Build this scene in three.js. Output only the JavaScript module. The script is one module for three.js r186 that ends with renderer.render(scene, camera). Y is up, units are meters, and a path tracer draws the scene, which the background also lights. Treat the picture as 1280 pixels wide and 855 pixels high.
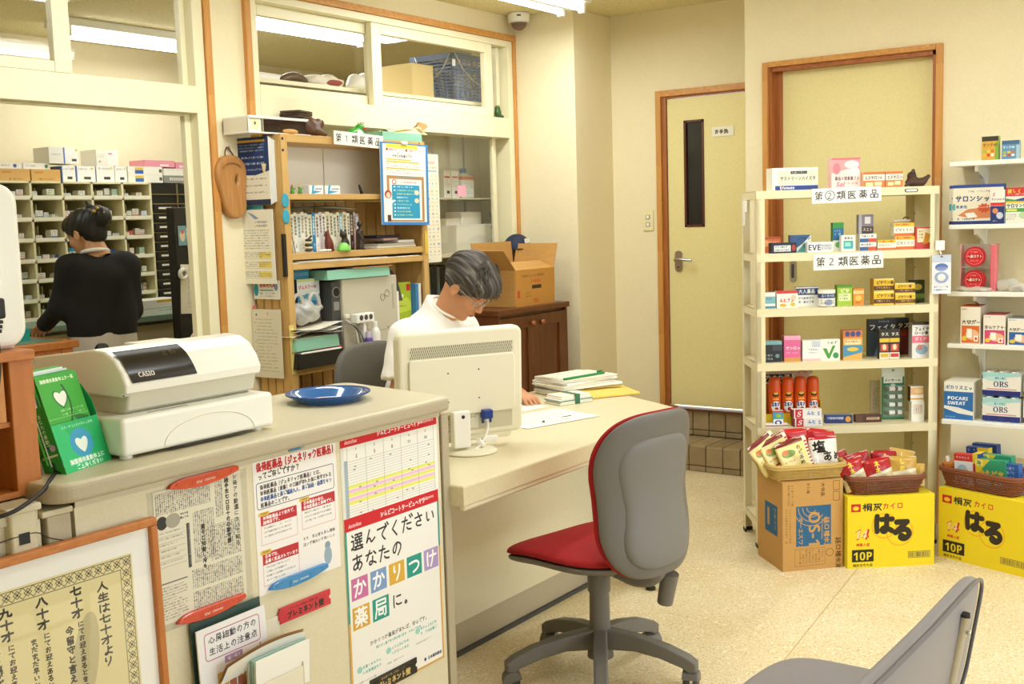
import*as THREE from 'three';
import{RoundedBoxGeometry}from 'three/addons/geometries/RoundedBoxGeometry.js';
import{mergeGeometries}from 'three/addons/utils/BufferGeometryUtils.js';
import{RectAreaLightUniformsLib}from 'three/addons/lights/RectAreaLightUniformsLib.js';
// ---------- camera, sky, exposure ----------
const scene=new THREE.Scene();
const camera=new THREE.PerspectiveCamera(33.97,1280/855,.05,60);
{ // eye at standing chest height, turned towards the back right corner, slightly down and rolled
const right=new THREE.Vector3(.5771,-.0300,.8162),back=new THREE.Vector3(-.8100,.1072,.5765).normalize();
const up=back.clone().cross(right).normalize();right.crossVectors(up,back).normalize();
camera.matrixAutoUpdate=true;
camera.position.set(0,1.45,0);
camera.quaternion.setFromRotationMatrix(new THREE.Matrix4().makeBasis(right,up,back));
}
scene.background=new THREE.Color(.86,.93,1.0);
scene.backgroundIntensity=3;
const renderer=new THREE.WebGLRenderer({antialias:true});
renderer.toneMapping=THREE.LinearToneMapping;
renderer.toneMappingExposure=1.24;
renderer.shadowMap.enabled=true;
RectAreaLightUniformsLib.init();
const TUBE=new THREE.Color(.94,.975,1.0); // colour of the fluorescent tubes
const LAMP=20; // radiance of the area light below each fitting
// ---------- helpers ----------
let seed=7;
const rnd=()=>{seed=(seed+0x6d2b79f5)|0;let t=Math.imul(seed ^(seed>>>15),1|seed);t=(t+Math.imul(t ^(t>>>7),61|t))^ t;return((t ^(t>>>14))>>>0)/4294967296;};
const rr=(a,b)=>a+(b-a)*rnd();
const V=(x,y,z)=>new THREE.Vector3(x,y,z);
const names=new Map();
function numbered(name){const n=names.get(name)??0;names.set(name,n+1);return n?`${name}_${String(n).padStart(3, '0')}`:name;}
function shade(o){o.traverse((m)=>{if(m.isMesh){m.castShadow=true;m.receiveShadow=true;}});return o;}
function tag(o,label,category,group){o.userData.label=label;o.userData.category=category;if(group)o.userData.group=group;return o;}
// a thing: a Group at its base, added to the scene
function thing(name,label,category,pos=[0,0,0],turn=0,group){
const o=new THREE.Group();o.name=numbered(name);scene.add(o);o.position.set(...pos);o.rotation.y=turn;return tag(o,label,category,group);
}
// a mesh as a part of a thing
function part(name,geo,mat,parent,pos,rot){
const m=new THREE.Mesh(geo,mat);m.name=name;m.castShadow=m.receiveShadow=true;
if(pos)m.position.set(...pos);if(rot)m.rotation.set(...rot);parent.add(m);return m;
}
// a thing that is one mesh
function solo(name,geo,mat,label,category,pos,rot,group){const m=part(numbered(name),geo,mat,scene,pos,rot);return tag(m,label,category,group);}
function struct(name,geo,mat,pos,rot){const m=part(name,geo,mat,scene,pos,rot);m.userData.kind='structure';return m;}
function structGroup(name,pos=[0,0,0],turn=0){const g=new THREE.Group();g.name=name;g.userData.kind='structure';g.position.set(...pos);g.rotation.y=turn;scene.add(g);return g;}
// uv in metres from the box faces
function metreUV(g){
const p=g.attributes.position,n=g.attributes.normal,uv=new Float32Array(p.count*2);
for(let i=0;i<p.count;i++){
const ax=Math.abs(n.getX(i)),ay=Math.abs(n.getY(i)),az=Math.abs(n.getZ(i));
const[a,b]=ay>=ax&&ay>=az?[p.getX(i),p.getZ(i)]:ax>=az?[p.getZ(i),p.getY(i)]:[p.getX(i),p.getY(i)];
uv[2*i]=a;uv[2*i+1]=b;
}
g.setAttribute('uv',new THREE.BufferAttribute(uv,2));return g;
}
const turnUV=(g)=>{const u=g.attributes.uv;for(let i=0;i<u.count;i++){const a=u.getX(i);u.setXY(i,u.getY(i),a);}return g;};
const bx=(w,h,d,x=0,y=0,z=0)=>metreUV(new THREE.BoxGeometry(w,h,d)).translate(x,y,z);
const rb=(w,h,d,r=.004,seg=2,x=0,y=0,z=0)=>metreUV(new RoundedBoxGeometry(w,h,d,seg,Math.min(r,w/2.01,h/2.01,d/2.01))).translate(x,y,z);
// box from its corners
const cb=(x0,x1,y0,y1,z0,z1)=>bx(Math.abs(x1-x0),Math.abs(y1-y0),Math.abs(z1-z0),(x0+x1)/2,(y0+y1)/2,(z0+z1)/2);
const crb=(x0,x1,y0,y1,z0,z1,r=.004)=>rb(Math.abs(x1-x0),Math.abs(y1-y0),Math.abs(z1-z0),r,2,(x0+x1)/2,(y0+y1)/2,(z0+z1)/2);
const cyl=(r0,r1,h,seg=24,x=0,y=0,z=0)=>new THREE.CylinderGeometry(r0,r1,h,seg).translate(x,y,z);
function merge(list){
const a=list.map((g)=>{g=g.index?g.toNonIndexed():g;for(const k of Object.keys(g.attributes))if(!['position','normal','uv'].includes(k))g.deleteAttribute(k);if(!g.attributes.uv)g.setAttribute('uv',new THREE.BufferAttribute(new Float32Array(g.attributes.position.count*2),2));return g;});
return mergeGeometries(a);
}
const tube=(pts,r,seg=40,rad=8,closed=false)=>new THREE.TubeGeometry(new THREE.CatmullRomCurve3(pts.map((p)=>(p.isVector3?p:V(...p))),closed,'catmullrom',.5),seg,r,rad,closed);
const bar=(a,b,r,seg=10)=>{const A=V(...a),B=V(...b),d=B.clone().sub(A),g=new THREE.CylinderGeometry(r,r,d.length(),seg);g.applyQuaternion(new THREE.Quaternion().setFromUnitVectors(V(0,1,0),d.normalize()));return g.translate((A.x+a[0]*0+B.x)/2,(A.y+B.y)/2,(A.z+B.z)/2);};
function poly(points,holes=[]){
const s=new THREE.Shape(points.map(([x,y])=>new THREE.Vector2(x,y)));
for(const h of holes)s.holes.push(new THREE.Path(h.map(([x,y])=>new THREE.Vector2(x,y))));
return s;
}
const rectPts=(x0,x1,y0,y1)=>[[x0,y0],[x1,y0],[x1,y1],[x0,y1]];
function roundRect(w,h,r){
const s=new THREE.Shape(),x=-w/2,y=-h/2;
s.moveTo(x+r,y);s.lineTo(x+w-r,y);s.absarc(x+w-r,y+r,r,-Math.PI/2,0);s.lineTo(x+w,y+h-r);s.absarc(x+w-r,y+h-r,r,0,Math.PI/2);
s.lineTo(x+r,y+h);s.absarc(x+r,y+h-r,r,Math.PI/2,Math.PI);s.lineTo(x,y+r);s.absarc(x+r,y+r,r,Math.PI,Math.PI*1.5);return s;
}
const extr=(shape,depth,bevel=0,curve=12)=>new THREE.ExtrudeGeometry(shape,{depth,bevelEnabled:bevel>0,bevelThickness:bevel,bevelSize:bevel,bevelSegments:3,curveSegments:curve});
// surface through a function of (s, t) in 0..1, with thickness none
function sheet(f,nu=12,nv=12){
const pos=[],uv=[],idx=[];
for(let j=0;j<=nv;j++)for(let i=0;i<=nu;i++){const p=f(i/nu,j/nv);pos.push(p[0],p[1],p[2]);uv.push(i/nu,j/nv);}
for(let j=0;j<nv;j++)for(let i=0;i<nu;i++){const a=j*(nu+1)+i,b=a+1,c=a+nu+1,d=c+1;idx.push(a,b,d,a,d,c);}
const g=new THREE.BufferGeometry();g.setAttribute('position',new THREE.Float32BufferAttribute(pos,3));g.setAttribute('uv',new THREE.Float32BufferAttribute(uv,2));g.setIndex(idx);g.computeVertexNormals();return g;
}
// signed-distance body meshed with surface nets
function sdfMesh(lo,hi,cell,f){
const n=[0,1,2].map((k)=>Math.ceil((hi[k]-lo[k])/cell)+1),[nx,ny,nz]=n,val=new Float32Array(nx*ny*nz),at=(i,j,k)=>i+nx*(j+ny*k);
for(let k=0;k<nz;k++)for(let j=0;j<ny;j++)for(let i=0;i<nx;i++)val[at(i,j,k)]=f(lo[0]+i*cell,lo[1]+j*cell,lo[2]+k*cell);
const id=new Int32Array(nx*ny*nz).fill(-1),pos=[],idx=[];
const E=[[0,1],[2,3],[4,5],[6,7],[0,2],[1,3],[4,6],[5,7],[0,4],[1,5],[2,6],[3,7]];
for(let k=0;k<nz-1;k++)for(let j=0;j<ny-1;j++)for(let i=0;i<nx-1;i++){
const v=[];let s=0;
for(let c=0;c<8;c++){v[c]=val[at(i+(c&1),j+((c>>1)&1),k+(c>>2))];if(v[c]<0)s++;}
if(s===0||s===8)continue;
let x=0,y=0,z=0,m=0;
for(const[a,b]of E)if(v[a]<0!==v[b]<0){const t=v[a]/(v[a]-v[b]);x+=(a&1)+t*((b&1)-(a&1));y+=((a>>1)&1)+t*(((b>>1)&1)-((a>>1)&1));z+=(a>>2)+t*((b>>2)-(a>>2));m++;}
id[at(i,j,k)]=pos.length/3;pos.push(lo[0]+(i+x/m)*cell,lo[1]+(j+y/m)*cell,lo[2]+(k+z/m)*cell);
}
const quad=(a,b,c,d,flip)=>{if(a<0||b<0||c<0||d<0)return;if(flip)idx.push(a,c,b,a,d,c);else idx.push(a,b,c,a,c,d);};
for(let k=1;k<nz-1;k++)for(let j=1;j<ny-1;j++)for(let i=1;i<nx-1;i++){
const v=val[at(i,j,k)]<0;
if(v!==val[at(i+1,j,k)]<0)quad(id[at(i,j-1,k-1)],id[at(i,j,k-1)],id[at(i,j,k)],id[at(i,j-1,k)],!v);
if(v!==val[at(i,j+1,k)]<0)quad(id[at(i-1,j,k-1)],id[at(i-1,j,k)],id[at(i,j,k)],id[at(i,j,k-1)],!v);
if(v!==val[at(i,j,k+1)]<0)quad(id[at(i-1,j-1,k)],id[at(i,j-1,k)],id[at(i,j,k)],id[at(i-1,j,k)],!v);
}
const g=new THREE.BufferGeometry();g.setAttribute('position',new THREE.Float32BufferAttribute(pos,3));g.setIndex(idx);
g.computeVertexNormals(); // smooth surface normals
g.setAttribute('uv',new THREE.Float32BufferAttribute(new Float32Array(pos.length/3*2),2));return g;
}
const smin=(a,b,k)=>{const h=Math.max(k-Math.abs(a-b),0)/k;return Math.min(a,b)-h*h*k*.25;};
const smax=(a,b,k)=>-smin(-a,-b,k);
function capsule(px,py,pz,a,b,ra,rb2){
const bx_=b[0]-a[0],by=b[1]-a[1],bz=b[2]-a[2],ax=px-a[0],ay=py-a[1],az=pz-a[2];
const t=Math.min(1,Math.max(0,(ax*bx_+ay*by+az*bz)/(bx_*bx_+by*by+bz*bz)));
return Math.hypot(ax-t*bx_,ay-t*by,az-t*bz)-(ra+(rb2-ra)*t);
}
const ellip=(px,py,pz,c,r)=>{const x=(px-c[0])/r[0],y=(py-c[1])/r[1],z=(pz-c[2])/r[2],k=Math.hypot(x,y,z);return(k-1)*Math.min(r[0],r[1],r[2])*(k>.3?1:1);};
// ---------- textures and materials ----------
const hash2=(x,y,s)=>{let h=Math.imul(x,374761393)+Math.imul(y,668265263)+Math.imul(s,974634777);h=Math.imul(h ^(h>>>13),1274126177);return((h ^(h>>>16))>>>0)/4294967296;};
function vnoise(x,y,p,s){const X=Math.floor(x),Y=Math.floor(y),fx=x-X,fy=y-Y,u=fx*fx*(3-2*fx),v=fy*fy*(3-2*fy),w=(a)=>((a%p)+p)%p;const a=hash2(w(X),w(Y),s),b=hash2(w(X+1),w(Y),s),c=hash2(w(X),w(Y+1),s),d=hash2(w(X+1),w(Y+1),s);return a+(b-a)*u+(c-a)*v+(a-b-c+d)*u*v;}
function dataTex(n,fn,srgb,repeatPerMetre){
const d=new Uint8Array(n*n*4);
for(let y=0;y<n;y++)for(let x=0;x<n;x++){const c=fn(x/n,y/n),o=(y*n+x)*4;for(let k=0;k<3;k++)d[o+k]=Math.max(0,Math.min(255,(Array.isArray(c)?c[k]:c)*255));d[o+3]=255;}
const t=new THREE.DataTexture(d,n,n);t.wrapS=t.wrapT=THREE.RepeatWrapping;t.magFilter=THREE.LinearFilter;t.minFilter=THREE.LinearMipmapLinearFilter;t.generateMipmaps=true;
if(srgb)t.colorSpace=THREE.SRGBColorSpace;t.repeat.set(repeatPerMetre,repeatPerMetre);t.needsUpdate=true;return t;
}
const hex=(h)=>[((h>>16)&255)/255,((h>>8)&255)/255,(h&255)/255];
const mixc=(a,b,t)=>a.map((v,i)=>v+(b[i]-v)*t);
const std=(color,roughness=.6,more={})=>new THREE.MeshPhysicalMaterial({color,roughness,side:THREE.DoubleSide,...more});
function grainWood(base,dark,rep,s,size=256,bands=7){
const A=hex(base),B=hex(dark);
return dataTex(size,(u,v)=>{const w=vnoise(u*4,v*4,4,s)*.5;const g=vnoise((u+w*.04)*bands*4,v*2,bands*4,s+1)*.55+vnoise(u*64,v*4,64,s+2)*.3+vnoise(u*128,v*128,128,s+3)*.15;return mixc(A,B,g);},true,rep);
}
const M={};
M.wall=std(0xffffff,.85,{map:dataTex(256,(u,v)=>{const g=.5*vnoise(u*64,v*64,64,3)+.3*vnoise(u*128,v*128,128,4)+.2*vnoise(u*8,v*8,8,5);return mixc(hex(0xefe2b8),hex(0xf5eac8),g);},true,2.5),bumpMap:dataTex(256,(u,v)=>.6*vnoise(u*90,v*90,90,13)+.4*vnoise(u*128,v*128,128,14),false,3),bumpScale:.0006});
M.ceiling=std(0xffffff,.9,{map:dataTex(256,(u,v)=>{const g=vnoise(u*80,v*80,80,23),h=vnoise(u*128,v*128,128,24);return mixc(hex(0xf0e4b4),hex(0xd2c286),g>.62&&h>.35?.85:.25*h);},true,3),bumpMap:dataTex(256,(u,v)=>vnoise(u*80,v*80,80,23),false,3),bumpScale:.002});
M.floor=std(0xffffff,.42,{map:dataTex(512,(u,v)=>{const g=vnoise(u*170,v*170,170,33),h=vnoise(u*90,v*90,90,34),l=vnoise(u*5,v*5,5,35);let c=mixc(hex(0xe6d3a6),hex(0xeddfb8),l);if(g>.74)c=mixc(c,hex(0xc9ad74),.75);else if(h>.76)c=mixc(c,hex(0xfaf3dc),.8);return c;},true,1.6),bumpMap:dataTex(256,(u,v)=>vnoise(u*12,v*12,12,37),false,1.6),bumpScale:.0008});
M.trim=std(0xffffff,.45,{map:grainWood(0xdba256,0xc2823a,2,41)});
M.trimDark=std(0xffffff,.45,{map:grainWood(0xb87238,0x985424,2,45)});
M.shelfWood=std(0xffffff,.5,{map:grainWood(0xd6b070,0xc49a56,1.6,51)});
M.darkWood=std(0xffffff,.4,{map:grainWood(0x764220,0x572e13,1.5,61)});
M.pine=std(0xffffff,.5,{map:grainWood(0xdd9d5c,0xc47f42,2.2,71)});
M.orangeWood=std(0xffffff,.45,{map:grainWood(0xcf8440,0xb46a2c,2,75)});
M.cream=std(0xf1e9c4,.35); // painted aluminium sashes
M.doorPanel=std(0xffffff,.55,{map:dataTex(256,(u,v)=>mixc(hex(0xf0e4a6),hex(0xeadd9a),vnoise(u*96,v*96,96,81)),true,2)});
M.steelBeige=std(0xeadfb6,.4,{metalness:.05});
M.laminate=std(0xffffff,.38,{map:dataTex(256,(u,v)=>mixc(hex(0xd6ccae),hex(0xd0c5a5),vnoise(u*128,v*128,128,91)),true,3)});
M.panelCream=std(0xffffff,.5,{map:dataTex(256,(u,v)=>mixc(hex(0xe6ddbf),hex(0xdfd5b4),vnoise(u*110,v*110,110,95)),true,3)});
M.deskTop=std(0xffffff,.35,{map:dataTex(256,(u,v)=>mixc(hex(0xe3d9b6),hex(0xdacfa8),.6*vnoise(u*64,v*64,64,197)+.4*vnoise(u*128,v*128,128,198)),true,3)});
M.counterEdge=std(0xffffff,.45,{map:dataTex(256,(u,v)=>mixc(hex(0xbcb095),hex(0xb6a98d),vnoise(u*128,v*128,128,97)),true,3)});
M.white=std(0xf6f4ea,.45);M.whiteGloss=std(0xf7f5ea,.25);M.paper=std(0xfaf8f0,.8);M.offwhite=std(0xeee8d2,.6);
M.black=std(0x17150f,.5);M.blackGloss=std(0x0d0c0a,.12);M.grey=std(0x8f8c86,.6);M.darkGrey=std(0x4b4947,.55);M.chairGrey=std(0x706c66,.5);
M.steel=std(0xb9b6ae,.28,{metalness:.9});M.chrome=std(0xd8d6d0,.15,{metalness:1});M.brass=std(0xb59a63,.3,{metalness:.8});
M.glass=new THREE.MeshPhysicalMaterial({color:0xffffff,roughness:.02,transmission:1,thickness:0,ior:1.45,side:THREE.DoubleSide});
M.smoke=new THREE.MeshPhysicalMaterial({color:0x8a7468,roughness:.05,transmission:.9,thickness:0,side:THREE.DoubleSide});
M.bag=new THREE.MeshPhysicalMaterial({color:0xf4f2ea,roughness:.35,transmission:.55,thickness:0,side:THREE.DoubleSide});
M.tile=[0xab9772,0xa28d68,0xb29e79].map((c,i)=>std(0xffffff,.35,{map:dataTex(128,(u,v)=>mixc(hex(c),mixc(hex(c),hex(0x8d7a58),.7),.6*vnoise(u*8,v*8,8,101+i)+.4*vnoise(u*64,v*64,64,105+i)),true,4)}));
M.grout=std(0x7a6e54,.9);
M.cardboard=std(0xffffff,.8,{map:dataTex(256,(u,v)=>mixc(hex(0xc99a55),hex(0xbb8b47),.6*vnoise(u*6,v*128,128,111)+.4*vnoise(u*100,v*100,100,112)),true,3)});
M.redFabric=std(0xa01317,.9,{sheen:.15,sheenColor:new THREE.Color(0xd04a40),sheenRoughness:.5,bumpMap:dataTex(256,(u,v)=>vnoise(u*128,v*128,128,121),false,6),bumpScale:.0006});
M.vinyl=std(0x8b888c,.42);
M.green=std(0x2f9a3f,.5);M.blue=std(0x1f66b0,.4);M.navyBasket=std(0x53698f,.5);M.teal=std(0x8fc7ad,.5);M.red=std(0xc8202a,.5);M.yellow=std(0xf0d23a,.6);
// ---------- a small stroke alphabet for the Japanese lettering (20 x 20 grid, y down; ~ marks a curved stroke) ----------
const G={
'あ':'3,5 16,4|9,2 9,8 10,16|~13,7 11,13 6,17 3,15 5,11 11,9 16,11 16,15 12,18','い':'~4,5 4,12 6,16 8,14|~14,6 16,10 16,13','う':'~8,2 13,4|~4,8 12,6 16,10 8,18',
'え':'~8,2 12,4|5,8 14,7 4,18|~8,13 10,13 11,17 17,17','お':'3,6 13,5|~8,2 8,16 5,17 3,14 8,10 14,10 16,14 12,17|~14,4 17,7','か':'~2,7 12,6 13,9 11,17 8,16|~8,2 7,9 3,18|~15,5 18,10',
'き':'4,5 15,4|4,9 16,8|~8,2 14,13|~14,13 8,12 6,15 9,17 14,17','く':'13,2 6,10 13,18','け':'~4,3 3,10 4,17|7,7 18,7|~13,2 13,11 9,18','こ':'~5,4 15,4 13,6|~4,14 6,17 16,16',
'さ':'4,7 16,6|~9,2 14,12|~14,12 8,11 5,14 8,17 14,17','し':'~6,2 6,14 9,17 15,13','す':'2,5 18,5|~11,2 11,10 8,13 6,10 9,8 11,10 10,15 7,18','せ':'2,8 18,7|~14,3 14,11 12,12|~6,4 6,15 9,17 16,17',
'そ':'5,3 14,3 4,10 17,9|~17,9 10,12 10,17 15,18','た':'2,6 11,6|~8,2 3,18|~10,10 17,10|~10,14 11,17 17,17','ち':'3,6 16,5|~9,2 6,11 13,9 16,13 12,17 7,18','つ':'~2,7 12,5 18,9 15,15 8,17',
'て':'2,5 17,4|~17,4 10,9 9,14 14,18','と':'~6,3 8,9|~16,6 6,11 5,16 16,17','な':'2,6 11,5|~8,2 3,12|~14,4 17,7|~12,9 12,16 8,18 6,15 10,13 17,17','に':'~4,3 3,10 4,17|~9,5 16,5|~8,13 10,16 17,15',
'の':'~10,4 8,14 4,15 3,10 8,4 15,5 17,11 11,18','は':'~4,3 3,10 4,17|8,6 18,6|~13,3 13,16 10,18 8,15 12,13 18,17','ひ':'~2,5 8,4 4,12 8,18 13,14 13,4 18,11','ま':'3,5 17,5|4,9 16,9|~10,2 10,16 7,18 5,15 9,13 17,17',
'も':'4,7 14,7|4,11 14,11|~9,2 8,15 12,18 16,13','め':'~5,4 8,15|~13,3 10,13 4,17 3,12 9,6 16,8 16,14 11,18','や':'~2,9 11,5 17,8 12,12|~9,2 11,5|~5,4 10,18','よ':'~11,2 11,16 7,18 5,15 10,13 17,17|11,7 17,6',
'り':'~6,3 5,10 7,9|~14,3 15,10 9,18','る':'5,3 14,3 4,12|~4,12 12,8 17,13 13,18 8,17 9,14 12,17','れ':'5,2 5,18|~2,6 8,5 2,14 11,6 12,16 18,14','ろ':'5,3 14,3 4,11|~4,11 12,8 17,13 9,18','ん':'~10,2 3,18 8,10 11,12 12,17 18,12','を':'3,5 15,4|~9,2 4,10 10,9 10,14|~17,8 7,13 7,17 16,18','む':'3,6 11,6|~7,2 7,12 4,13 4,10 7,11 7,17 15,17 16,13|~14,4 17,7',
'ア':'3,4 17,4 11,9|~10,8 10,13 5,18','イ':'15,3 3,11|10,7 10,18','ウ':'10,2 10,5|3,9 3,5 17,5|~17,5 15,13 8,18','エ':'4,5 16,5|10,5 10,16|2,16 18,16','オ':'2,7 18,7|13,2 13,18 10,17|12,7 3,15','カ':'3,6 16,6|~16,6 15,17 12,16|~9,2 8,11 3,18',
'ガ':'2,6 14,6|~14,6 13,17 10,16|~8,2 7,11 2,18|15,2 17,5|18,1 20,4','キ':'4,6 15,5|3,12 17,11|8,2 12,18','ク':'8,2 3,9|7,5 16,5|~16,5 14,13 6,18','ケ':'7,2 2,10|6,6 18,6|~13,6 12,13 7,18','コ':'4,4 16,4 16,17|4,16 16,16','サ':'2,7 18,7|7,2 7,12|~14,2 14,12 8,18',
'シ':'4,4 8,6|3,9 7,11|~4,17 12,14 17,6','ジ':'4,5 8,7|3,10 7,12|~4,18 12,15 16,8|13,3 15,6|16,2 18,5','ス':'4,4 15,4 3,17|10,11 17,17','セ':'2,9 17,6 14,11|7,3 7,15 9,17 17,17','ゼ':'2,9 15,6 12,11|7,3 7,15 9,17 17,17|16,2 18,4|18,1 20,3','タ':'8,2 3,9|7,5 16,5|~16,5 14,13 6,18|7,9 13,13','ツ':'4,5 6,10|9,4 11,9|~17,4 15,13 8,18','ッ':'5,9 7,12|10,8 11,12|~16,8 14,15 9,18',
'テ':'5,3 15,3|2,8 18,8|~10,8 10,13 5,18','ト':'8,2 8,18|8,8 15,12','ネ':'10,1 10,4|4,5 15,5 3,14|10,10 10,18|12,10 17,14','ノ':'~15,3 12,12 4,17','ハ':'~8,5 7,12 2,17|~12,4 14,12 18,17','パ':'~7,6 6,12 2,17|~11,5 14,12 18,17|16,2 18,2 18,4 16,4 16,2','ヒ':'5,3 5,15 7,17 16,17|5,10 15,7','ピ':'5,3 5,15 7,17 16,17|5,10 14,7|16,2 18,2 18,4 16,4 16,2','ビ':'5,3 5,15 7,17 16,17|5,10 13,7|15,2 17,5|18,1 20,4',
'フ':'3,4 16,4|~16,4 14,13 6,18','ブ':'3,5 14,5|~14,5 13,13 6,18|15,2 17,5|18,1 20,4','プ':'3,5 14,5|~14,5 13,13 6,18|16,2 18,2 18,4 16,4 16,2','ヘ':'2,11 8,6 18,15','ポ':'2,7 17,7|10,2 10,18|5,11 3,16|14,11 17,16|17,2 19,2 19,4 17,4 17,2','ミ':'5,3 15,6|5,9 14,12|4,15 15,18','ム':'9,2 4,15 16,14|13,10 17,17','メ':'~15,2 11,12 4,18|5,7 15,14','ラ':'5,3 15,3|3,8 16,8|~16,8 14,14 6,18',
'リ':'6,3 6,11|~14,3 14,12 8,18','ル':'~6,4 6,12 2,17|11,3 11,16 18,10','レ':'5,3 5,16 17,9','ロ':'4,4 16,4 16,16 4,16 4,4','ワ':'3,9 3,4 17,4|~17,4 15,13 8,18','ン':'4,4 8,7|~4,16 12,14 17,6','ェ':'6,9 15,9|10,9 10,17|4,17 17,17','ュ':'6,9 14,9 13,16|3,16 17,16','ー':'2,10 18,10','。':'~4,14 7,16 4,18 2,16 4,14','、':'~3,14 6,18','（':'~15,2 11,10 15,18','）':'~5,2 9,10 5,18','？':'~5,6 10,2 15,6 10,11 10,13|10,16 10,17','・':'9,10 11,10',
'第':'5,1 2,6|4,3 9,3|13,1 10,6|12,3 18,3|4,7 16,7 16,10 4,10 4,14 16,14 15,17|10,7 10,19|10,14 3,18','類':'1,6 10,6|6,2 6,10|2,3 4,5|9,3 7,5|1,13 10,13|6,10 5,14 1,18|6,14 10,18|11,2 19,2|14,2 13,5|12,5 18,5 18,14 12,14 12,5|12,8 18,8|12,11 18,11|13,15 11,18|17,15 19,18','医':'18,3 2,3 2,18 18,18|7,5 5,9|6,7 15,7|4,11 16,11|10,7 10,11 4,16|11,12 16,16',
'薬':'2,3 18,3|7,1 7,5|13,1 13,5|10,5 9,6|7,6 13,6 13,12 7,12 7,6|7,9 13,9|3,7 5,9|2,12 5,10|17,7 15,9|15,10 18,12|2,14 18,14|10,12 10,19|9,14 3,18|11,14 17,18','品':'6,2 14,2 14,8 6,8 6,2|2,11 9,11 9,18 2,18 2,11|11,11 18,11 18,18 11,18 11,11','手':'15,2 5,4|3,8 17,8|2,12 18,12|10,3 10,18 7,17','洗':'3,2 5,5|2,7 4,9|5,12 2,18|9,2 7,6|8,5 17,5|12,2 12,10|6,10 19,10|10,10 9,14 6,18|14,10 14,17 18,17 19,14',
'桐':'5,2 5,18|1,6 9,6|5,7 1,13|5,8 8,11|10,3 10,18|10,3 18,3 18,18 16,18|12,7 16,7|12,10 16,10 16,15 12,15 12,10','灰':'2,4 18,4|~6,4 5,12 2,18|11,7 10,12 6,18|11,10 17,18|8,9 7,11|16,7 13,11','経':'4,1 2,6 6,6 2,12 7,11|4,11 4,18|2,14 1,17|6,14 7,16|10,3 17,3 9,10|12,6 19,11|10,13 18,13|14,10 14,18|9,18 19,18','口':'4,4 16,4 16,16 4,16 4,4','補':'5,1 6,3|2,5 8,5 2,12|5,8 5,18|6,9 9,11|10,4 19,4|14,1 14,19|10,7 18,7 18,18 17,18|10,7 10,18|10,11 18,11|10,14 18,14|16,1 18,3','水':'10,2 10,18 8,17|2,7 8,7 2,15|17,5 11,10|10,8 18,16','液':'3,2 5,4|2,7 4,9|4,12 2,18|6,4 19,4|12,1 12,4|9,5 6,11|8,9 8,18|13,6 10,12|12,8 18,8 11,18|12,11 18,18',
'選':'3,2 5,4|2,8 5,8 5,14 2,17|2,16 7,18 19,18|8,2 12,2 12,5 8,5 8,8 12,8|14,2 18,2 18,5 14,5 14,8 18,8|8,11 18,11|11,9 11,15|15,9 15,15|7,15 19,15|10,15 8,17|16,15 18,17','局':'4,2 17,2 17,6 4,6|4,2 4,10 2,18|4,10 17,10 17,17 15,18|7,12 13,12 13,16 7,16 7,12','後':'6,2 2,6|6,6 2,11|4,9 4,18|12,2 9,6 13,6 9,11|15,4 9,11 18,10|11,12 8,16|11,13 17,13 9,18|11,14 18,18','発':'3,3 8,3 2,9|12,2 18,9|11,6 15,3|6,9 14,9|3,12 17,12|8,9 8,12 4,18|12,9 12,17 17,17 18,15','存':'2,5 18,5|8,2 2,12|5,9 5,18|9,9 16,9 13,12 13,17 11,17|8,13 18,13',
'人':'~10,2 9,10 2,18|~10,7 12,13 18,18','生':'6,3 3,9|5,6 17,6|4,11 16,11|10,2 10,17|2,17 18,17','七':'2,9 18,7|8,2 8,15 10,17 17,17 17,14','十':'2,9 18,9|10,2 10,19','才':'2,6 18,6|12,2 12,17 10,18|12,6 3,15','迎':'3,2 5,4|2,8 5,8 5,14 2,17|2,16 7,18 19,18|11,2 8,4 8,13 12,11|14,3 18,3 18,10 16,11|14,3 14,15','今':'10,1 2,9|10,1 18,9|7,8 13,8|4,12 15,12 11,18','留':'8,2 3,3 3,9|3,9 7,8|6,5 8,9|10,3 17,3 16,8 14,8|13,3 10,9|4,11 16,11 16,18 4,18 4,11|10,11 10,18|4,14 16,14','守':'10,1 10,3|2,6 2,4 18,4 18,6|4,9 17,9|13,6 13,18 11,17|6,12 9,14','言':'8,1 12,2|2,4 18,4|5,7 15,7|5,10 15,10|5,13 15,13 15,18 5,18 5,13','八':'~8,4 7,11 2,17|~11,3 13,12 18,17','九':'2,8 13,8|~8,2 8,11 2,18|13,8 13,16 18,17 18,14','早':'5,2 15,2 15,9 5,9 5,2|5,5 15,5|2,13 18,13|10,9 10,19',
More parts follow.
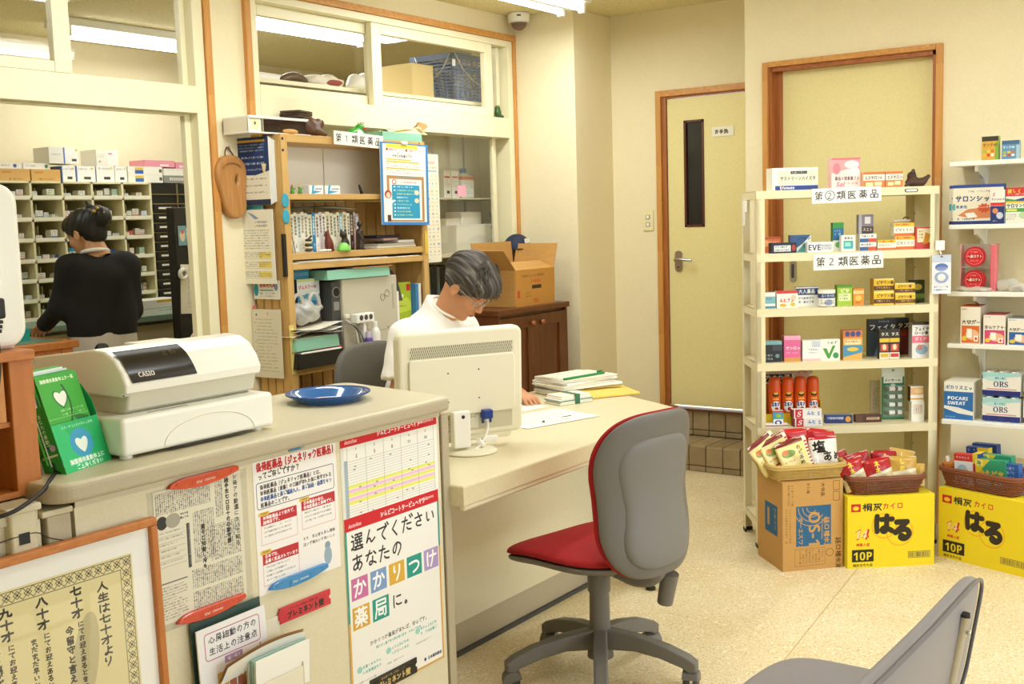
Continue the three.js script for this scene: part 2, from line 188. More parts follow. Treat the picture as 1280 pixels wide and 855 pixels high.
'心':'3,10 2,15|7,6 7,15 9,17 14,17 15,14|10,4 12,8|15,9 18,14','房':'4,2 16,2|4,5 16,5 16,9 4,9|4,5 4,11 2,18|6,12 18,12|11,10 11,12|10,12 6,18|9,14 16,14 15,18 13,18','細':'4,1 2,6 6,6 2,12 7,11|4,11 4,18|2,14 1,17|6,14 7,16|10,4 18,4 18,17 10,17 10,4|14,4 14,17|10,10 18,10','動':'9,2 2,4|1,6 10,6|3,8 9,8 9,13 3,13 3,8|3,10 9,10|6,3 6,17|2,15 10,15|1,18 11,17|11,7 18,7|~18,7 17,18 15,17|~14,2 14,10 11,18','方':'10,1 10,4|2,5 18,5|8,9 16,9|~16,9 15,17 12,17|~8,5 7,12 2,18','活':'3,2 5,4|2,7 4,9|4,12 2,18|17,2 8,4|7,8 19,8|13,3 13,12|9,12 17,12 17,18 9,18 9,12','上':'10,3 10,17|10,9 16,9|2,17 18,17','注':'3,2 5,4|2,7 4,9|4,12 2,18|12,1 14,4|7,6 19,6|8,11 18,11|13,6 13,17|7,17 19,17','意':'10,1 10,3|4,3 16,3|7,4 8,6|13,4 12,6|2,7 18,7|5,9 15,9 15,13 5,13 5,9|5,11 15,11|3,15 2,18|6,15 7,18 13,18|11,14 12,16|15,15 18,18','点':'10,1 10,7|10,4 17,4|4,7 16,7 16,12 4,12 4,7|3,15 2,18|7,15 8,18|11,15 12,18|16,15 18,18',
'冷':'3,3 5,6|2,17 5,10|12,1 6,9|12,1 19,9|9,9 15,9|8,12 17,12 13,18|10,14 15,19','塩':'4,3 4,14|1,7 7,7|1,15 7,13|11,1 8,5|10,3 19,3|10,6 17,6 17,10 10,10 10,6|9,12 18,12 18,17|9,12 9,17|12,12 12,17|15,12 15,17|7,18 20,18','錠':'5,1 1,6|5,1 9,5|3,7 8,7|1,10 9,10|5,7 5,17|1,18 9,16|14,1 14,3|10,6 10,4 19,4 19,6|11,8 18,8|14,8 14,17|14,12 18,12|11,11 11,15 9,18|11,15 14,18 19,18','無':'6,1 3,5|5,3 17,3|2,7 18,7|2,12 18,12|6,3 6,12|10,3 10,12|14,3 14,12|3,15 2,18|7,15 8,18|11,15 12,18|16,15 18,18','臭':'9,1 8,3|5,3 15,3 15,11 5,11 5,3|5,6 15,6|5,8 15,8|2,13 18,13|10,11 9,15 3,18|11,14 17,18','性':'4,1 4,18|2,6 1,10|6,5 8,8|10,3 8,9|9,7 18,7|9,12 17,12|13,2 13,17|8,17 19,17','大':'2,7 18,7|~10,2 9,10 2,18|~10,8 12,13 18,18','切':'1,8 9,6|5,2 5,14 9,13|10,4 18,4|~18,4 17,17 14,16|~14,4 13,12 8,18','知':'4,1 2,6|3,4 10,4|1,9 10,9|6,4 5,11 1,18|6,11 10,16|12,5 18,5 18,16 12,16 12,5',
'日':'5,2 15,2 15,18 5,18 5,2|5,10 15,10','本':'2,6 18,6|10,2 10,18|9,6 2,15|11,6 18,15|6,14 14,14','剤':'6,1 6,3|1,4 12,4|3,5 10,10|10,5 2,11|4,10 4,14 2,18|9,10 9,18|4,13 9,13|14,4 14,13|18,2 18,18 16,17','師':'4,1 3,4|2,4 8,4 8,9 2,9 2,18 9,18 9,12 2,12|11,3 19,3|11,7 18,7 18,15 17,15|11,7 11,15|15,3 15,19','会':'10,1 2,8|10,1 18,8|6,8 14,8|3,12 17,12|9,12 4,18 14,17|13,14 17,19','安':'10,1 10,3|2,6 2,4 18,4 18,6|2,10 18,10|9,6 6,13 15,18|14,10 11,14 3,18','臓':'3,2 3,12 1,18|3,2 7,2 7,18 6,18|3,7 7,7|9,5 19,5|11,2 11,4|9,5 9,12 8,18|11,9 15,9 15,16 11,16 11,9|11,12 15,12|16,2 17,12 19,17|19,9 16,17','器':'3,2 8,2 8,6 3,6 3,2|12,2 17,2 17,6 12,6 12,2|2,9 18,9|10,7 9,10 3,13|11,10 17,13|3,13 8,13 8,18 3,18 3,13|12,13 17,13 17,18 12,18 12,13','提':'4,2 4,17 2,16|1,6 7,6|1,12 7,10|9,2 17,2 17,8 9,8 9,2|9,5 17,5|8,11 19,11|13,11 13,17|13,14 17,14|10,13 10,16 8,18|10,16 14,18 19,18','供':'5,2 1,9|4,7 4,18|8,6 18,6|10,2 10,12|15,2 15,12|7,12 19,12|11,14 8,18|14,14 18,18','時':'2,3 7,3 7,15 2,15 2,3|2,9 7,9|10,4 18,4|14,1 14,8|9,8 19,8|9,11 19,11|16,8 16,18 14,17|11,13 13,15','間':'3,2 9,2 9,7 3,7|3,2 3,18|11,2 17,2 17,18 15,18|11,2 11,7 17,7|7,10 13,10 13,16 7,16 7,10|7,13 13,13',
};
// voiced kana from their plain forms
for(const[v,p]of[['が','か'],['ぎ','き'],['ぐ','く'],['げ','け'],['ご','こ'],['じ','し'],['ず','す'],['だ','た'],['で','て'],['ど','と'],['ば','は'],['び','ひ']])G[v]=G[p]+'|15,1 17,4|18,0 20,3';
G['っ']='~5,11 12,10 16,12 14,16 9,18';
const GK=Object.keys(G).filter((c)=>!'。、（）？・ー'.includes(c));
const parsed=new Map();
const KJ=GK.filter((c)=>c>'一');
function strokes(ch){
if(!G[ch]&&ch>'぀')ch=KJ[ch.charCodeAt(0)%KJ.length]; // a character outside the alphabet: a look-alike block of strokes
if(!parsed.has(ch))parsed.set(ch,(G[ch]??'').split('|').filter(Boolean).map((s)=>{const curved=s[0]==='~';return[curved,s.replace('~','').split(' ').map((p)=>p.split(',').map(Number))];}));
return parsed.get(ch);
}
// one line of mixed text, top left at (x, y); vertical writes downwards
function say(g,text,x,y,size,color='#222',o={}){
g.save();g.strokeStyle=g.fillStyle=color;g.lineCap=o.cap??'round';g.lineJoin='round';g.lineWidth=size*(o.w??.09);
const sx=o.sx??1;let px=x,py=y;
for(const ch of text){
let adv=size*sx*1.04;
if(G[ch]||ch>'぀'){
for(const[curved,p]of strokes(ch)){
g.beginPath();
const q=p.map(([a,b])=>[px+(a/20)*size*sx,py+(b/20)*size]);
g.moveTo(...q[0]);
if(curved&&q.length>2){for(let i=1;i<q.length-1;i++){const e=i===q.length-2?q[i+1]:[(q[i][0]+q[i+1][0])/2,(q[i][1]+q[i+1][1])/2];g.quadraticCurveTo(q[i][0],q[i][1],e[0],e[1]);}}else for(let i=1;i<q.length;i++)g.lineTo(...q[i]);
g.stroke();
}
}else if(ch===' ')adv*=.5;
else{g.font=`${o.bold === false ? '' : 'bold '}${size * .98}px ${o.font ?? 'sans-serif'}`;g.textBaseline='alphabetic';g.save();g.translate(px,py+size*.86);g.scale(sx,1);g.fillText(ch,0,0);adv=g.measureText(ch).width*sx*1.02;g.restore();}
if(o.vertical)py+=size*1.06;else px+=adv;
}
g.restore();return px;
}
// rows of small print (too small to read): glyphs from the alphabet
function print(g,x,y,w,h,size,color='#444',o={}){
const lead=size*(o.lead??1.5);
if(o.vertical)for(let X=x+w-size;X>=x;X-=lead)for(let Y=y;Y<y+h-size*(o.ragged&&rnd()<.3?1+5*rnd():1);Y+=size*1.05)say(g,GK[Math.floor(rnd()*GK.length)],X,Y,size,color,{w:o.w??.1});
else for(let Y=y;Y<=y+h-size;Y+=lead){const end=x+w*(o.ragged&&rnd()<.5?rr(.5,.95):1);for(let X=x;X<end-size;X+=size*1.05)if(rnd()>.05)say(g,GK[Math.floor(rnd()*GK.length)],X,Y,size,color,{w:o.w??.1});}
}
// plain latin text, centred
function lat(g,text,x,y,size,color,o={}){g.save();g.fillStyle=color;g.font=`${o.bold === false ? '' : 'bold '}${o.it ? 'italic ' : ''}${size}px ${o.font ?? 'sans-serif'}`;g.textAlign=o.align??'center';g.textBaseline='middle';g.translate(x,y);if(o.turn)g.rotate(o.turn);g.scale(o.sx??1,1);g.fillText(text,0,0);if(o.line){g.lineWidth=o.line;g.strokeStyle=color;g.strokeText(text,0,0);}g.restore();}
const rc=(g,x,y,w,h,c)=>{g.fillStyle=c;g.fillRect(x,y,w,h);};
function oval(g,x,y,rx,ry,c,turn=0){g.fillStyle=c;g.beginPath();g.ellipse(x,y,rx,ry,turn,0,7);g.fill();}
const shapeFill=(g,pts,c)=>{g.fillStyle=c;g.beginPath();pts.forEach(([x,y],i)=>(i?g.lineTo(x,y):g.moveTo(x,y)));g.closePath();g.fill();};
const frameRect=(g,x,y,w,h,c,lw)=>{g.strokeStyle=c;g.lineWidth=lw;g.strokeRect(x,y,w,h);};
// ---------- printed matter: packed into shared sheets ----------
const sheets=[];
function newSheet(n=2048){
const c=document.createElement('canvas');c.width=c.height=n;const g=c.getContext('2d');g.fillStyle='#fff';g.fillRect(0,0,n,n);
const t=new THREE.CanvasTexture(c);t.colorSpace=THREE.SRGBColorSpace;t.anisotropy=8;
const s={n,g,t,x:0,y:0,row:0,solid:new Map(),mat:std(0xffffff,.5,{map:t}),matte:std(0xffffff,.8,{map:t}),gloss:std(0xffffff,.22,{map:t})};sheets.push(s);return s;
}
function region(w,h){
w=Math.ceil(w);h=Math.ceil(h);let s=sheets[sheets.length-1]??newSheet();
if(s.x+w+4>s.n){s.x=0;s.y+=s.row+4;s.row=0;}
if(s.y+h+4>s.n-50){s=newSheet();}
const r={s,x:s.x+2,y:s.y+2,w,h};s.x+=w+4;s.row=Math.max(s.row,h);return r;
}
function draw(w,h,fn){const r=region(w,h),g=r.s.g;g.save();g.translate(r.x,r.y);g.beginPath();g.rect(-1,-1,r.w+2,r.h+2);g.clip();fn(g,r.w,r.h);g.restore();return r;}
function solidIn(s,color){ // a small patch of one colour in the strip along the sheet's foot
if(!s.solid.has(color)){const k=s.solid.size,x=(k%170)*12,y=s.n-48+Math.floor(k/170)*12;s.g.fillStyle=color;s.g.fillRect(x,y,12,12);s.solid.set(color,{s,x:x+5,y:y+5,w:2,h:2});}
return s.solid.get(color);
}
const uvOf=(r)=>[r.x/r.s.n,1-(r.y+r.h)/r.s.n,(r.x+r.w)/r.s.n,1-r.y/r.s.n];
// box whose faces show printed regions: order +x -x +y -y +z -z
function printedBox(w,h,d,faces){
const g=new THREE.BoxGeometry(w,h,d),uv=g.attributes.uv;
faces.forEach((r,f)=>{const[u0,v0,u1,v1]=uvOf(r);for(let k=0;k<4;k++){const i=f*4+k;uv.setXY(i,u0+(u1-u0)*uv.getX(i),v0+(v1-v0)*uv.getY(i));}});
return g.translate(0,h/2,0);
}
function regionUV(g,r){const[u0,v0,u1,v1]=uvOf(r),uv=g.attributes.uv;for(let i=0;i<uv.count;i++)uv.setXY(i,u0+(u1-u0)*uv.getX(i),v0+(v1-v0)*uv.getY(i));return g;}
// a carton: front drawn by fn at DPM pixels a metre, other faces plain
const DPM=900;
function carton(w,h,d,fn,side='#eee',top=side,dpm=DPM){
let r=draw(w*dpm,h*dpm,fn);let s=solidIn(r.s,side),t=solidIn(r.s,top);
return{geo:printedBox(w,h,d,[s,s,t,t,r,s]),mat:r.s.mat};
}
// thin sheet of card or paper with print on the front (+z) and a plain back
function printedSheet(w,h,fn,dpm=DPM,thick=.0012,back='#f3efe2'){
const r=draw(w*dpm,h*dpm,fn),s=solidIn(r.s,back);
return{geo:printedBox(w,h,thick,[s,s,s,s,r,s]),mat:r.s.matte,r};
}
// ---------- the room ----------
const CEIL=2.65,WA=-3.9,XR=5.25,XT=6.0;
struct('floor',bx(9.2,.12,9.2,2.9,-.06,-2.3),M.floor);
struct('ceiling',bx(9.2,.1,9.2,2.9,CEIL+.05,-2.3),M.ceiling);
{ // seams between the vinyl floor sheets: narrow weld strips
const seam=std(0xc7ab76,.5);
struct('trim_1',bx(3.9,.0012,.003,2.9,.0004,0).rotateY(.1),seam,[.45,0,-1.05]);
struct('trim_2',bx(.003,.0012,4,0,.0004,-.4),seam,[1.2,0,0]);
}
// partition to the dispensary with its two window openings
struct('wall_back',metreUV(extr(poly(rectPts(-1.3,5.58,0,CEIL),[rectPts(.9,3.262,.86,2.5).reverse(),rectPts(3.512,5.558,.86,2.515).reverse()]),.1)),M.wall,[0,0,WA-.1]);
struct('wall_corner',crb(5.58,6.1,0,CEIL,WA-.1,-3.475,.003),M.wall);
struct('wall_washroom',metreUV(extr(poly(rectPts(2.2,3.5,0,CEIL),[rectPts(2.35,3.14,.3,2.165).reverse()]),.12)),M.wall,[XT,0,0],[0,Math.PI/2,0]);
struct('wall_right',metreUV(extr(poly(rectPts(-2,2.285,0,CEIL),[rectPts(1.37,2.165,.05,2.15).reverse()]),.12)),M.wall,[XR,0,0],[0,Math.PI/2,0]);
struct('wall_return',cb(XR+.02,XT+.12,0,CEIL,-2.285,-2.185),M.wall);
struct('wall_left',cb(-1.4,-1.3,0,CEIL,-4,2),M.wall);
// shop front: one long window opening behind the photographer
struct('wall_front',metreUV(extr(poly(rectPts(-1.3,5.3,0,CEIL),[rectPts(.3,4.9,.35,2.35).reverse()]),.1)),M.wall,[0,0,1.9]);
{const w=structGroup('window_3',[0,0,1.95]);
part('pane',cb(.32,2.58,.38,2.32,-.003,.003),M.glass,w);part('pane',cb(2.62,4.88,.38,2.32,-.003,.003),M.glass,w);
part('frame',merge([cb(.3,4.9,.35,.39,-.03,.03),cb(.3,4.9,2.31,2.35,-.03,.03),cb(.3,.34,.35,2.35,-.03,.03),cb(4.86,4.9,.35,2.35,-.03,.03),cb(2.57,2.63,.35,2.35,-.03,.03)]),M.steel,w);}
struct('ground_outside',cb(-12,16,-.2,-.1,2.0,24),std(0x9c978c,.9));
// dispensary shell
const ZD=-6.35;
struct('wall_dispensary',cb(-1.3,7.2,0,CEIL,ZD-.1,ZD),M.wall);
struct('wall_dispensary_left',cb(.1,.2,0,CEIL,ZD,WA-.1),M.wall);
struct('wall_dispensary_right',cb(6.9,7.0,0,CEIL,ZD,WA-.1),M.wall);
struct('wall_dispensary_corner',cb(6.1,7.0,0,CEIL,WA-.2,WA-.1),M.wall);
// ---------- window 1: the pass-through on the left ----------
{const w=structGroup('window_1',[0,0,WA]);
const F=(n,...a)=>part(n,crb(...a,.003),M.cream,w);
F('jamb',3.2,3.255,.86,2.5,-.1,.012);F('rail',.9,3.2,1.948,2.062,-.1,.014);F('head',.9,3.2,2.46,2.5,-.1,.012);F('jamb',.9,.95,.86,2.5,-.1,.012);F('sill',.9,3.255,.86,.9,-.1,.02);
// upper sashes: the left one in front, the right one behind
F('stile',2.545,2.618,2.064,2.46,-.03,.006);F('bottom_rail',.95,2.545,2.064,2.106,-.03,.004);F('top_rail',.95,2.545,2.425,2.46,-.03,.004);
F('stile',3.172,3.2,2.064,2.46,-.068,-.036);F('bottom_rail',2.6,3.172,2.064,2.072,-.068,-.036);F('top_rail',2.6,3.172,2.44,2.46,-.068,-.036);
part('pane',cb(.95,2.545,2.106,2.425,-.014,-.01),M.glass,w);part('pane',cb(2.6,3.172,2.072,2.44,-.054,-.05),M.glass,w);
// lower sash slid to the side: its stile shows next to the jamb
F('stile',3.168,3.2,.9,1.948,-.068,-.036);F('track',.95,3.2,1.938,1.948,-.05,-.04);
part('casing',merge([crb(3.257,3.292,.5,2.56,-.02,.022,.003),crb(.86,3.257,2.502,2.536,-.02,.022,.003)]),M.trim,w);}
// ---------- window 2: over the bookcase ----------
{const w=structGroup('window_2',[0,0,WA]);
const F=(n,...a)=>part(n,crb(...a,.003),M.cream,w);
F('jamb',3.522,3.56,.86,2.505,-.1,.012);F('jamb',5.505,5.552,.86,2.505,-.1,.012);F('rail',3.56,5.505,1.94,2.056,-.1,.014);F('head',3.56,5.505,2.47,2.505,-.1,.012);F('sill',3.522,5.552,.86,.9,-.1,.03);
// upper sashes: left one behind, right one in front and slid a little open
const sash=(x0,x1,z0,z1,st)=>{F('stile',x0,x0+st,2.058,2.47,z0,z1);F('stile',x1-st,x1,2.058,2.47,z0,z1);F('bottom_rail',x0+st,x1-st,2.058,2.108,z0,z1);F('top_rail',x0+st,x1-st,2.418,2.47,z0,z1);part('pane',cb(x0+st,x1-st,2.108,2.418,(z0+z1)/2-.002,(z0+z1)/2+.002),M.glass,w);};
sash(3.56,4.4,-.072,-.04,.05);sash(4.33,5.36,-.032,.004,.07);
F('stile',5.46,5.49,2.058,2.47,-.072,-.04);
// lower fixed light
F('stile',5.385,5.4,.9,1.94,-.05,-.03);part('pane',cb(3.56,5.385,.9,1.94,-.042,-.038),M.glass,w);F('stile',5.43,5.46,.9,1.94,-.09,-.06);
part('casing',merge([crb(3.487,3.521,.5,2.54,-.02,.022,.003),crb(5.552,5.579,.86,2.54,-.02,.022,.003),crb(3.487,5.579,2.506,2.54,-.02,.024,.003)]),M.trim,w);}
// ---------- washroom door ----------
{const d=structGroup('door_1',[XT,0,0]);
part('casing',merge([crb(-.022,.02,.31,2.184,-3.169,-3.135,.003),crb(-.022,.02,2.148,2.184,-3.135,-2.32,.003),crb(-.022,.02,.31,2.148,-2.355,-2.32,.003)]),M.trim,d);
part('jamb',merge([cb(-.006,.1,.31,2.165,-3.14,-3.108),cb(-.006,.1,2.138,2.165,-3.108,-2.35),cb(-.006,.1,.31,2.165,-2.38,-2.35)]),M.trimDark,d);
const leaf=part('leaf',metreUV(extr(poly(rectPts(2.385,3.104,.322,2.134),[rectPts(2.876,2.992,1.392,1.997).reverse()]),.03)).rotateY(Math.PI/2),M.doorPanel,d,[.006,0,0]);
part('window_frame',merge([cb(.002,.036,1.385,1.398,-2.998,-2.87),cb(.002,.036,1.99,2.003,-2.998,-2.87),cb(.002,.036,1.385,2.003,-2.998,-2.985),cb(.002,.036,1.385,2.003,-2.883,-2.87)]),std(0x5a2d18,.4),d);
part('window_pane',cb(.018,.022,1.398,1.99,-2.985,-2.883),std(0x23201c,.15),d);
const h=part('handle_plate',extr(roundRect(.045,.12,.02),.006,.001).rotateY(-Math.PI/2),M.steel,d,[.003,1.185,-3.04]);
part('lever',merge([cyl(.009,.009,.05,14).rotateZ(Math.PI/2).translate(-.028,.01,0),tube([[-.05,.01,0],[-.054,.012,.03],[-.052,.008,.07],[-.046,.006,.105]],.008,20,10)]),M.steel,h);
part('keyhole',cyl(.005,.005,.004,12).rotateZ(Math.PI/2).translate(-.008,-.035,0),M.black,h);
}
// ---------- flush sliding door behind the rack ----------
{const d=structGroup('door_2',[XR,0,0]);
part('casing',merge([crb(-.02,.02,0,2.175,-2.189,-2.162,.003),crb(-.02,.02,2.15,2.176,-2.162,-1.374,.003),crb(-.02,.02,0,2.176,-1.374,-1.346,.003)]),M.trim,d);
part('jamb',merge([cb(-.005,.1,.03,2.15,-2.165,-2.145),cb(-.005,.1,2.13,2.15,-2.15,-1.374),cb(-.005,.1,.03,2.15,-1.39,-1.37)]),M.trimDark,d);
part('leaf_edge',cb(.045,.075,.04,2.13,-2.147,-2.11),M.trimDark,d);
part('leaf',cb(.05,.085,.04,2.13,-2.112,-1.385),M.doorPanel,d);
part('threshold',cb(0,.12,0,.04,-2.162,-1.374),M.trim,d);
const p=part('pull',extr(roundRect(.028,.105,.0139),.006,.002).rotateY(-Math.PI/2),M.steel,d,[.05,1.165,-2.06]);
part('pull_recess',extr(roundRect(.014,.07,.0069),.003).rotateY(-Math.PI/2),M.darkGrey,p,[-.007,0,0]);
}
// ---------- tiled double step in front of the washroom ----------
{const st=structGroup('step',[0,0,0]);
part('step_core',merge([cb(5.712,XT-.001,0,.142,-3.474,-2.29),cb(5.985,XT+.02,.14,.3,-3.474,-2.29)]),M.grout,st);
const P=.105,w=.1;
const tr=[0,1,2].map(()=>0),tg=rb(.012,.108,w,.003,1),tl=rb(.012,.03,w,.003,1),tt=rb(.262,.012,w,.004,1),t2=rb(.012,.112,w,.003,1),t3=rb(.012,.03,w,.003,1);
let k=0;
for(let z=-3.42;z<-2.3;z+=P){
const m=()=>M.tile[(k++*7)%3];
part('tile',tl,m(),st,[5.708,.017,z]);part('tile',tg,m(),st,[5.708,.091,z]);part('tile',tt,m(),st,[5.838,.144,z]);
part('tile',t3,m(),st,[5.978,.168,z]);part('tile',t2,m(),st,[5.978,.244,z]);
}
part('nosing',cb(5.95,XT+.03,.302,.312,-3.15,-2.3),M.darkWood,st);
}
// ---------- fluorescent ceiling fittings: a glowing pair of tubes and an area light of their size ----------
function fitting(x,z,len,label,turn=0,power=LAMP,y=CEIL){
const f=thing('fluorescent_light',label,'ceiling light',[x,y,z],turn,'twin-tube ceiling lights');
part('housing',crb(-len/2,len/2,-.045,0,-.11,.11,.006),M.white,f);
part('reflector',extr(poly([[-.045,0],[.045,0],[.02,-.03],[-.02,-.03]]),len-.06).rotateY(Math.PI/2).translate(-len/2+.03,-.045,0),M.white,f);
const glow=std(0xffffff,.4,{emissive:TUBE,emissiveIntensity:7});
for(const s of[-1,1]){part('tube',cyl(.015,.015,len-.1,16).rotateZ(Math.PI/2),glow,f,[0,-.075,s*.068]);for(const e of[-1,1])part('socket',crb(-.012,.012,-.1,-.045,-.02,.02,.004),M.white,f,[e*(len/2-.035),0,s*.068]);}
const l=new THREE.RectAreaLight(TUBE,power,len-.1,.18);l.position.set(0,-.104,0);l.rotation.x=-Math.PI/2;l.name='tube_light';f.add(l);
return f;
}
fitting(4.72,-3.3,1.2,'twin fluorescent light whose end shows at the top edge near the corner');
fitting(2.7,-3.0,1.2,'unseen twin fluorescent light added over the consultation desk');  // out of view, added to brighten the back of the room
fitting(3.75,-1.45,1.2,'unseen twin fluorescent light added over the boxes in front of the rack');  // unseen fitting, added for more light on the right wall and rack
fitting(2.3,-1.0,1.2,'unseen twin fluorescent light added over the red office chair',0,LAMP*.7);  // added lamp above the view, dimmed so the floor stays darker
fitting(4.3,.3,1.2,'unseen twin fluorescent light added over the waiting area');  // not in view; added as fill light for the front of the room
fitting(4.4,-5.75,1.25,'twin fluorescent light seen through the left transom window',0,LAMP*.42);
fitting(4.72,-4.78,1.2,'twin fluorescent light seen through the transom window over the bookcase',0,LAMP*.7);
fitting(2.3,-4.9,1.2,'twin fluorescent light over the dispensary bench',0,LAMP*.42);
// closed cushion: outline(a) in the xy plane, thickness along z, then bent
function cushion(outline,thick,bend=(p)=>p,o={}){
const{seg=48,rings=10,p=3,front=1,back=1}=o,pos=[],idx=[],uv=[];
const rows=[];for(let i=0;i<=rings;i++)rows.push([Math.sin((i/rings)*Math.PI/2),front]);for(let i=rings-1;i>=0;i--)rows.push([Math.sin((i/rings)*Math.PI/2),-back]);
for(const[r,s]of rows)for(let k=0;k<seg;k++){const[x,y]=outline((k/seg)*Math.PI*2),z=s*thick*.5*Math.pow(Math.max(0,1-Math.pow(r,p)),1/p),q=bend([x*r,y*r,z]);pos.push(q[0],q[1],q[2]);uv.push(x*r,y*r);}
for(let j=0;j<rows.length-1;j++)for(let k=0;k<seg;k++){const a=j*seg+k,b=j*seg+(k+1)%seg,c=a+seg,d=b+seg;idx.push(a,c,b,b,c,d);}
const g=new THREE.BufferGeometry();g.setAttribute('position',new THREE.Float32BufferAttribute(pos,3));g.setAttribute('uv',new THREE.Float32BufferAttribute(uv,2));g.setIndex(idx);g.computeVertexNormals();return g;
}
const superE=(w,h,n)=>(a)=>{const c=Math.cos(a),s=Math.sin(a);return[Math.sign(c)*Math.pow(Math.abs(c),2/n)*w/2,Math.sign(s)*Math.pow(Math.abs(s),2/n)*h/2];};
// ---------- reception counter ----------
{const c=thing('reception_counter','beige reception counter with posters held by magnets on its front','counter',[0,0,-2.0]);
const s=new THREE.Shape();s.moveTo(1.225,.43);s.lineTo(1.225,.03);s.quadraticCurveTo(1.225,-.025,1.28,-.025);s.lineTo(2.435,-.025);s.quadraticCurveTo(2.447,-.025,2.449,-.012);s.lineTo(2.53,.41);s.quadraticCurveTo(2.535,.46,2.48,.46);s.lineTo(1.26,.46);s.quadraticCurveTo(1.225,.46,1.225,.43);
part('countertop',metreUV(extr(s,.022,.006,10)).rotateX(-Math.PI/2).scale(1,1,1),M.laminate,c,[0,.935,0]);
part('countertop_edge',metreUV(extr(s,.02,.009,10)).rotateX(-Math.PI/2),M.counterEdge,c,[0,.931,0]);
part('front_panel',cb(1.278,2.438,.06,.921,-.02,0),M.panelCream,c);
part('top_rail',cb(1.278,2.438,.905,.922,-.03,.004),M.laminate,c);
part('end_panel',merge([crb(2.446,2.478,0,.908,-.46,.004,.004)]),M.counterEdge,c);
part('end_panel',merge([crb(1.215,1.268,0,.9,-.4,.004,.004)]),M.counterEdge,c);
part('end_cap',crb(2.44,2.48,.908,.914,-.46,.006,.002),M.laminate,c);
part('end_cap',crb(1.205,1.272,.9,.912,-.4,.006,.002),M.laminate,c);
part('carcass',cb(1.27,2.444,.05,.918,-.45,-.03),M.darkGrey,c);
part('kick_board',cb(1.278,2.438,0,.06,-.4,-.05),M.counterEdge,c);}
// ---------- neighbouring counter at the far left ----------
{const c=thing('side_counter','low cream counter with beige rail under the wooden printer stand','counter',[0,0,-2.0]);
part('front_panel',cb(.3,1.196,.06,.9,-.03,-.01),M.panelCream,c);
part('top_rail',crb(.3,1.2,.9,.925,-.5,.0,.003),M.laminate,c);
part('end_panel',crb(1.196,1.206,0,.9,-.45,-.004,.002),M.panelCream,c);
part('carcass',cb(.3,1.196,.03,.9,-.48,-.03),M.darkGrey,c);
const k=part('rail_bracket',crb(1.135,1.19,.84,.93,-.02,.012,.006),M.laminate,c);
part('bracket_slot',cb(1.15,1.172,.862,.884,.0125,.0135),M.black,k);part('bracket_cap',crb(1.125,1.2,.922,.937,-.05,.016,.004),M.laminate,k);}
// ---------- consultation desk ----------
{const d=thing('consultation_desk','cream consultation desk with thick rounded edge and dark kick plate','desk');
const tp=poly([[2.478,1.952],[3.87,1.952],[3.9,1.965],[3.99,2.12],[4.34,2.74],[4.33,2.775],[4.3,2.78],[2.478,2.75]]); // plan, z towards the back
part('desktop',metreUV(extr(tp,.05,.006,6).rotateX(-Math.PI/2)),M.deskTop,d,[0,.643,0]);
part('apron',crb(2.478,3.87,.622,.69,-1.97,-1.949,.008),M.panelCream,d);
part('modesty_panel',cb(2.482,3.8,.115,.64,-2.3,-2.275),M.panelCream,d);
part('kick_plate',cb(2.478,3.8,.012,.115,-2.31,-2.288),M.counterEdge,d);
part('base_strip',cb(2.478,3.8,0,.014,-2.315,-2.275),M.darkGrey,d);
const leg=part('end_panel',crb(3.755,3.78,.02,.64,-2.66,-1.99,.003),M.offwhite,d);
part('foot',cyl(.018,.02,.02,14),M.black,leg,[3.767,.01,-2.05]);part('foot',cyl(.018,.02,.02,14),M.black,leg,[3.767,.01,-2.6]);
// old adhesive mark on the edge
const mk=draw(130,52,(g,w,h)=>{rc(g,0,0,w,h,'#dfd5b6');for(let i=0;i<220;i++){const x=rr(4,w-4),y=rr(4,h-4),e=Math.hypot((x-w/2)/(w/2),(y-h/2)/(h/2));if(rnd()<.35+.6*e&&e<1.05)oval(g,x,y,rr(1,5),rr(1,3),['#c9a06a','#b98a52','#d9c49a','#cbb080'][Math.floor(rnd()*4)]);}});
part('glue_mark',printedBox(.075,.03,.0008,[mk,mk,mk,mk,mk,mk]),mk.s.matte,d,[3.085,.641,-1.9483]);
}
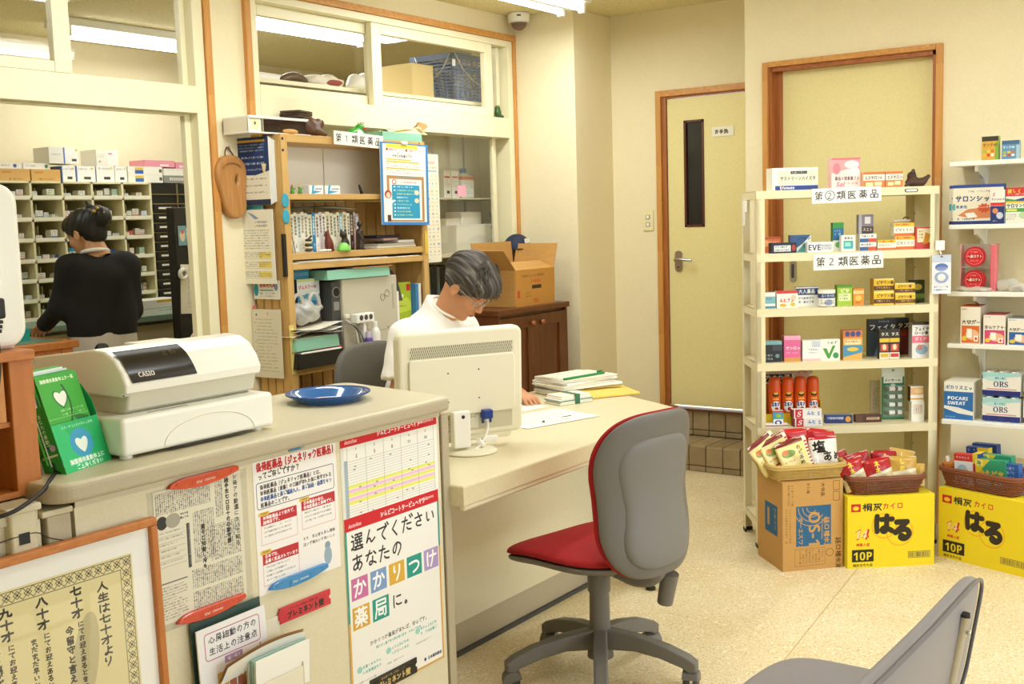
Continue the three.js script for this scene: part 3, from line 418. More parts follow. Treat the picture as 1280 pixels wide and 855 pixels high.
// ---------- bookcase ----------
{const b=thing('bookcase','light brown wooden bookcase crammed with books and papers below the transom window','bookcase',[0,0,0]);
const x0=3.475,x1=4.45,z0=-3.89,z1=-3.69;
part('side_panel',crb(x0,x0+.022,0,1.86,z0,z1,.002),M.shelfWood,b);part('side_panel',crb(x1-.022,x1,0,1.86,z0,z1,.002),M.shelfWood,b);
part('front_post',crb(x0-.004,x0+.034,0,1.862,z1-.005,z1+.012,.003),M.shelfWood,b);part('front_post',crb(x1-.034,x1+.004,0,1.862,z1-.005,z1+.012,.003),M.shelfWood,b);
for(const[n,y,t]of[['top_board',1.862,.036],['shelf_board',1.6,.026],['shelf_board',1.336,.03],['shelf_board',1.29,.028],['shelf_board',.818,.03],['shelf_board',.4,.03],['shelf_board',.08,.05]])part(n,turnUV(crb(x0+.022,x1-.022,y-t,y,z0,z1+.006,.003)),M.shelfWood,b);
part('back_panel',cb(x0+.022,3.93,1.6,1.83,z0,z0+.008),M.white,b);part('back_panel',cb(3.936,x1-.022,1.6,1.83,z0,z0+.008),M.white,b);
const slat=bx(.062,1.5,.01),side=bx(.006,1.82,.042);
for(let i=0;i<13;i++)part('back_slat',slat,M.shelfWood,b,[x0+.06+i*.0715,.82,z0+.006]);
for(let i=0;i<4;i++)part('side_slat',side,M.shelfWood,b,[x0-.003,.92,z0+.028+i*.05]);
part('drill_hole',cyl(.006,.006,.002,10).rotateX(Math.PI/2),M.black,b,[x0+.006,1.84,z1+.013]);part('drill_hole',cyl(.006,.006,.002,10).rotateX(Math.PI/2),M.black,b,[x0+.006,1.79,z1+.013]);
}
// ---------- brown cabinet in the corner ----------
{const c=thing('wooden_cabinet','dark brown two-door wooden cabinet carrying the open carton','cabinet',[0,0,0]);
const x0=4.73,x1=5.4,z0=-3.88,z1=-3.45;
part('body',cb(x0,x1,.03,.955,z0,z1-.022),M.darkWood,c);part('top',crb(x0-.012,x1+.012,.955,.985,z0,z1+.012,.004),M.darkWood,c);part('plinth',cb(x0+.02,x1-.02,0,.03,z0,z1-.05),M.darkWood,c);
for(const[a,e,kx]of[[x0+.02,5.066,5.036],[5.072,x1-.02,5.13]]){
const d=part('door',metreUV(extr(poly(rectPts(a,e,.06,.935),[rectPts(a+.06,e-.06,.12,.875).reverse()]),.018,.002)),M.darkWood,c,[0,0,z1-.02]);
part('door_panel',rb(e-a-.12,.755,.01,.004,2,(a+e)/2,.4975,.004),M.darkWood,d);part('knob',new THREE.SphereGeometry(.014,16,12),std(0x9c5a2c,.3),d,[kx,.893,.034]);}
part('stile',cb(x0,x0+.018,.03,.955,z1-.022,z1),M.darkWood,c);part('stile',cb(x1-.018,x1,.03,.955,z1-.022,z1),M.darkWood,c);
}
// ---------- red office chair ----------
{const c=thing('office_chair','red upholstered office chair with grey plastic back shell and five-star base','office chair',[2.95,0,-1.79],-.22);
const base=part('hub',cyl(.034,.042,.1,24,0,.115,0),M.chairGrey,c);
for(let i=0;i<5;i++){
const a=(i/5)*Math.PI*2+1.12,legShape=poly([[.02,.155],[.12,.142],[.22,.118],[.285,.092],[.305,.078],[.305,.06],[.29,.056],[.27,.07],[.2,.092],[.12,.106],[.02,.1]]);
const leg=part('base_leg',extr(legShape,.03,.007,4).translate(0,0,-.015),M.chairGrey,c,null,[0,-a,0]);
const k=part('castor',merge([cyl(.024,.024,.014,20).rotateX(Math.PI/2).translate(0,0,-.015),cyl(.024,.024,.014,20).rotateX(Math.PI/2).translate(0,0,.015)]),M.darkGrey,c,[Math.cos(a)*.292,.024,Math.sin(a)*.292],[0,.5+i,0]);
part('castor_hood',extr((()=>{const s=new THREE.Shape();s.absarc(0,0,.029,-.3,Math.PI*.9);s.lineTo(0,0);return s;})(),.046,.002).translate(0,0,-.023),M.chairGrey,k);
}
part('gas_column',merge([cyl(.036,.036,.11,24,0,.335,0),cyl(.031,.033,.13,24,0,.22,0)]),M.chairGrey,c);
part('tilt_housing',crb(-.075,.075,.355,.39,-.09,.1,.01),M.chairGrey,c);
const seatOut=(a)=>{const[x,y]=superE(.47,.46,3.2)(a);return[x*(1-.12*(y<0?-y/.23:0)*0+.04*(y/.23)),y];};
part('seat_cushion',cushion(seatOut,.07,([x,y,z])=>[x,.425+z-(y>0?.34*y*y*2.2:0)+.10*x*x*1.6,-y],{seg:64,rings:12,p:2.6,back:.4}),M.redFabric,c,[0,0,-.03]);
part('seat_shell',cushion((a)=>{const[x,y]=seatOut(a);return[x*.985,y*.985];},.08,([x,y,z])=>[x,.41+Math.min(z,.004)-(y>0?.34*y*y*2.2:0)+.10*x*x*1.6,-y],{seg:64,rings:12,p:2.2}),M.chairGrey,c,[0,0,-.03]);
// back: a waisted shield, hollow towards the sitter
const out=(k)=>(a)=>{const[x,y]=superE(.43*k,.5*k,3.4)(a),v=y/.25;const w=1-.1*Math.exp(-Math.pow((v+.12)/.42,2))-.16*Math.max(0,-v-.35);return[x*w,y];};
const bend=(zo)=>([x,y,z])=>{const v=y/.25;return[x,.635+y,zo+z-1.0*x*x+.055*v*v*(v>0?.9:.3)-.035*v*(v<0?.6:0)];};
part('back_cushion',cushion(out(1),.05,bend(.205),{seg:64,rings:12,p:2.6}),M.redFabric,c);
part('back_shell',cushion(out(.995),.07,([x,y,z])=>bend(.222)([x,y,Math.max(z,-.004)]),{seg:64,rings:12,p:2.4}),M.chairGrey,c);
part('back_shell_panel',cushion((a)=>{const[x,y]=out(.8)(a);return[x*(1-.16*Math.exp(-Math.pow(y/.11,2))),y-.02];},.085,([x,y,z])=>bend(.224)([x,y,Math.max(z,-.004)]),{seg:64,rings:10,p:5}),std(0x7a7773,.5),c);
part('back_bracket',tube([[0,.37,.08],[0,.362,.17],[0,.39,.232],[0,.46,.25]],.032,24,12),M.chairGrey,c);
part('height_lever',merge([cyl(.028,.024,.1,20).rotateX(.22).translate(.06,.325,.23)]),M.chairGrey,c);
}
// ---------- pipe chair in the foreground ----------
{const c=thing('pipe_chair','grey vinyl waiting chair with steel tube frame cut off by the bottom edge','chair',[1.98,0,-.76],-.02);
part('seat_cushion',cushion(superE(.84,.43,6),.055,([x,y,z])=>[x,.43+z-.12*Math.pow(Math.max(0,y),2),-y],{seg:64,rings:12,p:3}),M.vinyl,c,[0,0,-.0]);
const bk=(zo)=>([x,y,z])=>[x,.57+y,zo+z+.16*y-.5*(.22*.22-x*x)*0-.06*x*x];
part('backrest',cushion(superE(.84,.29,6),.05,bk(.205),{seg:64,rings:12,p:3.5}),M.vinyl,c);
part('piping',tube(Array.from({length:48},(_,i)=>{const a=(i/48)*Math.PI*2,[x,y]=superE(.832,.282,6)(a),q=bk(.223)([x,y,0]);return V(...q);}),.0042,160,8,true),std(0x6a676c,.4),c);
for(const s of[-1,1]){
const f=part('frame_tube',tube([[s*.21,.012,.26],[s*.21,.2,.225],[s*.21,.4,.208],[s*.21,.55,.222],[s*.21,.672,.245]],.0125,40,14),M.steel,c);
part('tube_plug',cyl(.0115,.0115,.006,16).translate(s*.21,.674,.245),M.black,f);
part('rivet',new THREE.SphereGeometry(.005,10,8).translate(s*.21-.0,.64,.254),M.chrome,f);part('rivet',new THREE.SphereGeometry(.005,10,8).translate(s*.21,.53,.234),M.chrome,f);
part('front_leg',tube([[s*.21,.4,.19],[s*.21,.398,.0],[s*.21,.392,-.14],[s*.21,.36,-.175],[s*.212,.012,-.2]],.0115,40,12),M.steel,c);
part('rubber_foot',cyl(.015,.017,.024,14).translate(s*.21,.012,.26),M.black,c);part('rubber_foot',cyl(.015,.017,.024,14).translate(s*.212,.012,-.2),M.black,c);
}
part('cross_bar',bar([-.21,.2,.225],[.21,.2,.225],.009),M.steel,c);
}
// ---------- steel rack, standing at an angle in front of the flush door ----------
const RACK={x:4.478,z:-1.905,turn:-.9555,w:.775,d:.3};
const rackPt=(u,y,v)=>{const c=Math.cos(RACK.turn),s=Math.sin(RACK.turn);return[RACK.x+u*c+v*s,y,RACK.z-u*s+v*c];}; // v: forward of the front edge
{const r=thing('steel_rack','beige steel rack of medicine shelves standing in front of the flush door','shelf rack',[RACK.x,0,RACK.z],RACK.turn);
const W=RACK.w,D=RACK.d,H=1.545;
for(const[x,sx]of[[0,1],[W,-1]])for(const[z,sz]of[[0,-1],[-D,1]]){
const p=part('post',merge([cb(x,x+sx*.038,.012,H,z,z+sz*.002),cb(x,x+sx*.002,.012,H,z,z+sz*.038),cb(x,x+sx*.02,.012,H,z,z+sz*.0035)]),M.steelBeige,r);
part('foot',merge([cb(x-sx*.002,x+sx*.04,0,.016,z+.003*-sz,z+sz*.006),cb(x-sx*.002,x+sx*.006,0,.016,z,z+sz*.04)]),M.black,p);
if(z<0||sx<0)for(let y=.15;y<1.5;y+=.08)part('bolt_hole',cyl(.0035,.0035,.001,8).rotateZ(Math.PI/2).translate(x+sx*.0026,y,z+sz*.02),M.darkGrey,p);
}
for(const y of[1.545,1.28,1.045,.812,.533,.12])part('shelf_tray',merge([cb(.002,W-.002,y-.004,y,-D,0),cb(.002,W-.002,y-.034,y,-.003,.001),cb(.002,W-.002,y-.034,y,-D,-D+.003),cb(.002,.005,y-.034,y,-D,0),cb(W-.005,W-.002,y-.034,y,-D,0)]),M.steelBeige,r);
part('side_plate',cb(W-.004,W-.002,.12,1.52,-D+.03,-.035),M.steelBeige,r);
const n=part('maker_plate',extr(roundRect(.056,.014,.0069),.002),std(0x5a3a2a,.4),r,[.655,1.529,.001]);part('plate_inset',extr(roundRect(.045,.009,.002),.001),M.white,n,[0,0,.002]);
part('hanger_clip',merge([crb(-.012,.0,1.46,1.51,-.21,-.17,.003),crb(-.014,-.008,1.4,1.49,-.2,-.18,.002)]),M.white,r);
}
// ---------- white wall shelves at the right edge ----------
const WS=[[1.645,5.035],[1.378,5.03],[1.092,5.02],[.866,5.03],[.545,4.95]];
{const where=['topmost white wall shelf, holding two eye-drop boxes','white wall shelf holding the plaster boxes','white wall shelf holding the red tape tins','white wall shelf holding three gauze boxes','lowest white wall shelf, holding the drink cartons'];
WS.forEach(([y,xf],i)=>{
const s=thing('wall_shelf',where[i],'shelf',[0,y,0],0,'white shelves on the right wall');
part('shelf_board',crb(xf,XR,-.02,0,-1.262,-.35,.003),M.whiteGloss,s);
for(const z of[-1.16,-.55])part('bracket',extr(poly([[0,0],[.17,0],[.165,-.022],[.06,-.05],[.015,-.11],[0,-.12]]),.012,.001).rotateY(Math.PI).translate(XR-.012,-.021,z+.006),M.whiteGloss,s);
});
for(const z of[-1.16,-.55]){const r=thing('shelf_standard',z<-1?'slotted white wall rail carrying the shelf brackets beside the door casing':'slotted white wall rail near the right edge','rail',[XR-.006,0,z],0);part('rail',crb(-.006,.005,.3,1.75,-.011,.011,.002),M.whiteGloss,r);part('slot',merge(Array.from({length:40},(_,i)=>cb(-.0068,-.0055,.35+i*.034,.366+i*.034,-.003,.003))),M.darkGrey,r).userData.kind='stuff';}
}
// ---------- medicine cartons on the steel rack ----------
function onRack(name,label,u,y,w,h,d,v,fn,side,top,o={}){
const c=carton(w,h,d,fn,side,top,o.dpm??1100),m=solo(name,c.geo,c.mat,label,o.cat??'box',rackPt(u,y+.0004,v-d/2),[0,RACK.turn+(o.turn??0),0],o.group);
return m;
}
const S1=1.545,S2=1.28,S3=1.045,S4=.812,S5=.533;
// top shelf
onRack('medicine_box','wide white medicine box with blue base stripe at the left of the rack top',.17,S1,.2,.094,.075,-.03,(g,w,h)=>{rc(g,0,0,w,h,'#f4f1e4');rc(g,w*.12,h*.12,w*.86,h*.64,'#e6e0c8');rc(g,w*.4,h*.16,w*.36,h*.12,'#2b2a28');print(g,w*.42,h*.18,w*.33,h*.1,h*.08,'#eee');say(g,'サストリーンハイスタ',w*.17,h*.38,h*.2,'#3a3a34',{w:.1,sx:.8});rc(g,w*.06,h*.8,w*.94,h*.2,'#2c3f8f');lat(g,'Yamato',w*.34,h*.9,h*.16,'#fff',{it:true});oval(g,w*.2,h*.83,4,4,'#d8222a');shapeFill(g,[[w*.16,h*.83],[w*.19,h*.83],[w*.2,h],[w*.185,h]],'#fff');},'#ece7d2','#f4f1e4',{turn:.12});
onRack('medicine_box','tall pink box on top of the rack',.398,S1,.124,.13,.06,-.06,(g,w,h)=>{rc(g,0,0,w,h,'#f6dcd8');shapeFill(g,[[0,0],[w,0],[w,h*.55],[w*.6,h*.35],[0,h*.5]],'#f0a3a6');rc(g,0,0,w,h*.06,'#e2717c');oval(g,w*.7,h*.22,w*.25,h*.13,'#f8e9e6');oval(g,w*.18,h*.35,w*.13,h*.18,'#e8848f');oval(g,w*.8,h*.5,w*.18,h*.2,'#f9eee8');say(g,'薬用メディソフト',w*.12,h*.6,h*.13,'#55403e',{w:.1,sx:.75});lat(g,'Sal',w*.3,h*.86,h*.2,'#e5616f',{it:true});print(g,w*.5,h*.8,w*.4,h*.15,h*.06,'#a55');},'#efc2c0','#f3cfcb');
for(const[u,w]of[[.508,.092],[.594,.072]])onRack('medicine_box',u<.55?'orange and white tablet box next to the tall pink box':'orange and white tablet box beside the brown frog figurine',u,S1,w,.066,.05,-.03,(g,W,h)=>{rc(g,0,0,W,h,'#f3ede0');rc(g,0,0,W,h*.16,'#dd7a3a');rc(g,0,h*.55,W,h*.45,'#e8823f');say(g,'エスタロンA',W*.08,h*.24,h*.26,'#5a4436',{w:.12,sx:.72});rc(g,W*.12,h*.66,W*.34,h*.24,'#fbe6b4');rc(g,W*.52,h*.62,W*.34,h*.24,'#fbe6b4');},'#e8b288','#e9964f',{group:'orange tablet boxes on the rack top'});
// second shelf
onRack('medicine_box','orange box at the left end of the second rack shelf',.08,S2,.092,.068,.05,-.09,(g,w,h)=>{rc(g,0,0,w,h,'#dd7440');rc(g,0,0,w,h*.12,'#b9502a');oval(g,w*.3,h*.4,w*.18,h*.2,'#f0b070');print(g,w*.45,h*.25,w*.5,h*.5,h*.12,'#fbe9d8');},'#c7602f','#d98150');
onRack('medicine_box','low dark navy box leaning in front of the orange box',.122,S2,.11,.044,.04,-.02,(g,w,h)=>{rc(g,0,0,w,h,'#20243c');rc(g,w*.08,h*.25,w*.68,h*.6,'#dfe3e0');print(g,w*.12,h*.3,w*.6,h*.5,h*.2,'#333a55');oval(g,w*.88,h*.5,w*.08,h*.3,'#b5402c');},'#1c1f33','#20243c',{turn:.15});
onRack('medicine_box','white and blue painkiller box behind the EVE box',.21,S2,.088,.074,.04,-.08,(g,w,h)=>{rc(g,0,0,w,h,'#e8ebe6');shapeFill(g,[[0,0],[w,0],[w*.6,h*.5],[0,h]],'#3b5f8c');shapeFill(g,[[w*.3,h],[w*.7,h*.45],[w,h]],'#5fa3a8');say(g,'ノーシン',w*.36,h*.1,h*.22,'#20304c',{w:.13,sx:.8});oval(g,w*.75,h*.62,w*.16,h*.14,'#43807f');},'#33506f','#dfe5e2');
onRack('medicine_box','low white box printed EVE in dark letters',.278,S2,.108,.042,.04,-.02,(g,w,h)=>{rc(g,0,0,w,h,'#f7f5ee');lat(g,'EVE',w*.27,h*.55,h*.78,'#39375e');rc(g,w*.52,h*.2,w*.44,h*.62,'#d5d6da');print(g,w*.54,h*.28,w*.4,h*.5,h*.18,'#7d7f92');},'#e5e3dc','#f3f1ea');
onRack('medicine_box','narrow green and blue box beside the EVE box',.369,S2,.046,.122,.035,-.07,(g,w,h)=>{rc(g,0,0,w,h,'#3fa04a');rc(g,0,h*.2,w,h*.42,'#2d6fa5');print(g,w*.1,h*.25,w*.8,h*.3,w*.2,'#e7f2ee');rc(g,0,h*.62,w,h*.38,'#e4ead9');oval(g,w*.5,h*.78,w*.3,h*.1,'#6fb06a');},'#2f8a3d','#3fa04a');
onRack('medicine_box','small white box with turquoise square in front of the green box',.4,S2,.06,.068,.03,-.03,(g,w,h)=>{rc(g,0,0,w,h,'#f2f1e8');rc(g,w*.16,h*.35,w*.68,h*.5,'#3fb3b3');rc(g,w*.26,h*.45,w*.4,h*.26,'#9fdad2');say(g,'薬薬品',w*.2,h*.1,h*.18,'#6b6b64');},'#e7e5da','#f2f1e8');
for(const i of[0,1])onRack('medicine_box',i?'upper of two white boxes with red and blue bands under the grey bottle box':'lower of two white boxes with red and blue bands under the grey bottle box',.484,S2+i*.0355,.07,.035,.04,-.03,(g,w,h)=>{rc(g,0,0,w,h,'#f3efe6');rc(g,0,h*.55,w*.5,h*.45,'#3765a0');rc(g,w*.5,h*.55,w*.5,h*.45,'#d4553a');print(g,w*.06,h*.12,w*.86,h*.36,h*.3,'#4b5370');},'#e5e0d4','#f3efe6');
onRack('medicine_box','tall grey box with dark label standing on the two white boxes',.476,S2+.0712,.062,.082,.035,-.032,(g,w,h)=>{rc(g,0,0,w,h,'#a9a4ad');rc(g,w*.2,0,w*.8,h*.7,'#7d7682');rc(g,w*.2,h*.62,w*.8,h*.38,'#3d3641');say(g,'スエト',w*.28,h*.68,h*.2,'#e9c99c',{w:.13,sx:.8});rc(g,w*.4,h*.12,w*.4,h*.36,'#d4cfd2');},'#8c8690','#c9c4c8');
const ban=(g,w,h)=>{rc(g,0,0,w,h,'#f3efdf');rc(g,0,0,w,h*.28,'#efc735');rc(g,0,h*.78,w,h*.22,'#d8743a');print(g,w*.06,h*.04,w*.85,h*.2,h*.18,'#c2482c',{w:.16});say(g,'ビオトリン',w*.06,h*.38,h*.28,'#8f8a7c',{w:.14,sx:.9});};
onRack('medicine_box','low yellow and white box left of the yellow stack',.564,S2,.076,.042,.04,-.03,ban,'#e6dfc8','#efc735');
onRack('medicine_box','lower yellow and white box of the two-box stack',.645,S2,.084,.056,.045,-.04,ban,'#e6dfc8','#efc735');
onRack('medicine_box','upper yellow and white box of the two-box stack',.641,S2+.0565,.086,.056,.045,-.042,ban,'#e6dfc8','#efc735');
{const b=thing('wire_tangle','small coil of black wire in a clear bag on the yellow box stack','wire',rackPt(.64,S2+.1137,-.07),RACK.turn);part('coil',tube([[.0,.006,0],[.02,.012,.006],[.028,.02,0],[.014,.022,-.006],[.008,.008,-.004],[.024,.005,.004],[.036,.01,0]],.0024,50,6),M.black,b);part('clear_bag',cushion(superE(.08,.03,3),.014,([x,y,z])=>[x-.002,.008+z,y],{seg:24,rings:5}),M.bag,b);}
onRack('medicine_box','cream box with red frame at the right end of the second rack shelf',.724,S2,.074,.094,.04,-.03,(g,w,h)=>{rc(g,0,0,w,h,'#efe2b8');frameRect(g,w*.04,h*.04,w*.92,h*.92,'#c63a34',w*.08);rc(g,0,h*.7,w,h*.3,'#cf4440');shapeFill(g,[[w*.55,h*.25],[w*.85,h*.35],[w*.7,h*.75],[w*.4,h*.8]],'#d99c30');print(g,w*.16,h*.16,w*.34,h*.5,w*.12,'#7b4a20');},'#c63a34','#d9605a');
// third shelf
onRack('medicine_box','small white and sky-blue box at the left end of the third rack shelf',.06,S3,.056,.068,.04,-.03,(g,w,h)=>{rc(g,0,0,w,h,'#f0f1ea');rc(g,0,h*.25,w,h*.45,'#7fb9c9');print(g,w*.1,h*.3,w*.8,h*.35,w*.2,'#25607a');rc(g,0,h*.86,w,h*.14,'#4b8fb0');},'#dfe4de','#8fc2cc');
onRack('medicine_box','white children’s medicine box with red lettering',.139,S3,.09,.072,.04,-.03,(g,w,h)=>{rc(g,0,0,w,h,'#f5f1e6');rc(g,0,0,w,h*.14,'#d8373c');say(g,'ムヒアメ',w*.14,h*.42,h*.26,'#d8373c',{w:.16,sx:.8});oval(g,w*.8,h*.4,w*.12,h*.16,'#efc6a8');oval(g,w*.3,h*.84,w*.16,h*.1,'#e9b23a');oval(g,w*.76,h*.8,w*.12,h*.12,'#cfc04a');},'#e9e2d2','#e2605c');
onRack('medicine_box','white stomach-powder box with navy band behind the white can',.235,S3,.098,.084,.035,-.07,(g,w,h)=>{rc(g,0,0,w,h,'#f1efe6');rc(g,0,h*.06,w,h*.34,'#2c4275');say(g,'大人薬品',w*.12,h*.1,h*.24,'#f3f3ee',{w:.13,sx:.85});print(g,w*.1,h*.5,w*.8,h*.4,h*.13,'#4b5c85');},'#dfdccf','#2c4275');
{const can=thing('powder_can','round white powder can with navy band on the third rack shelf','can',rackPt(.309,S3+.0005,-.038),RACK.turn-1.88);const r=draw(230,64,(g,w,h)=>{rc(g,0,0,w,h,'#f0eee6');rc(g,0,h*.08,w,h*.3,'#2c4275');for(const x of[.3,.8]){print(g,w*(x-.14),h*.13,w*.28,h*.22,h*.18,'#fff');oval(g,w*x,h*.68,w*.08,h*.22,'#9fa8bf');print(g,w*(x-.15),h*.5,w*.3,h*.4,h*.11,'#5b6887');}});part('body',regionUV(new THREE.CylinderGeometry(.036,.036,.062,32,1,true).translate(0,.031,0),r),r.s.mat,can);part('lid',cyl(.037,.037,.012,32,0,.067,0),M.white,can);part('bottom_rim',cyl(.0365,.0365,.004,32,0,.002,0),M.steel,can);}
onRack('medicine_box','lime green box next to the white powder can',.388,S3,.064,.09,.04,-.04,(g,w,h)=>{rc(g,0,0,w,h,'#a5c93a');rc(g,0,0,w,h*.12,'#5f9a2e');rc(g,w*.1,h*.4,w*.8,h*.36,'#e9efb9');say(g,'ビタ',w*.2,h*.16,h*.22,'#f4f6dc',{w:.14});print(g,w*.14,h*.45,w*.7,h*.28,h*.1,'#4d7a24');},'#6b9a2a','#8dbb35');
onRack('medicine_box','small orange box beside the lime green box',.447,S3,.046,.074,.035,-.04,(g,w,h)=>{rc(g,0,0,w,h,'#e3902f');rc(g,0,h*.12,w,h*.2,'#f3d48d');oval(g,w*.5,h*.56,w*.3,h*.16,'#f6c860');print(g,w*.1,h*.78,w*.8,h*.15,h*.1,'#7c3c12');},'#c8701f','#df9a44');
const wak=(g,w,h)=>{rc(g,0,0,w,h,'#ebc21f');rc(g,0,h*.55,w,h*.33,'#5a3218');print(g,w*.1,h*.6,w*.8,h*.24,h*.18,'#f0d78c');say(g,'ビタワン薬',w*.14,h*.16,h*.28,'#6b3a12',{w:.15,sx:.9});rc(g,0,0,w,h*.08,'#f4e9b0');};
for(const[u,y,h,l]of[[.556,0,.056,'lower left'],[.555,.0564,.056,'upper left'],[.648,0,.045,'lower right'],[.646,.0454,.045,'upper right']])onRack('medicine_box',`${l} of the four yellow and brown vitamin boxes on the rack`,u,S3+y,.086,h,.05,-.04,wak,'#c79c16','#efcf48',{group:'yellow and brown vitamin boxes'});
onRack('medicine_box','dark green box with yellow label behind the vitamin boxes',.722,S3,.06,.098,.03,-.1,(g,w,h)=>{rc(g,0,0,w,h,'#2e3d24');oval(g,w*.5,h*.3,w*.32,h*.14,'#d9c14a');rc(g,0,h*.6,w,h*.2,'#7a9a3a');print(g,w*.1,h*.82,w*.8,h*.14,h*.08,'#ead57a');},'#24301d','#2e3d24');
// fourth shelf
onRack('medicine_box','black box with pale blue top at the left end of the fourth rack shelf',.075,S4,.08,.09,.05,-.03,(g,w,h)=>{rc(g,0,0,w,h,'#23262c');rc(g,0,0,w,h*.16,'#7fb2b8');rc(g,w*.5,h*.16,w*.5,h*.3,'#3c434c');print(g,w*.1,h*.6,w*.5,h*.3,h*.12,'#b9c4c8');oval(g,w*.76,h*.7,w*.12,h*.1,'#6f8f95');},'#1a1c21','#86b4b8');
onRack('medicine_box','upright pink box between the black box and a white box',.16,S4,.07,.112,.04,-.03,(g,w,h)=>{rc(g,0,0,w,h,'#e0679b');rc(g,0,0,w,h*.16,'#efa8c4');rc(g,0,h*.84,w,h*.16,'#d99a4a');say(g,'サンロック',w*.1,h*.4,h*.15,'#fbeaf0',{w:.14,sx:.9});print(g,w*.1,h*.62,w*.8,h*.16,h*.08,'#fbe3ec');},'#c04a80','#e99cbc');
onRack('medicine_box','white box with pale blue corner on the fourth rack shelf',.244,S4,.079,.09,.04,-.03,(g,w,h)=>{rc(g,0,0,w,h,'#f4f2ec');rc(g,w*.5,h*.04,w*.46,h*.3,'#c6d3dc');print(g,w*.3,h*.4,w*.6,h*.4,h*.1,'#6d7f9c');rc(g,0,h*.88,w,h*.12,'#e6c6c4');},'#e8e4da','#f4f2ec');
onRack('medicine_box','white box with large green check mark',.324,S4,.082,.092,.04,-.03,(g,w,h)=>{rc(g,0,0,w,h,'#f2f3e8');print(g,w*.3,h*.08,w*.6,h*.22,h*.16,'#5b7a52');shapeFill(g,[[w*.1,h*.42],[w*.3,h*.42],[w*.42,h*.68],[w*.62,h*.3],[w*.76,h*.3],[w*.46,h*.9],[w*.36,h*.9]],'#4f9a3c');oval(g,w*.78,h*.76,w*.15,h*.14,'#3f9a5a');},'#e2e4d6','#f2f3e8');
onRack('medicine_box','orange and blue box of eye drops beside the check-mark box',.42,S4,.082,.128,.045,-.03,(g,w,h)=>{rc(g,0,0,w,h,'#e8b45a');rc(g,0,0,w,h*.25,'#d9763c');for(let i=0;i<3;i++)oval(g,w*(.22+i*.28),h*.12,w*.12,h*.09,'#34508f');rc(g,w*.1,h*.32,w*.8,h*.16,'#f4e3b2');shapeFill(g,[[0,h*.5],[w,h*.5],[w,h*.75],[0,h*.9]],'#4b93b8');oval(g,w*.5,h*.64,w*.3,h*.07,'#f0c64e');print(g,w*.1,h*.34,w*.8,h*.12,h*.08,'#7a3b1c');},'#c98e34','#d9763c');
onRack('medicine_box','black patch box lettered in white kana, behind two slim boxes',.578,S4,.118,.162,.03,-.13,(g,w,h)=>{rc(g,0,0,w,h,'#23262b');rc(g,0,h*.32,w,h*.68,'#46586a');shapeFill(g,[[w*.2,h],[w*.5,h*.4],[w,h*.36],[w,h]],'#7f93a3');say(g,'フェイタス',w*.03,h*.13,h*.16,'#f6f4ec',{w:.15,sx:1.1});print(g,w*.35,h*.03,w*.5,h*.07,h*.06,'#ddd');},'#1b1d21','#23262b',{dpm:1500});
onRack('medicine_box','second black patch box half hidden behind the first, with red ring',.66,S4,.1,.162,.03,-.17,(g,w,h)=>{rc(g,0,0,w,h,'#25282d');rc(g,w*.4,h*.3,w*.6,h*.7,'#8a3d36');oval(g,w*.78,h*.42,w*.14,h*.09,'#d4533c');say(g,'タス',w*.5,h*.13,h*.16,'#f6f4ec',{w:.15});},'#1b1d21','#23262b');
for(const[u,i]of[[.556,0],[.6,1]])onRack('medicine_box',i?'right slim black and yellow lotion box in front of the patch box':'left slim black and yellow lotion box in front of the patch box',u,S4,.042,.128,.03,-.03,(g,w,h)=>{rc(g,0,0,w,h,'#27231f');rc(g,0,h*.3,w,h*.14,'#e4c12c');rc(g,w*.1,h*.5,w*.8,h*.24,'#c9553c');oval(g,w*.5,h*.6,w*.2,h*.1,'#f0d9b2');rc(g,0,h*.78,w,h*.22,'#e9e3d0');say(g,'タス',w*.15,h*.1,h*.13,'#f3efe2',{w:.15});rc(g,w*.1,h*.82,w*.8,h*.12,i?'#c93a36':'#d9b62a');},'#1e1b18','#27231f',{group:'slim lotion boxes'});
onRack('medicine_box','white lotion box with pink band at the right end of the fourth rack shelf',.716,S4,.082,.152,.045,-.03,(g,w,h)=>{rc(g,0,0,w,h,'#eae6e2');rc(g,0,0,w,h*.06,'#2d2b2e');rc(g,w*.08,h*.14,w*.86,h*.2,'#f6f4f0');say(g,'フェイタス',w*.12,h*.12,h*.11,'#22242a',{w:.14,sx:.92});say(g,'ローション',w*.12,h*.24,h*.1,'#22242a',{w:.14,sx:.95});rc(g,0,h*.37,w,h*.2,'#e4758c');print(g,w*.14,h*.4,w*.72,h*.14,h*.11,'#fff');oval(g,w*.5,h*.76,w*.32,h*.14,'#8fb3cc');oval(g,w*.4,h*.7,w*.14,h*.08,'#c97f6d');},'#bdb6ae','#2d2b2e',{dpm:1300});
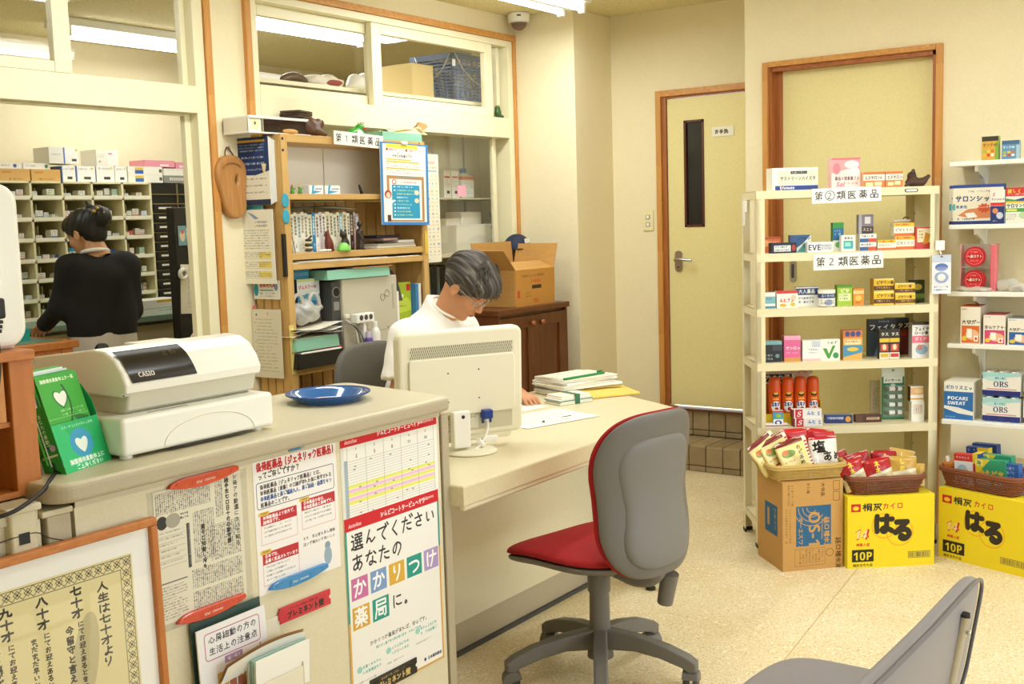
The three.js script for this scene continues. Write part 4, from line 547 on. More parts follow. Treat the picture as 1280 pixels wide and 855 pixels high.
// fifth shelf
{const c=thing('spray_display','yellow cardboard tray with photo backing card holding the orange spray cans','display',rackPt(.17,S5+.0005,-.06),RACK.turn);
const bk=printedSheet(.245,.235,(g,w,h)=>{rc(g,0,0,w,h,'#e6d9bf');rc(g,0,0,w,h*.14,'#c9b48d');rc(g,0,h*.14,w*.62,h*.14,'#2a2622');say(g,'の方のから',w*.02,h*.145,h*.12,'#f4f0e2',{w:.12,sx:.95});oval(g,w*.8,h*.12,w*.14,h*.2,'#d9a98a');oval(g,w*.8,h*.0,w*.16,h*.09,'#3a2a22');rc(g,w*.72,h*.11,w*.05,2,'#332');rc(g,w*.84,h*.11,w*.05,2,'#332');rc(g,0,h*.32,w,h*.68,'#d6762e');},800);part('backing_card',bk.geo,bk.mat,c,[0,0,-.14]);
const ym=std(0xe9c424,.6);part('tray_front',cb(-.122,.122,0,.048,-.004,-.002),ym,c);part('tray_side',cb(-.123,-.121,0,.1,-.138,-.002),ym,c);part('tray_side',cb(.121,.123,0,.1,-.138,-.002),ym,c);part('tray_base',cb(-.122,.122,0,.002,-.138,-.002),ym,c);
const r=draw(300,260,(g,w,h)=>{rc(g,0,0,w,h,'#dc5a1c');for(const x of[.25,.75]){oval(g,w*x,h*.08,w*.09,h*.07,'#2b2018');oval(g,w*x,h*.05,w*.07,h*.04,'#d9b23a');rc(g,w*(x-.08),h*.2,w*.16,h*.05,'#f0a84a');oval(g,w*x,h*.46,w*.13,h*.17,'#f4efe8');say(g,'スキン',w*(x-.12),h*.32,h*.15,'#2f4a8f',{w:.2,sx:.55});oval(g,w*(x+.02),h*.54,w*.05,h*.06,'#c3312a');rc(g,w*(x-.12),h*.92,w*.24,h*.08,'#e9c424');}});
const body=regionUV(new THREE.CylinderGeometry(.0265,.0265,.14,28,1,true).translate(0,.07,0),r),cap=new THREE.LatheGeometry([[.0268,.138],[.0268,.15],[.0255,.185],[.022,.197],[.012,.202],[.0001,.203]].map(([a,b])=>new THREE.Vector2(a,b)),28),oc=std(0xdb5316,.35);
for(let i=0;i<4;i++){const s=thing('spray_can',['leftmost','second','third','rightmost'][i]+' of the four orange spray cans in the yellow tray','spray can',rackPt(.098+i*.0555,S5+.003,-.095),RACK.turn-Math.PI/2,'orange spray cans');part('body',body,r.s.gloss,s);part('cap',cap,oc,s);part('rim',cyl(.0268,.0268,.004,24,0,.002,0),M.steel,s);}}
onRack('medicine_box','small white and blue box standing in front of the orange cans',.094,S5,.042,.07,.02,-.012,(g,w,h)=>{rc(g,0,0,w,h,'#eef0ea');rc(g,0,0,w,h*.1,'#c63a34');rc(g,0,h*.1,w,h*.42,'#4aa7c9');oval(g,w*.55,h*.32,w*.3,h*.12,'#9fc83e');oval(g,w*.5,h*.76,w*.36,h*.16,'#28377c');oval(g,w*.5,h*.74,w*.18,h*.08,'#eef0ea');},'#7aa6b6','#eef0ea');
for(const i of[0,1])onRack('ointment_box',i?'upper of two white ointment boxes with red S square':'lower of two white ointment boxes with red S square',.218-i*.003,S5+i*.0372,.126,.037,.035,.002-i*.004,(g,w,h)=>{rc(g,0,0,w,h,'#f3f1ea');rc(g,w*.1,0,w*.25,h,'#c9242c');lat(g,'S',w*.22,h*.54,h*.85,'#fff',{it:true,font:'serif'});say(g,'ムヒ',w*.5,h*.2,h*.5,'#2f7fc4',{w:.16,sx:.9});lat(g,'S',w*.9,h*.54,h*.6,'#2f7fc4');rc(g,0,0,w*.06,h,'#7a2326');},'#7a2326','#f3f1ea',{group:'white ointment boxes'});
onRack('leaflet_stack','flat white and brown leaflets lying at the left of the fifth rack shelf',.085,S5,.1,.012,.05,.0,(g,w,h)=>{rc(g,0,0,w,h*.3,'#f1ede0');rc(g,0,h*.3,w,h*.3,'#6b2a20');rc(g,0,h*.6,w,h*.4,'#f1ede0');},'#eee7d6','#f6f2e6',{cat:'leaflets'});
onRack('medicine_box','low navy blue box on the fifth rack shelf',.368,S5,.116,.036,.035,-.05,(g,w,h)=>{rc(g,0,0,w,h,'#27376f');rc(g,w*.08,h*.2,w*.6,h*.3,'#7f8fbf');print(g,w*.08,h*.25,w*.62,h*.55,h*.3,'#e8e3cd');oval(g,w*.84,h*.5,w*.1,h*.36,'#d89a3a');},'#1d2a58','#6f7da6',{turn:-.12});
onRack('medicine_box','low dark brown box on the fifth rack shelf',.496,S5,.112,.033,.035,-.05,(g,w,h)=>{rc(g,0,0,w,h,'#4a2c1e');rc(g,0,0,w*.26,h,'#5d3d2b');rc(g,w*.42,h*.3,w*.5,h*.34,'#c9a985');print(g,w*.44,h*.32,w*.46,h*.3,h*.26,'#3a2016');},'#3c2217','#6a4a36');
{const c=thing('tube_card','green hanging card with four small tubes and a white header','display',rackPt(.621,S5+.0005,-.11),RACK.turn-.03);
const f=printedSheet(.098,.236,(g,w,h)=>{rc(g,0,0,w,h,'#dfe7da');rc(g,0,h*.2,w,h*.8,'#2f7f5c');oval(g,w*.5,h*.08,w*.06,h*.025,'#8d8b80');rc(g,w*.08,h*.2,w*.84,h*.12,'#e9ece2');say(g,'メンターム',w*.12,h*.235,w*.14,'#33513f',{w:.13});oval(g,w*.5,h*.36,w*.12,h*.03,'#cfe0d2');},900);part('card',f.geo,f.mat,c);
for(let i=0;i<4;i++){const y=.137-i*.035;const t=part('tube',cyl(.0095,.0095,.056,14).rotateZ(Math.PI/2),std(0xe9ece4,.3),c,[.006,y,.011]);part('tube_cap',cyl(.0097,.0097,.014,14).rotateZ(Math.PI/2).translate(-.034,0,0),std(0x23513d,.4),t);part('tube_band',cyl(.0098,.0098,.012,14).rotateZ(Math.PI/2).translate(.004,0,0),std(0x2b3f38,.4),t);}
part('blister',crb(-.045,.045,.01,.155,.001,.024,.006),new THREE.MeshPhysicalMaterial({color:0xffffff,roughness:.1,transmission:.95,thickness:0,side:THREE.DoubleSide}),c);
part('prop',cb(-.03,.03,0,.15,-.06,-.002),M.white,c);}
onRack('medicine_box','pale upright box behind the green tube card',.575,S5,.04,.16,.03,-.2,(g,w,h)=>{rc(g,0,0,w,h,'#dfd9c4');print(g,w*.15,h*.2,w*.7,h*.6,w*.16,'#968f78',{vertical:true});},'#d6cfb8','#e9e4d2');
onRack('medicine_box','lower white box of the pair right of the green tube card',.706,S5,.055,.088,.035,-.04,(g,w,h)=>{rc(g,0,0,w,h,'#f3f0e6');rc(g,w*.12,h*.14,w*.76,h*.5,'#e2dccb');print(g,w*.2,h*.2,w*.6,h*.4,w*.12,'#b23c36',{vertical:true});},'#d9d2bf','#f3f0e6');
onRack('medicine_box','orange and white box standing on a white box right of the green card',.702,S5+.0885,.056,.064,.035,-.042,(g,w,h)=>{rc(g,0,0,w,h,'#f2ecde');shapeFill(g,[[0,0],[w*.6,0],[0,h]],'#f5efe4');rc(g,0,h*.06,w,h*.5,'#e3b184');oval(g,w*.6,h*.3,w*.3,h*.16,'#eccf8d');rc(g,0,h*.8,w,h*.08,'#c9962f');},'#3f2c22','#f2ecde');
// rack signs and hanging pack
function sign(text,u,y,w,h,label){const s=printedSheet(w,h,(g,W,H)=>{rc(g,0,0,W,H,'#f8f7f2');const z=H*.62,n=[...text].length;let x=W*.035;for(const ch of text){say(g,ch==='②'?'2':ch,x+(ch==='②'?z*.22:ch==='2'||ch==='1'?z*.18:0),H*.19,z,'#3a3936',{w:.085,bold:false,sx:ch==='②'?.9:1});if(ch==='②'){g.strokeStyle='#3a3936';g.lineWidth=z*.07;g.beginPath();g.arc(x+z*.5,H*.19+z*.5,z*.5,0,7);g.stroke();}x+=(W*.955)/n;}},1100,.002);return solo('shelf_sign',s.geo,s.mat,label,'sign',rackPt(u,y,.004),[0,RACK.turn,.015]);}
sign('第②類医薬品',.382,1.487,.292,.062,'white shelf sign lettered with a circled 2 on the rack top edge');
sign('第2類医薬品',.39,1.206,.296,.068,'white shelf sign lettered with a plain 2 on the second rack shelf');
{const p=thing('hanging_pack','blue and white blister pack hanging from a white hook on the rack post','pack',rackPt(.78,1.09,.016),RACK.turn-.1);
const f=printedSheet(.078,.165,(g,w,h)=>{rc(g,0,0,w,h,'#eef0f2');rc(g,0,0,w,h*.2,'#c6d0e2');oval(g,w*.5,h*.32,w*.34,h*.1,'#5d78b8');oval(g,w*.5,h*.58,w*.36,h*.15,'#7f97c9');oval(g,w*.5,h*.58,w*.22,h*.09,'#f0e6de');print(g,w*.1,h*.8,w*.8,h*.16,h*.05,'#5c6a92');oval(g,w*.5,h*.05,w*.07,h*.02,'#6a6a66');},900);part('card',f.geo,f.mat,p);part('blister',cushion(superE(.06,.08,4),.02,([x,y,z])=>[x,.075+y,.002+Math.max(0,z)],{seg:32,rings:6,p:4}),new THREE.MeshPhysicalMaterial({color:0xffffff,roughness:.12,transmission:.95,thickness:0,side:THREE.DoubleSide}),p);
const h=thing('adhesive_hook','white plastic hook stuck on the right rack post','hook',rackPt(.775,1.272,.004),RACK.turn);part('plate',rb(.04,.042,.008,.01,3,0,.022,.005),M.white,h);part('hook',tube([[0,.006,.008],[0,-.008,.01],[0,-.014,.018],[0,-.006,.022]],.003,16,8),M.white,h);}
// small wooden-looking frog figurine on the rack
{const f=thing('frog_figurine','dark brown carved frog figurine with raised tail on the rack top','figurine',rackPt(.697,S1+.0003,-.06),RACK.turn);
const m=std(0x4a2e1f,.5,{bumpMap:dataTex(64,(u,v)=>vnoise(u*16,v*16,16,301),false,1),bumpScale:.001});
part('body',sdfMesh([-.065,-.002,-.035],[.065,.085,.035],.0026,(x,y,z)=>{let d=ellip(x,y,z,[-.005,.018,0],[.042,.02,.024]);d=smin(d,capsule(x,y,z,[.02,.014,0],[.052,.042,0],.014,.008),.014);d=smin(d,ellip(x,y,z,[-.02,.046,.002],[.019,.018,.017]),.012);d=smin(d,ellip(x,y,z,[-.014,.066,.004],[.008,.009,.008]),.006);d=smin(d,capsule(x,y,z,[-.03,.02,.014],[-.05,.004,.016],.009,.006),.008);return Math.max(d,-y);}),m,f);
for(const s of[-1,1])part('eye',new THREE.SphereGeometry(.0045,10,8),M.black,f,[-.02+s*.008,.056,.015]);}
// ---------- goods on the white wall shelves ----------
function onWall(name,label,z,y,w,h,d,x,fn,side,top,o={}){const c=carton(w,h,d,fn,side,top,o.dpm??1100);return solo(name,c.geo,c.mat,label,o.cat??'box',[x+d/2,y+.0005,z],[0,-Math.PI/2+(o.turn??0),0],o.group);}
const sante=(a,b,c)=>(g,w,h)=>{rc(g,0,0,w,h,a);rc(g,0,0,w,h*.2,c);rc(g,w*.82,h*.25,w*.18,h*.75,b);say(g,'サンテ40',w*.06,h*.28,h*.17,a==='#d9a53a'?'#7a4a12':'#f3f5ee',{w:.12,sx:.82});for(let i=0;i<3;i++){rc(g,w*(.08+i*.24),h*.56,w*.18,h*.12,['#9bbf4a','#e3c645','#d9713a'][i]);rc(g,w*(.08+i*.24),h*.72,w*.18,h*.12,['#e3b23a','#c94a3a','#f0ead0'][i]);}};
onWall('eye_drop_box','yellow and green eye-drop box on the topmost wall shelf',-1.109,1.645,.066,.1,.035,5.08,sante('#d9a53a','#7fae3a','#39332c'),'#8fb244','#2f2b26');
onWall('eye_drop_box','blue eye-drop box on the topmost wall shelf',-1.028,1.645,.068,.078,.035,5.08,sante('#5f93b8','#a7c6d2','#44688f'),'#8fb4c8','#3d5f85');
const salon=(g,w,h)=>{rc(g,0,0,w,h,'#efe7cf');rc(g,0,0,w,h*.08,'#2f4a92');rc(g,0,h*.92,w,h*.08,'#223a80');say(g,'サロンシップ',w*.05,h*.27,h*.17,'#27427f',{w:.15,sx:.95});rc(g,w*.05,h*.5,w*.22,h*.12,'#f4efdd');say(g,'無臭性',w*.06,h*.515,h*.09,'#4a73a0',{w:.13});rc(g,0,h*.48,w*.05,h*.16,'#4fb0b0');shapeFill(g,[[w*.1,h*.78],[w*.3,h*.62],[w*.7,h*.58],[w,h*.62],[w,h*.84],[w*.4,h*.86]],'#d98a5a');shapeFill(g,[[w*.24,h*.72],[w*.42,h*.7],[w*.5,h*.82],[w*.3,h*.85]],'#f6f2e6');const st=[];for(let i=0;i<20;i++){const a=(i/20)*Math.PI*2,r=i%2?.75:1.1;st.push([w*.62+Math.cos(a)*r*w*.13,h*.6+Math.sin(a)*r*h*.12]);}shapeFill(g,st,'#d2532f');print(g,w*.53,h*.55,w*.2,h*.1,h*.05,'#fbe6c8');rc(g,w*.8,h*.55,w*.05,h*.36,'#cfae3a');print(g,w*.05,h*.84,w*.4,h*.06,h*.05,'#33406a');print(g,w*.3,h*.15,w*.6,h*.06,h*.05,'#77788c');};
onWall('plaster_box','front plaster box with navy kana lettering on the wall shelf',-1.153,1.378,.205,.168,.045,5.075,salon,'#26407e','#2f4a92',{dpm:1500});
onWall('plaster_box','rear plaster box showing only its left edge on the wall shelf',-1.188,1.378,.19,.168,.045,5.125,salon,'#26407e','#2f4a92',{dpm:1500});
onWall('medicine_box','slim white, red and navy liniment box in front of the plaster boxes',-1.066,1.378,.056,.142,.035,5.036,(g,w,h)=>{rc(g,0,0,w,h,'#f0ece0');lat(g,'S',w*.2,h*.14,h*.14,'#c6332c',{it:true});say(g,'アンメルツ',w*.06,h*.25,w*.18,'#39312c',{w:.14});rc(g,0,h*.38,w,h*.09,'#d5352e');rc(g,0,h*.48,w,h*.52,'#26386f');oval(g,w*.34,h*.62,w*.2,h*.08,'#dd8a58');oval(g,w*.66,h*.76,w*.24,h*.1,'#cdd2de');print(g,w*.08,h*.9,w*.5,h*.06,h*.04,'#eee');},'#e3dccb','#f0ece0',{dpm:1400});
onWall('medicine_box','red, green and yellow cold-remedy box cut off by the right edge',-.985,1.378,.1,.148,.045,5.04,(g,w,h)=>{rc(g,0,0,w,h,'#e8e9d8');rc(g,0,0,w,h*.24,'#cf2f2d');say(g,'新しく',w*.06,h*.04,h*.12,'#f2d84a',{w:.16});print(g,w*.06,h*.16,w*.8,h*.06,h*.05,'#fff');shapeFill(g,[[0,h*.4],[w,h*.24],[w,h*.4]],'#35508f');shapeFill(g,[[0,h*.4],[w*.5,h*.36],[0,h*.3]],'#3f8f5a');rc(g,0,h*.38,w,h*.06,'#e9c93a');say(g,'ケロリンST',w*.04,h*.45,h*.12,'#25384a',{w:.15,sx:.85});rc(g,0,h*.58,w,h*.1,'#4a9f48');rc(g,w*.04,h*.6,w*.4,h*.06,'#efdf6a');oval(g,w*.75,h*.78,w*.24,h*.1,'#bcd6a4');print(g,w*.05,h*.74,w*.4,h*.2,h*.04,'#888');},'#b9bd9c','#cf2f2d',{dpm:1300});
// red tape tins in a pink acrylic holder
{const hld=thing('tin_holder','pink acrylic holder for the two red tins on the wall shelf','holder',[5.1,1.0925,-1.149],-Math.PI/2);
const pk=std(0xe2737c,.2),lp=std(0xf0b3ac,.3);part('side_plate',crb(-.073,-.068,0,.2,-.03,.03,.002),lp,hld);part('side_plate',crb(.05,.073,0,.2,-.03,.03,.004),pk,hld);part('back_plate',cb(-.07,.07,0,.2,-.032,-.029),M.bag,hld);part('base_plate',cb(-.072,.072,0,.004,-.03,.05),lp,hld);part('rest',cb(-.068,.05,.098,.102,-.03,.02),M.bag,hld);
const f=draw(160,160,(g,w,h)=>{rc(g,0,0,w,h,'#c8202a');oval(g,w/2,h/2,w*.46,h*.46,'#d3303a');g.strokeStyle='#e97f80';g.lineWidth=4;g.beginPath();g.arc(w/2,h/2,w*.4,0,7);g.stroke();rc(g,w*.12,h*.38,w*.76,h*.22,'#b11a24');say(g,'ヘモロクト',w*.13,h*.4,h*.16,'#e9e4cf',{w:.16,sx:.9});print(g,w*.3,h*.22,w*.4,h*.1,h*.07,'#f3dcc4');print(g,w*.3,h*.68,w*.4,h*.14,h*.07,'#f6e9a8');});
for(const[y,t,l]of[[.148,.1,'upper red round tin with pale lettering in the pink holder'],[.048,-.1,'lower red round tin with pale lettering in the pink holder']]){const d=thing('round_tin',l,'tin',[5.062,1.0925+y,-1.158],-Math.PI/2+t,'red round tins');part('body',cyl(.042,.042,.034,36).rotateX(Math.PI/2),M.red,d);const face=new THREE.CircleGeometry(.0405,36);part('lid_print',regionUV(face,f),f.s.gloss,d,[0,0,.0176]);part('lid_rim',new THREE.TorusGeometry(.041,.0022,8,40),std(0xb01a22,.3),d,[0,0,.017]);}}
// clear packets on the same shelf
{const mk=(label,z,w,h,d,x,fn)=>{const p=thing('clear_packet',label,'packet',[x,1.0925,z],-Math.PI/2+rr(-.1,.1));part('bag',cushion(superE(w,d,3),h,([a,b,c])=>[a,h*.5+c+.003*Math.sin(a*90),b],{seg:32,rings:6,p:3}),M.bag,p);const f=printedSheet(w*.7,h*.9,fn,900,.001);part('insert_card',f.geo,f.mat,p,[0,.002,d*.18],[-.5,0,0]);return p;};
mk('clear packet with green and yellow header in front of the right wall',-1.035,.09,.05,.07,5.1,(g,w,h)=>{rc(g,0,0,w,h,'#d9d3b4');rc(g,0,0,w,h*.25,'#2f8a74');rc(g,w*.3,h*.3,w*.4,h*.2,'#d9c146');print(g,w*.1,h*.55,w*.8,h*.4,h*.14,'#6d6a58');});
mk('flat clear packet lying in front of the tin holder',-1.16,.15,.02,.06,5.05,(g,w,h)=>{rc(g,0,0,w,h,'#d9cfae');print(g,2,1,w-4,h-2,h*.4,'#8a8266');});
mk('crumpled clear packet with dark sachets at the shelf end',-.985,.07,.035,.06,5.05,(g,w,h)=>{rc(g,0,0,w,h,'#9a9484');oval(g,w*.5,h*.5,w*.3,h*.3,'#3c3a34');});}
const gauze=(band,tone)=>(g,w,h)=>{rc(g,0,0,w,h,'#f0ead8');rc(g,0,0,w,h*.02,band);print(g,w*.06,h*.06,w*.3,h*.05,h*.045,band);say(g,tone,w*.06,h*.36,h*.13,'#3a3630',{w:.12,sx:.9});rc(g,w*.06,h*.52,w*.9,h*.46,band);oval(g,w*.6,h*.76,w*.34,h*.14,'#e9b98f');rc(g,w*.32,h*.6,w*.26,h*.24,'#f8f3e6');oval(g,w*.2,h*.86,w*.12,h*.07,'#e3c73a');rc(g,w*.68,h*.78,w*.22,h*.16,'#f4ead8');oval(g,w*.79,h*.86,w*.05,h*.04,'#c9322c');};
onWall('gauze_box','white gauze box with orange lower half on the wall shelf',-1.17,.866,.08,.162,.12,5.045,gauze('#dd6a2c','大切ガーゼ'),'#e8e0cc','#c1552a',{dpm:1300});
onWall('gauze_box','white gauze box with pink lower half on the wall shelf',-1.073,.866,.088,.128,.13,5.045,gauze('#d94a78','安心ケアバイ'),'#e8e0cc','#b23a4c',{dpm:1300});
onWall('gauze_box','white gauze box with blue lower half at the right edge',-.972,.866,.096,.116,.12,5.045,gauze('#2f62a8','大切ガーゼ'),'#e8e0cc','#8a8f98',{dpm:1300});
onWall('drink_carton','blue and white sports drink carton lettered POCARI SWEAT',-1.198,.545,.12,.162,.16,4.975,(g,w,h)=>{rc(g,0,0,w,h,'#f2efe2');rc(g,0,h*.26,w,h*.74,'#2a6fb3');shapeFill(g,[[0,h*.64],[w*.5,h*.68],[w,h*.78],[w,h*.88],[w*.5,h*.84],[0,h*.72]],'#f2efe2');say(g,'ポカリスエット',w*.05,h*.09,h*.12,'#2b4f80',{w:.13,sx:.92});lat(g,'POCARI',w*.47,h*.44,h*.125,'#fff',{sx:1.15});lat(g,'SWEAT',w*.43,h*.57,h*.125,'#fff',{sx:1.15});print(g,w*.05,h*.92,w*.4,h*.05,h*.04,'#dce6ef');},'#ddd8c4','#efeadb',{dpm:1500});
{const ors=(z,y,x,label)=>{const p=thing('drink_pack',label,'drink pack',[x,y,z],-Math.PI/2,'six-can packs of rehydration drink');
const r=draw(230,130,(g,w,h)=>{rc(g,0,0,w,h,'#ece8dc');shapeFill(g,[[0,0],[w,0],[w,h*.14],[0,h*.3]],'#a9d6d2');oval(g,w*.35,h*.28,w*.3,h*.1,'#bfe2de');lat(g,'ORS',w*.48,h*.5,h*.34,'#27306b',{font:'serif',bold:true});print(g,w*.32,h*.2,w*.34,h*.12,h*.1,'#3f6f96');rc(g,w*.1,h*.7,w*.8,h*.04,'#c97a86');rc(g,0,h*.78,w,h*.22,'#2a3478');}),sd=solidIn(r.s,'#e4e0d2'),tp=solidIn(r.s,'#a9c9c6');
part('shrink_wrap',printedBox(.15,.098,.09,[sd,sd,tp,sd,r,sd]),r.s.gloss,p,[0,.004,0]);
for(let i=0;i<3;i++)for(const s of[-1,1]){part('can',cyl(.0235,.021,.008,20),M.blue,p,[-.049+i*.049,.004,s*.022]);part('can_lid',cyl(.021,.0235,.006,20),M.steel,p,[-.049+i*.049,.1045,s*.022]);}};
ors(-1.028,.545,5.03,'lower front pack of canned ORS drink on the lowest wall shelf');ors(-1.028,.6535,5.03,'upper front pack of canned ORS drink on the lowest wall shelf');ors(-.868,.545,5.04,'lower pack of canned ORS drink cut off by the right edge');ors(-.868,.6535,5.04,'upper pack of canned ORS drink cut off by the right edge');
solo('cover_board',cb(-.3,.0,-.12,0,0,.003),std(0xe9dfc2,.7),'cream board fixed below the lowest wall shelf','board',[4.946,.527,-.92],[0,-Math.PI/2,0]);}
// ---------- cartons on the floor ----------
{const w=.262,h=.37,d=.25;
const front=draw(w*1500,h*1500,(g,W,H)=>{rc(g,0,0,W,H,'#c99b58');for(let i=0;i<900;i++)rc(g,rnd()*W,rnd()*H,rr(4,30),1,rnd()<.5?'#bf9150':'#d2a664');
g.save();g.translate(W,0);g.rotate(Math.PI/2);const L=H,B=W; // the print lies on its side
rc(g,L*.28,B*.2,L*.45,B*.58,'#2d6590');g.strokeStyle='#c99b58';g.lineWidth=5;for(let k=0;k<4;k++){g.beginPath();g.arc(L*.3,B*.52,B*(.08+k*.07),-1,1.6);g.stroke();}
lat(g,'OS-1',L*.55,B*.48,B*.26,'#c99b58',{sx:1.05});say(g,'オーエスワン',L*.4,B*.66,B*.085,'#c99b58',{w:.14});say(g,'経口補水液',L*.42,B*.22,B*.1,'#c99b58',{w:.15});lat(g,'Oral Rehydration',L*.55,B*.345,B*.04,'#c99b58');
say(g,'経口補水液 OS-1',L*.66,B*.03,B*.1,'#6b4c1f',{w:.13});print(g,L*.02,B*.55,L*.16,B*.06,B*.055,'#6b4c1f');print(g,L*.03,B*.82,L*.24,B*.1,B*.04,'#83602c');say(g,'大切品',L*.03,B*.3,B*.07,'#6b4c1f',{w:.13});frameRect(g,L*.76,B*.3,L*.19,B*.5,'#83602c',2);print(g,L*.77,B*.33,L*.17,B*.45,B*.035,'#83602c');frameRect(g,L*.02,B*.06,L*.1,B*.1,'#6b4c1f',3);frameRect(g,L*.14,B*.06,L*.1,B*.1,'#6b4c1f',3);print(g,L*.3,B*.86,L*.4,B*.1,B*.04,'#9a7438');g.beginPath();g.arc(L*.82,B*.22,B*.06,0,7);g.stroke();g.restore();});
const side=draw(d*900,h*900,(g,W,H)=>{rc(g,0,0,W,H,'#c99b58');rc(g,W*.3,H*.3,W*.5,H*.34,'#2d6590');rc(g,W*.4,H*.36,W*.08,H*.2,'#c79a58');print(g,W*.55,H*.33,W*.2,H*.26,W*.09,'#c79a58',{vertical:true});});
const t=solidIn(front.s,'#c99b58');
const b=thing('drink_carton','brown OS-1 drink carton with a blue label printed sideways','carton',[4.316+.125*.69,0,-1.5975-.125*.72],Math.atan2(-.695,.719));
part('carton_body',printedBox(w,h,d,[t,t,t,t,front,t]),front.s.matte,b);const sg=regionUV(new THREE.PlaneGeometry(d,h),side);part('side_print',sg,side.s.matte,b,[-w/2-.0004,h/2,0],[0,-Math.PI/2,0]);part('packing_tape',cb(-w/2,w/2,h,h+.0006,-.025,.025),std(0xb98f52,.25),b);part('lid_seam',cb(-w/2,w/2,h+.0006,h+.0009,-.001,.001),M.darkWood,b);
}
{const haru=(w,h)=>(g,W,H)=>{rc(g,0,0,W,H,'#f0d81e');for(let i=0;i<300;i++)rc(g,rnd()*W,rnd()*H,2,2,'#ecd218');rc(g,W*.04,H*.1,W*.11,H*.11,'#c8252b');oval(g,W*.095,H*.16,W*.035,H*.03,'#f0d81e');say(g,'桐灰',W*.17,H*.09,H*.12,'#30291d',{w:.13,sx:1.15});say(g,'カイロ',W*.4,H*.1,H*.095,'#d0402e',{w:.13});
g.strokeStyle='#eeb21f';g.lineWidth=6;for(const[x,y,r]of[[.42,.42,.13],[.6,.52,.14]]){g.beginPath();g.arc(W*x,H*y,H*r*1.3,0,7);g.stroke();}
say(g,'は',W*.29,H*.24,H*.3,'#33291c',{w:.24});say(g,'る',W*.5,H*.33,H*.32,'#33291c',{w:.24});
lat(g,'14',W*.15,H*.53,H*.2,'#d2312b',{it:true});lat(g,'14',W*.145,H*.53,H*.16,'#f5dfa0',{it:true});say(g,'時間持続',W*.1,H*.65,H*.045,'#d2312b',{w:.14});
rc(g,W*.05,H*.74,W*.25,H*.17,'#2b261c');lat(g,'10P',W*.175,H*.83,H*.16,'#f0d81e');say(g,'桐灰化学大会',W*.06,H*.935,H*.045,'#55491f',{w:.12});rc(g,W*.7,H*.8,W*.25,H*.085,'#e3cb3a');frameRect(g,W*.7,H*.8,W*.25,H*.085,'#6d5f2a',2);for(let x=.71;x<.94;x+=.008+.006*rnd())rc(g,W*x,H*.81,1+2*rnd(),H*.065,'#6d5f2a');};
const mk=(bl,br,h,d,label)=>{const dx=br[0]-bl[0],dz=br[1]-bl[1],w=Math.hypot(dx,dz),ux=dx/w,uz=dz/w,nx=uz,nz=-ux; // depth runs to (nx, nz)
const r=draw(w*1100,h*1100,haru(w,h)),t=solidIn(r.s,'#f0d81e');const c=thing('heat_pack_carton',label,'carton',[(bl[0]+br[0])/2+nx*d/2,0,(bl[1]+br[1])/2+nz*d/2],Math.atan2(-uz,ux),'yellow heat pack cartons');
part('carton_body',printedBox(w,h,d,[t,t,t,t,r,t]),r.s.matte,c);part('packing_tape',cb(-w/2,w/2,h,h+.0006,-.025,.025),std(0xdfc95a,.25),c);part('lid_seam',cb(-w/2,w/2,h+.0006,h+.0009,-.001,.001),M.darkWood,c);};
mk([4.389,-1.48],[4.62,-1.2],.298,.215,'yellow heat pack carton beside the brown drink carton');mk([4.745,-1.215],[4.615,-.84],.298,.24,'yellow heat pack carton cut off by the right edge');}
// ---------- wicker baskets and the sweets in them ----------
function basket(label,pos,turn,w,d,h,mat,flare,strands){
const b=thing('wicker_basket',label,'basket',pos,turn);
const ring=(k,y,r,seg=96)=>tube(Array.from({length:32},(_,i)=>{const[x,z]=superE(w*k,d*k,6)((i/32)*Math.PI*2);return V(x,y,z);}),r,seg,6,true);
part('rim',merge([ring(1,h,.007),ring(1.012,h-.008,.006),ring(.995,h+.004,.005)]),mat,b);
const weave=[];for(let i=1;i<strands;i++){const t=i/strands;weave.push(ring(flare+(1-flare)*t+(i%2?.004:-.004),t*h,.0032,72));}
part('weave',merge(weave),mat,b);const sp=[];const n=64;for(let i=0;i<n;i++){const a=(i/n)*Math.PI*2,[x,z]=superE(w,d,6)(a);sp.push(bar([x*flare,.002,z*flare],[x,h,z],.0026,5));}part('spokes',merge(sp),mat,b).userData.kind='stuff';
part('bottom',cb(-w*flare*.48,w*flare*.48,.001,.006,-d*flare*.48,d*flare*.48),mat,b);return b;
}
function bagThing(name,label,w,h,t,r,pos,rot,group,cat='bag'){ // pillow bag printed on both faces, crimped top and bottom
const g=cushion(superE(w,h,9),t,([x,y,z])=>{const e=Math.abs(y)/(h/2);const k=e>.86?Math.max(.08,(1-e)/.14):1;return[x*(1-.05*(1-Math.abs(y)/(h/2))),y,z*k+.004*Math.sin(x*60+y*35)];},{seg:48,rings:9,p:2.4});
const uv=g.attributes.uv;for(let i=0;i<uv.count;i++)uv.setXY(i,Math.min(1,Math.max(0,uv.getX(i)/w+.5)),Math.min(1,Math.max(0,uv.getY(i)/h+.5)));
regionUV(g,r);const b=thing(name,label,cat,pos,0,group);b.rotation.set(...rot);part('pouch',g,r.s.gloss,b,[0,h/2,0]);part('top_seal',rb(w*.96,.012,.0016,.0006,1,0,h-.008,0),std(0xd9cdb0,.3),b);return b;
}
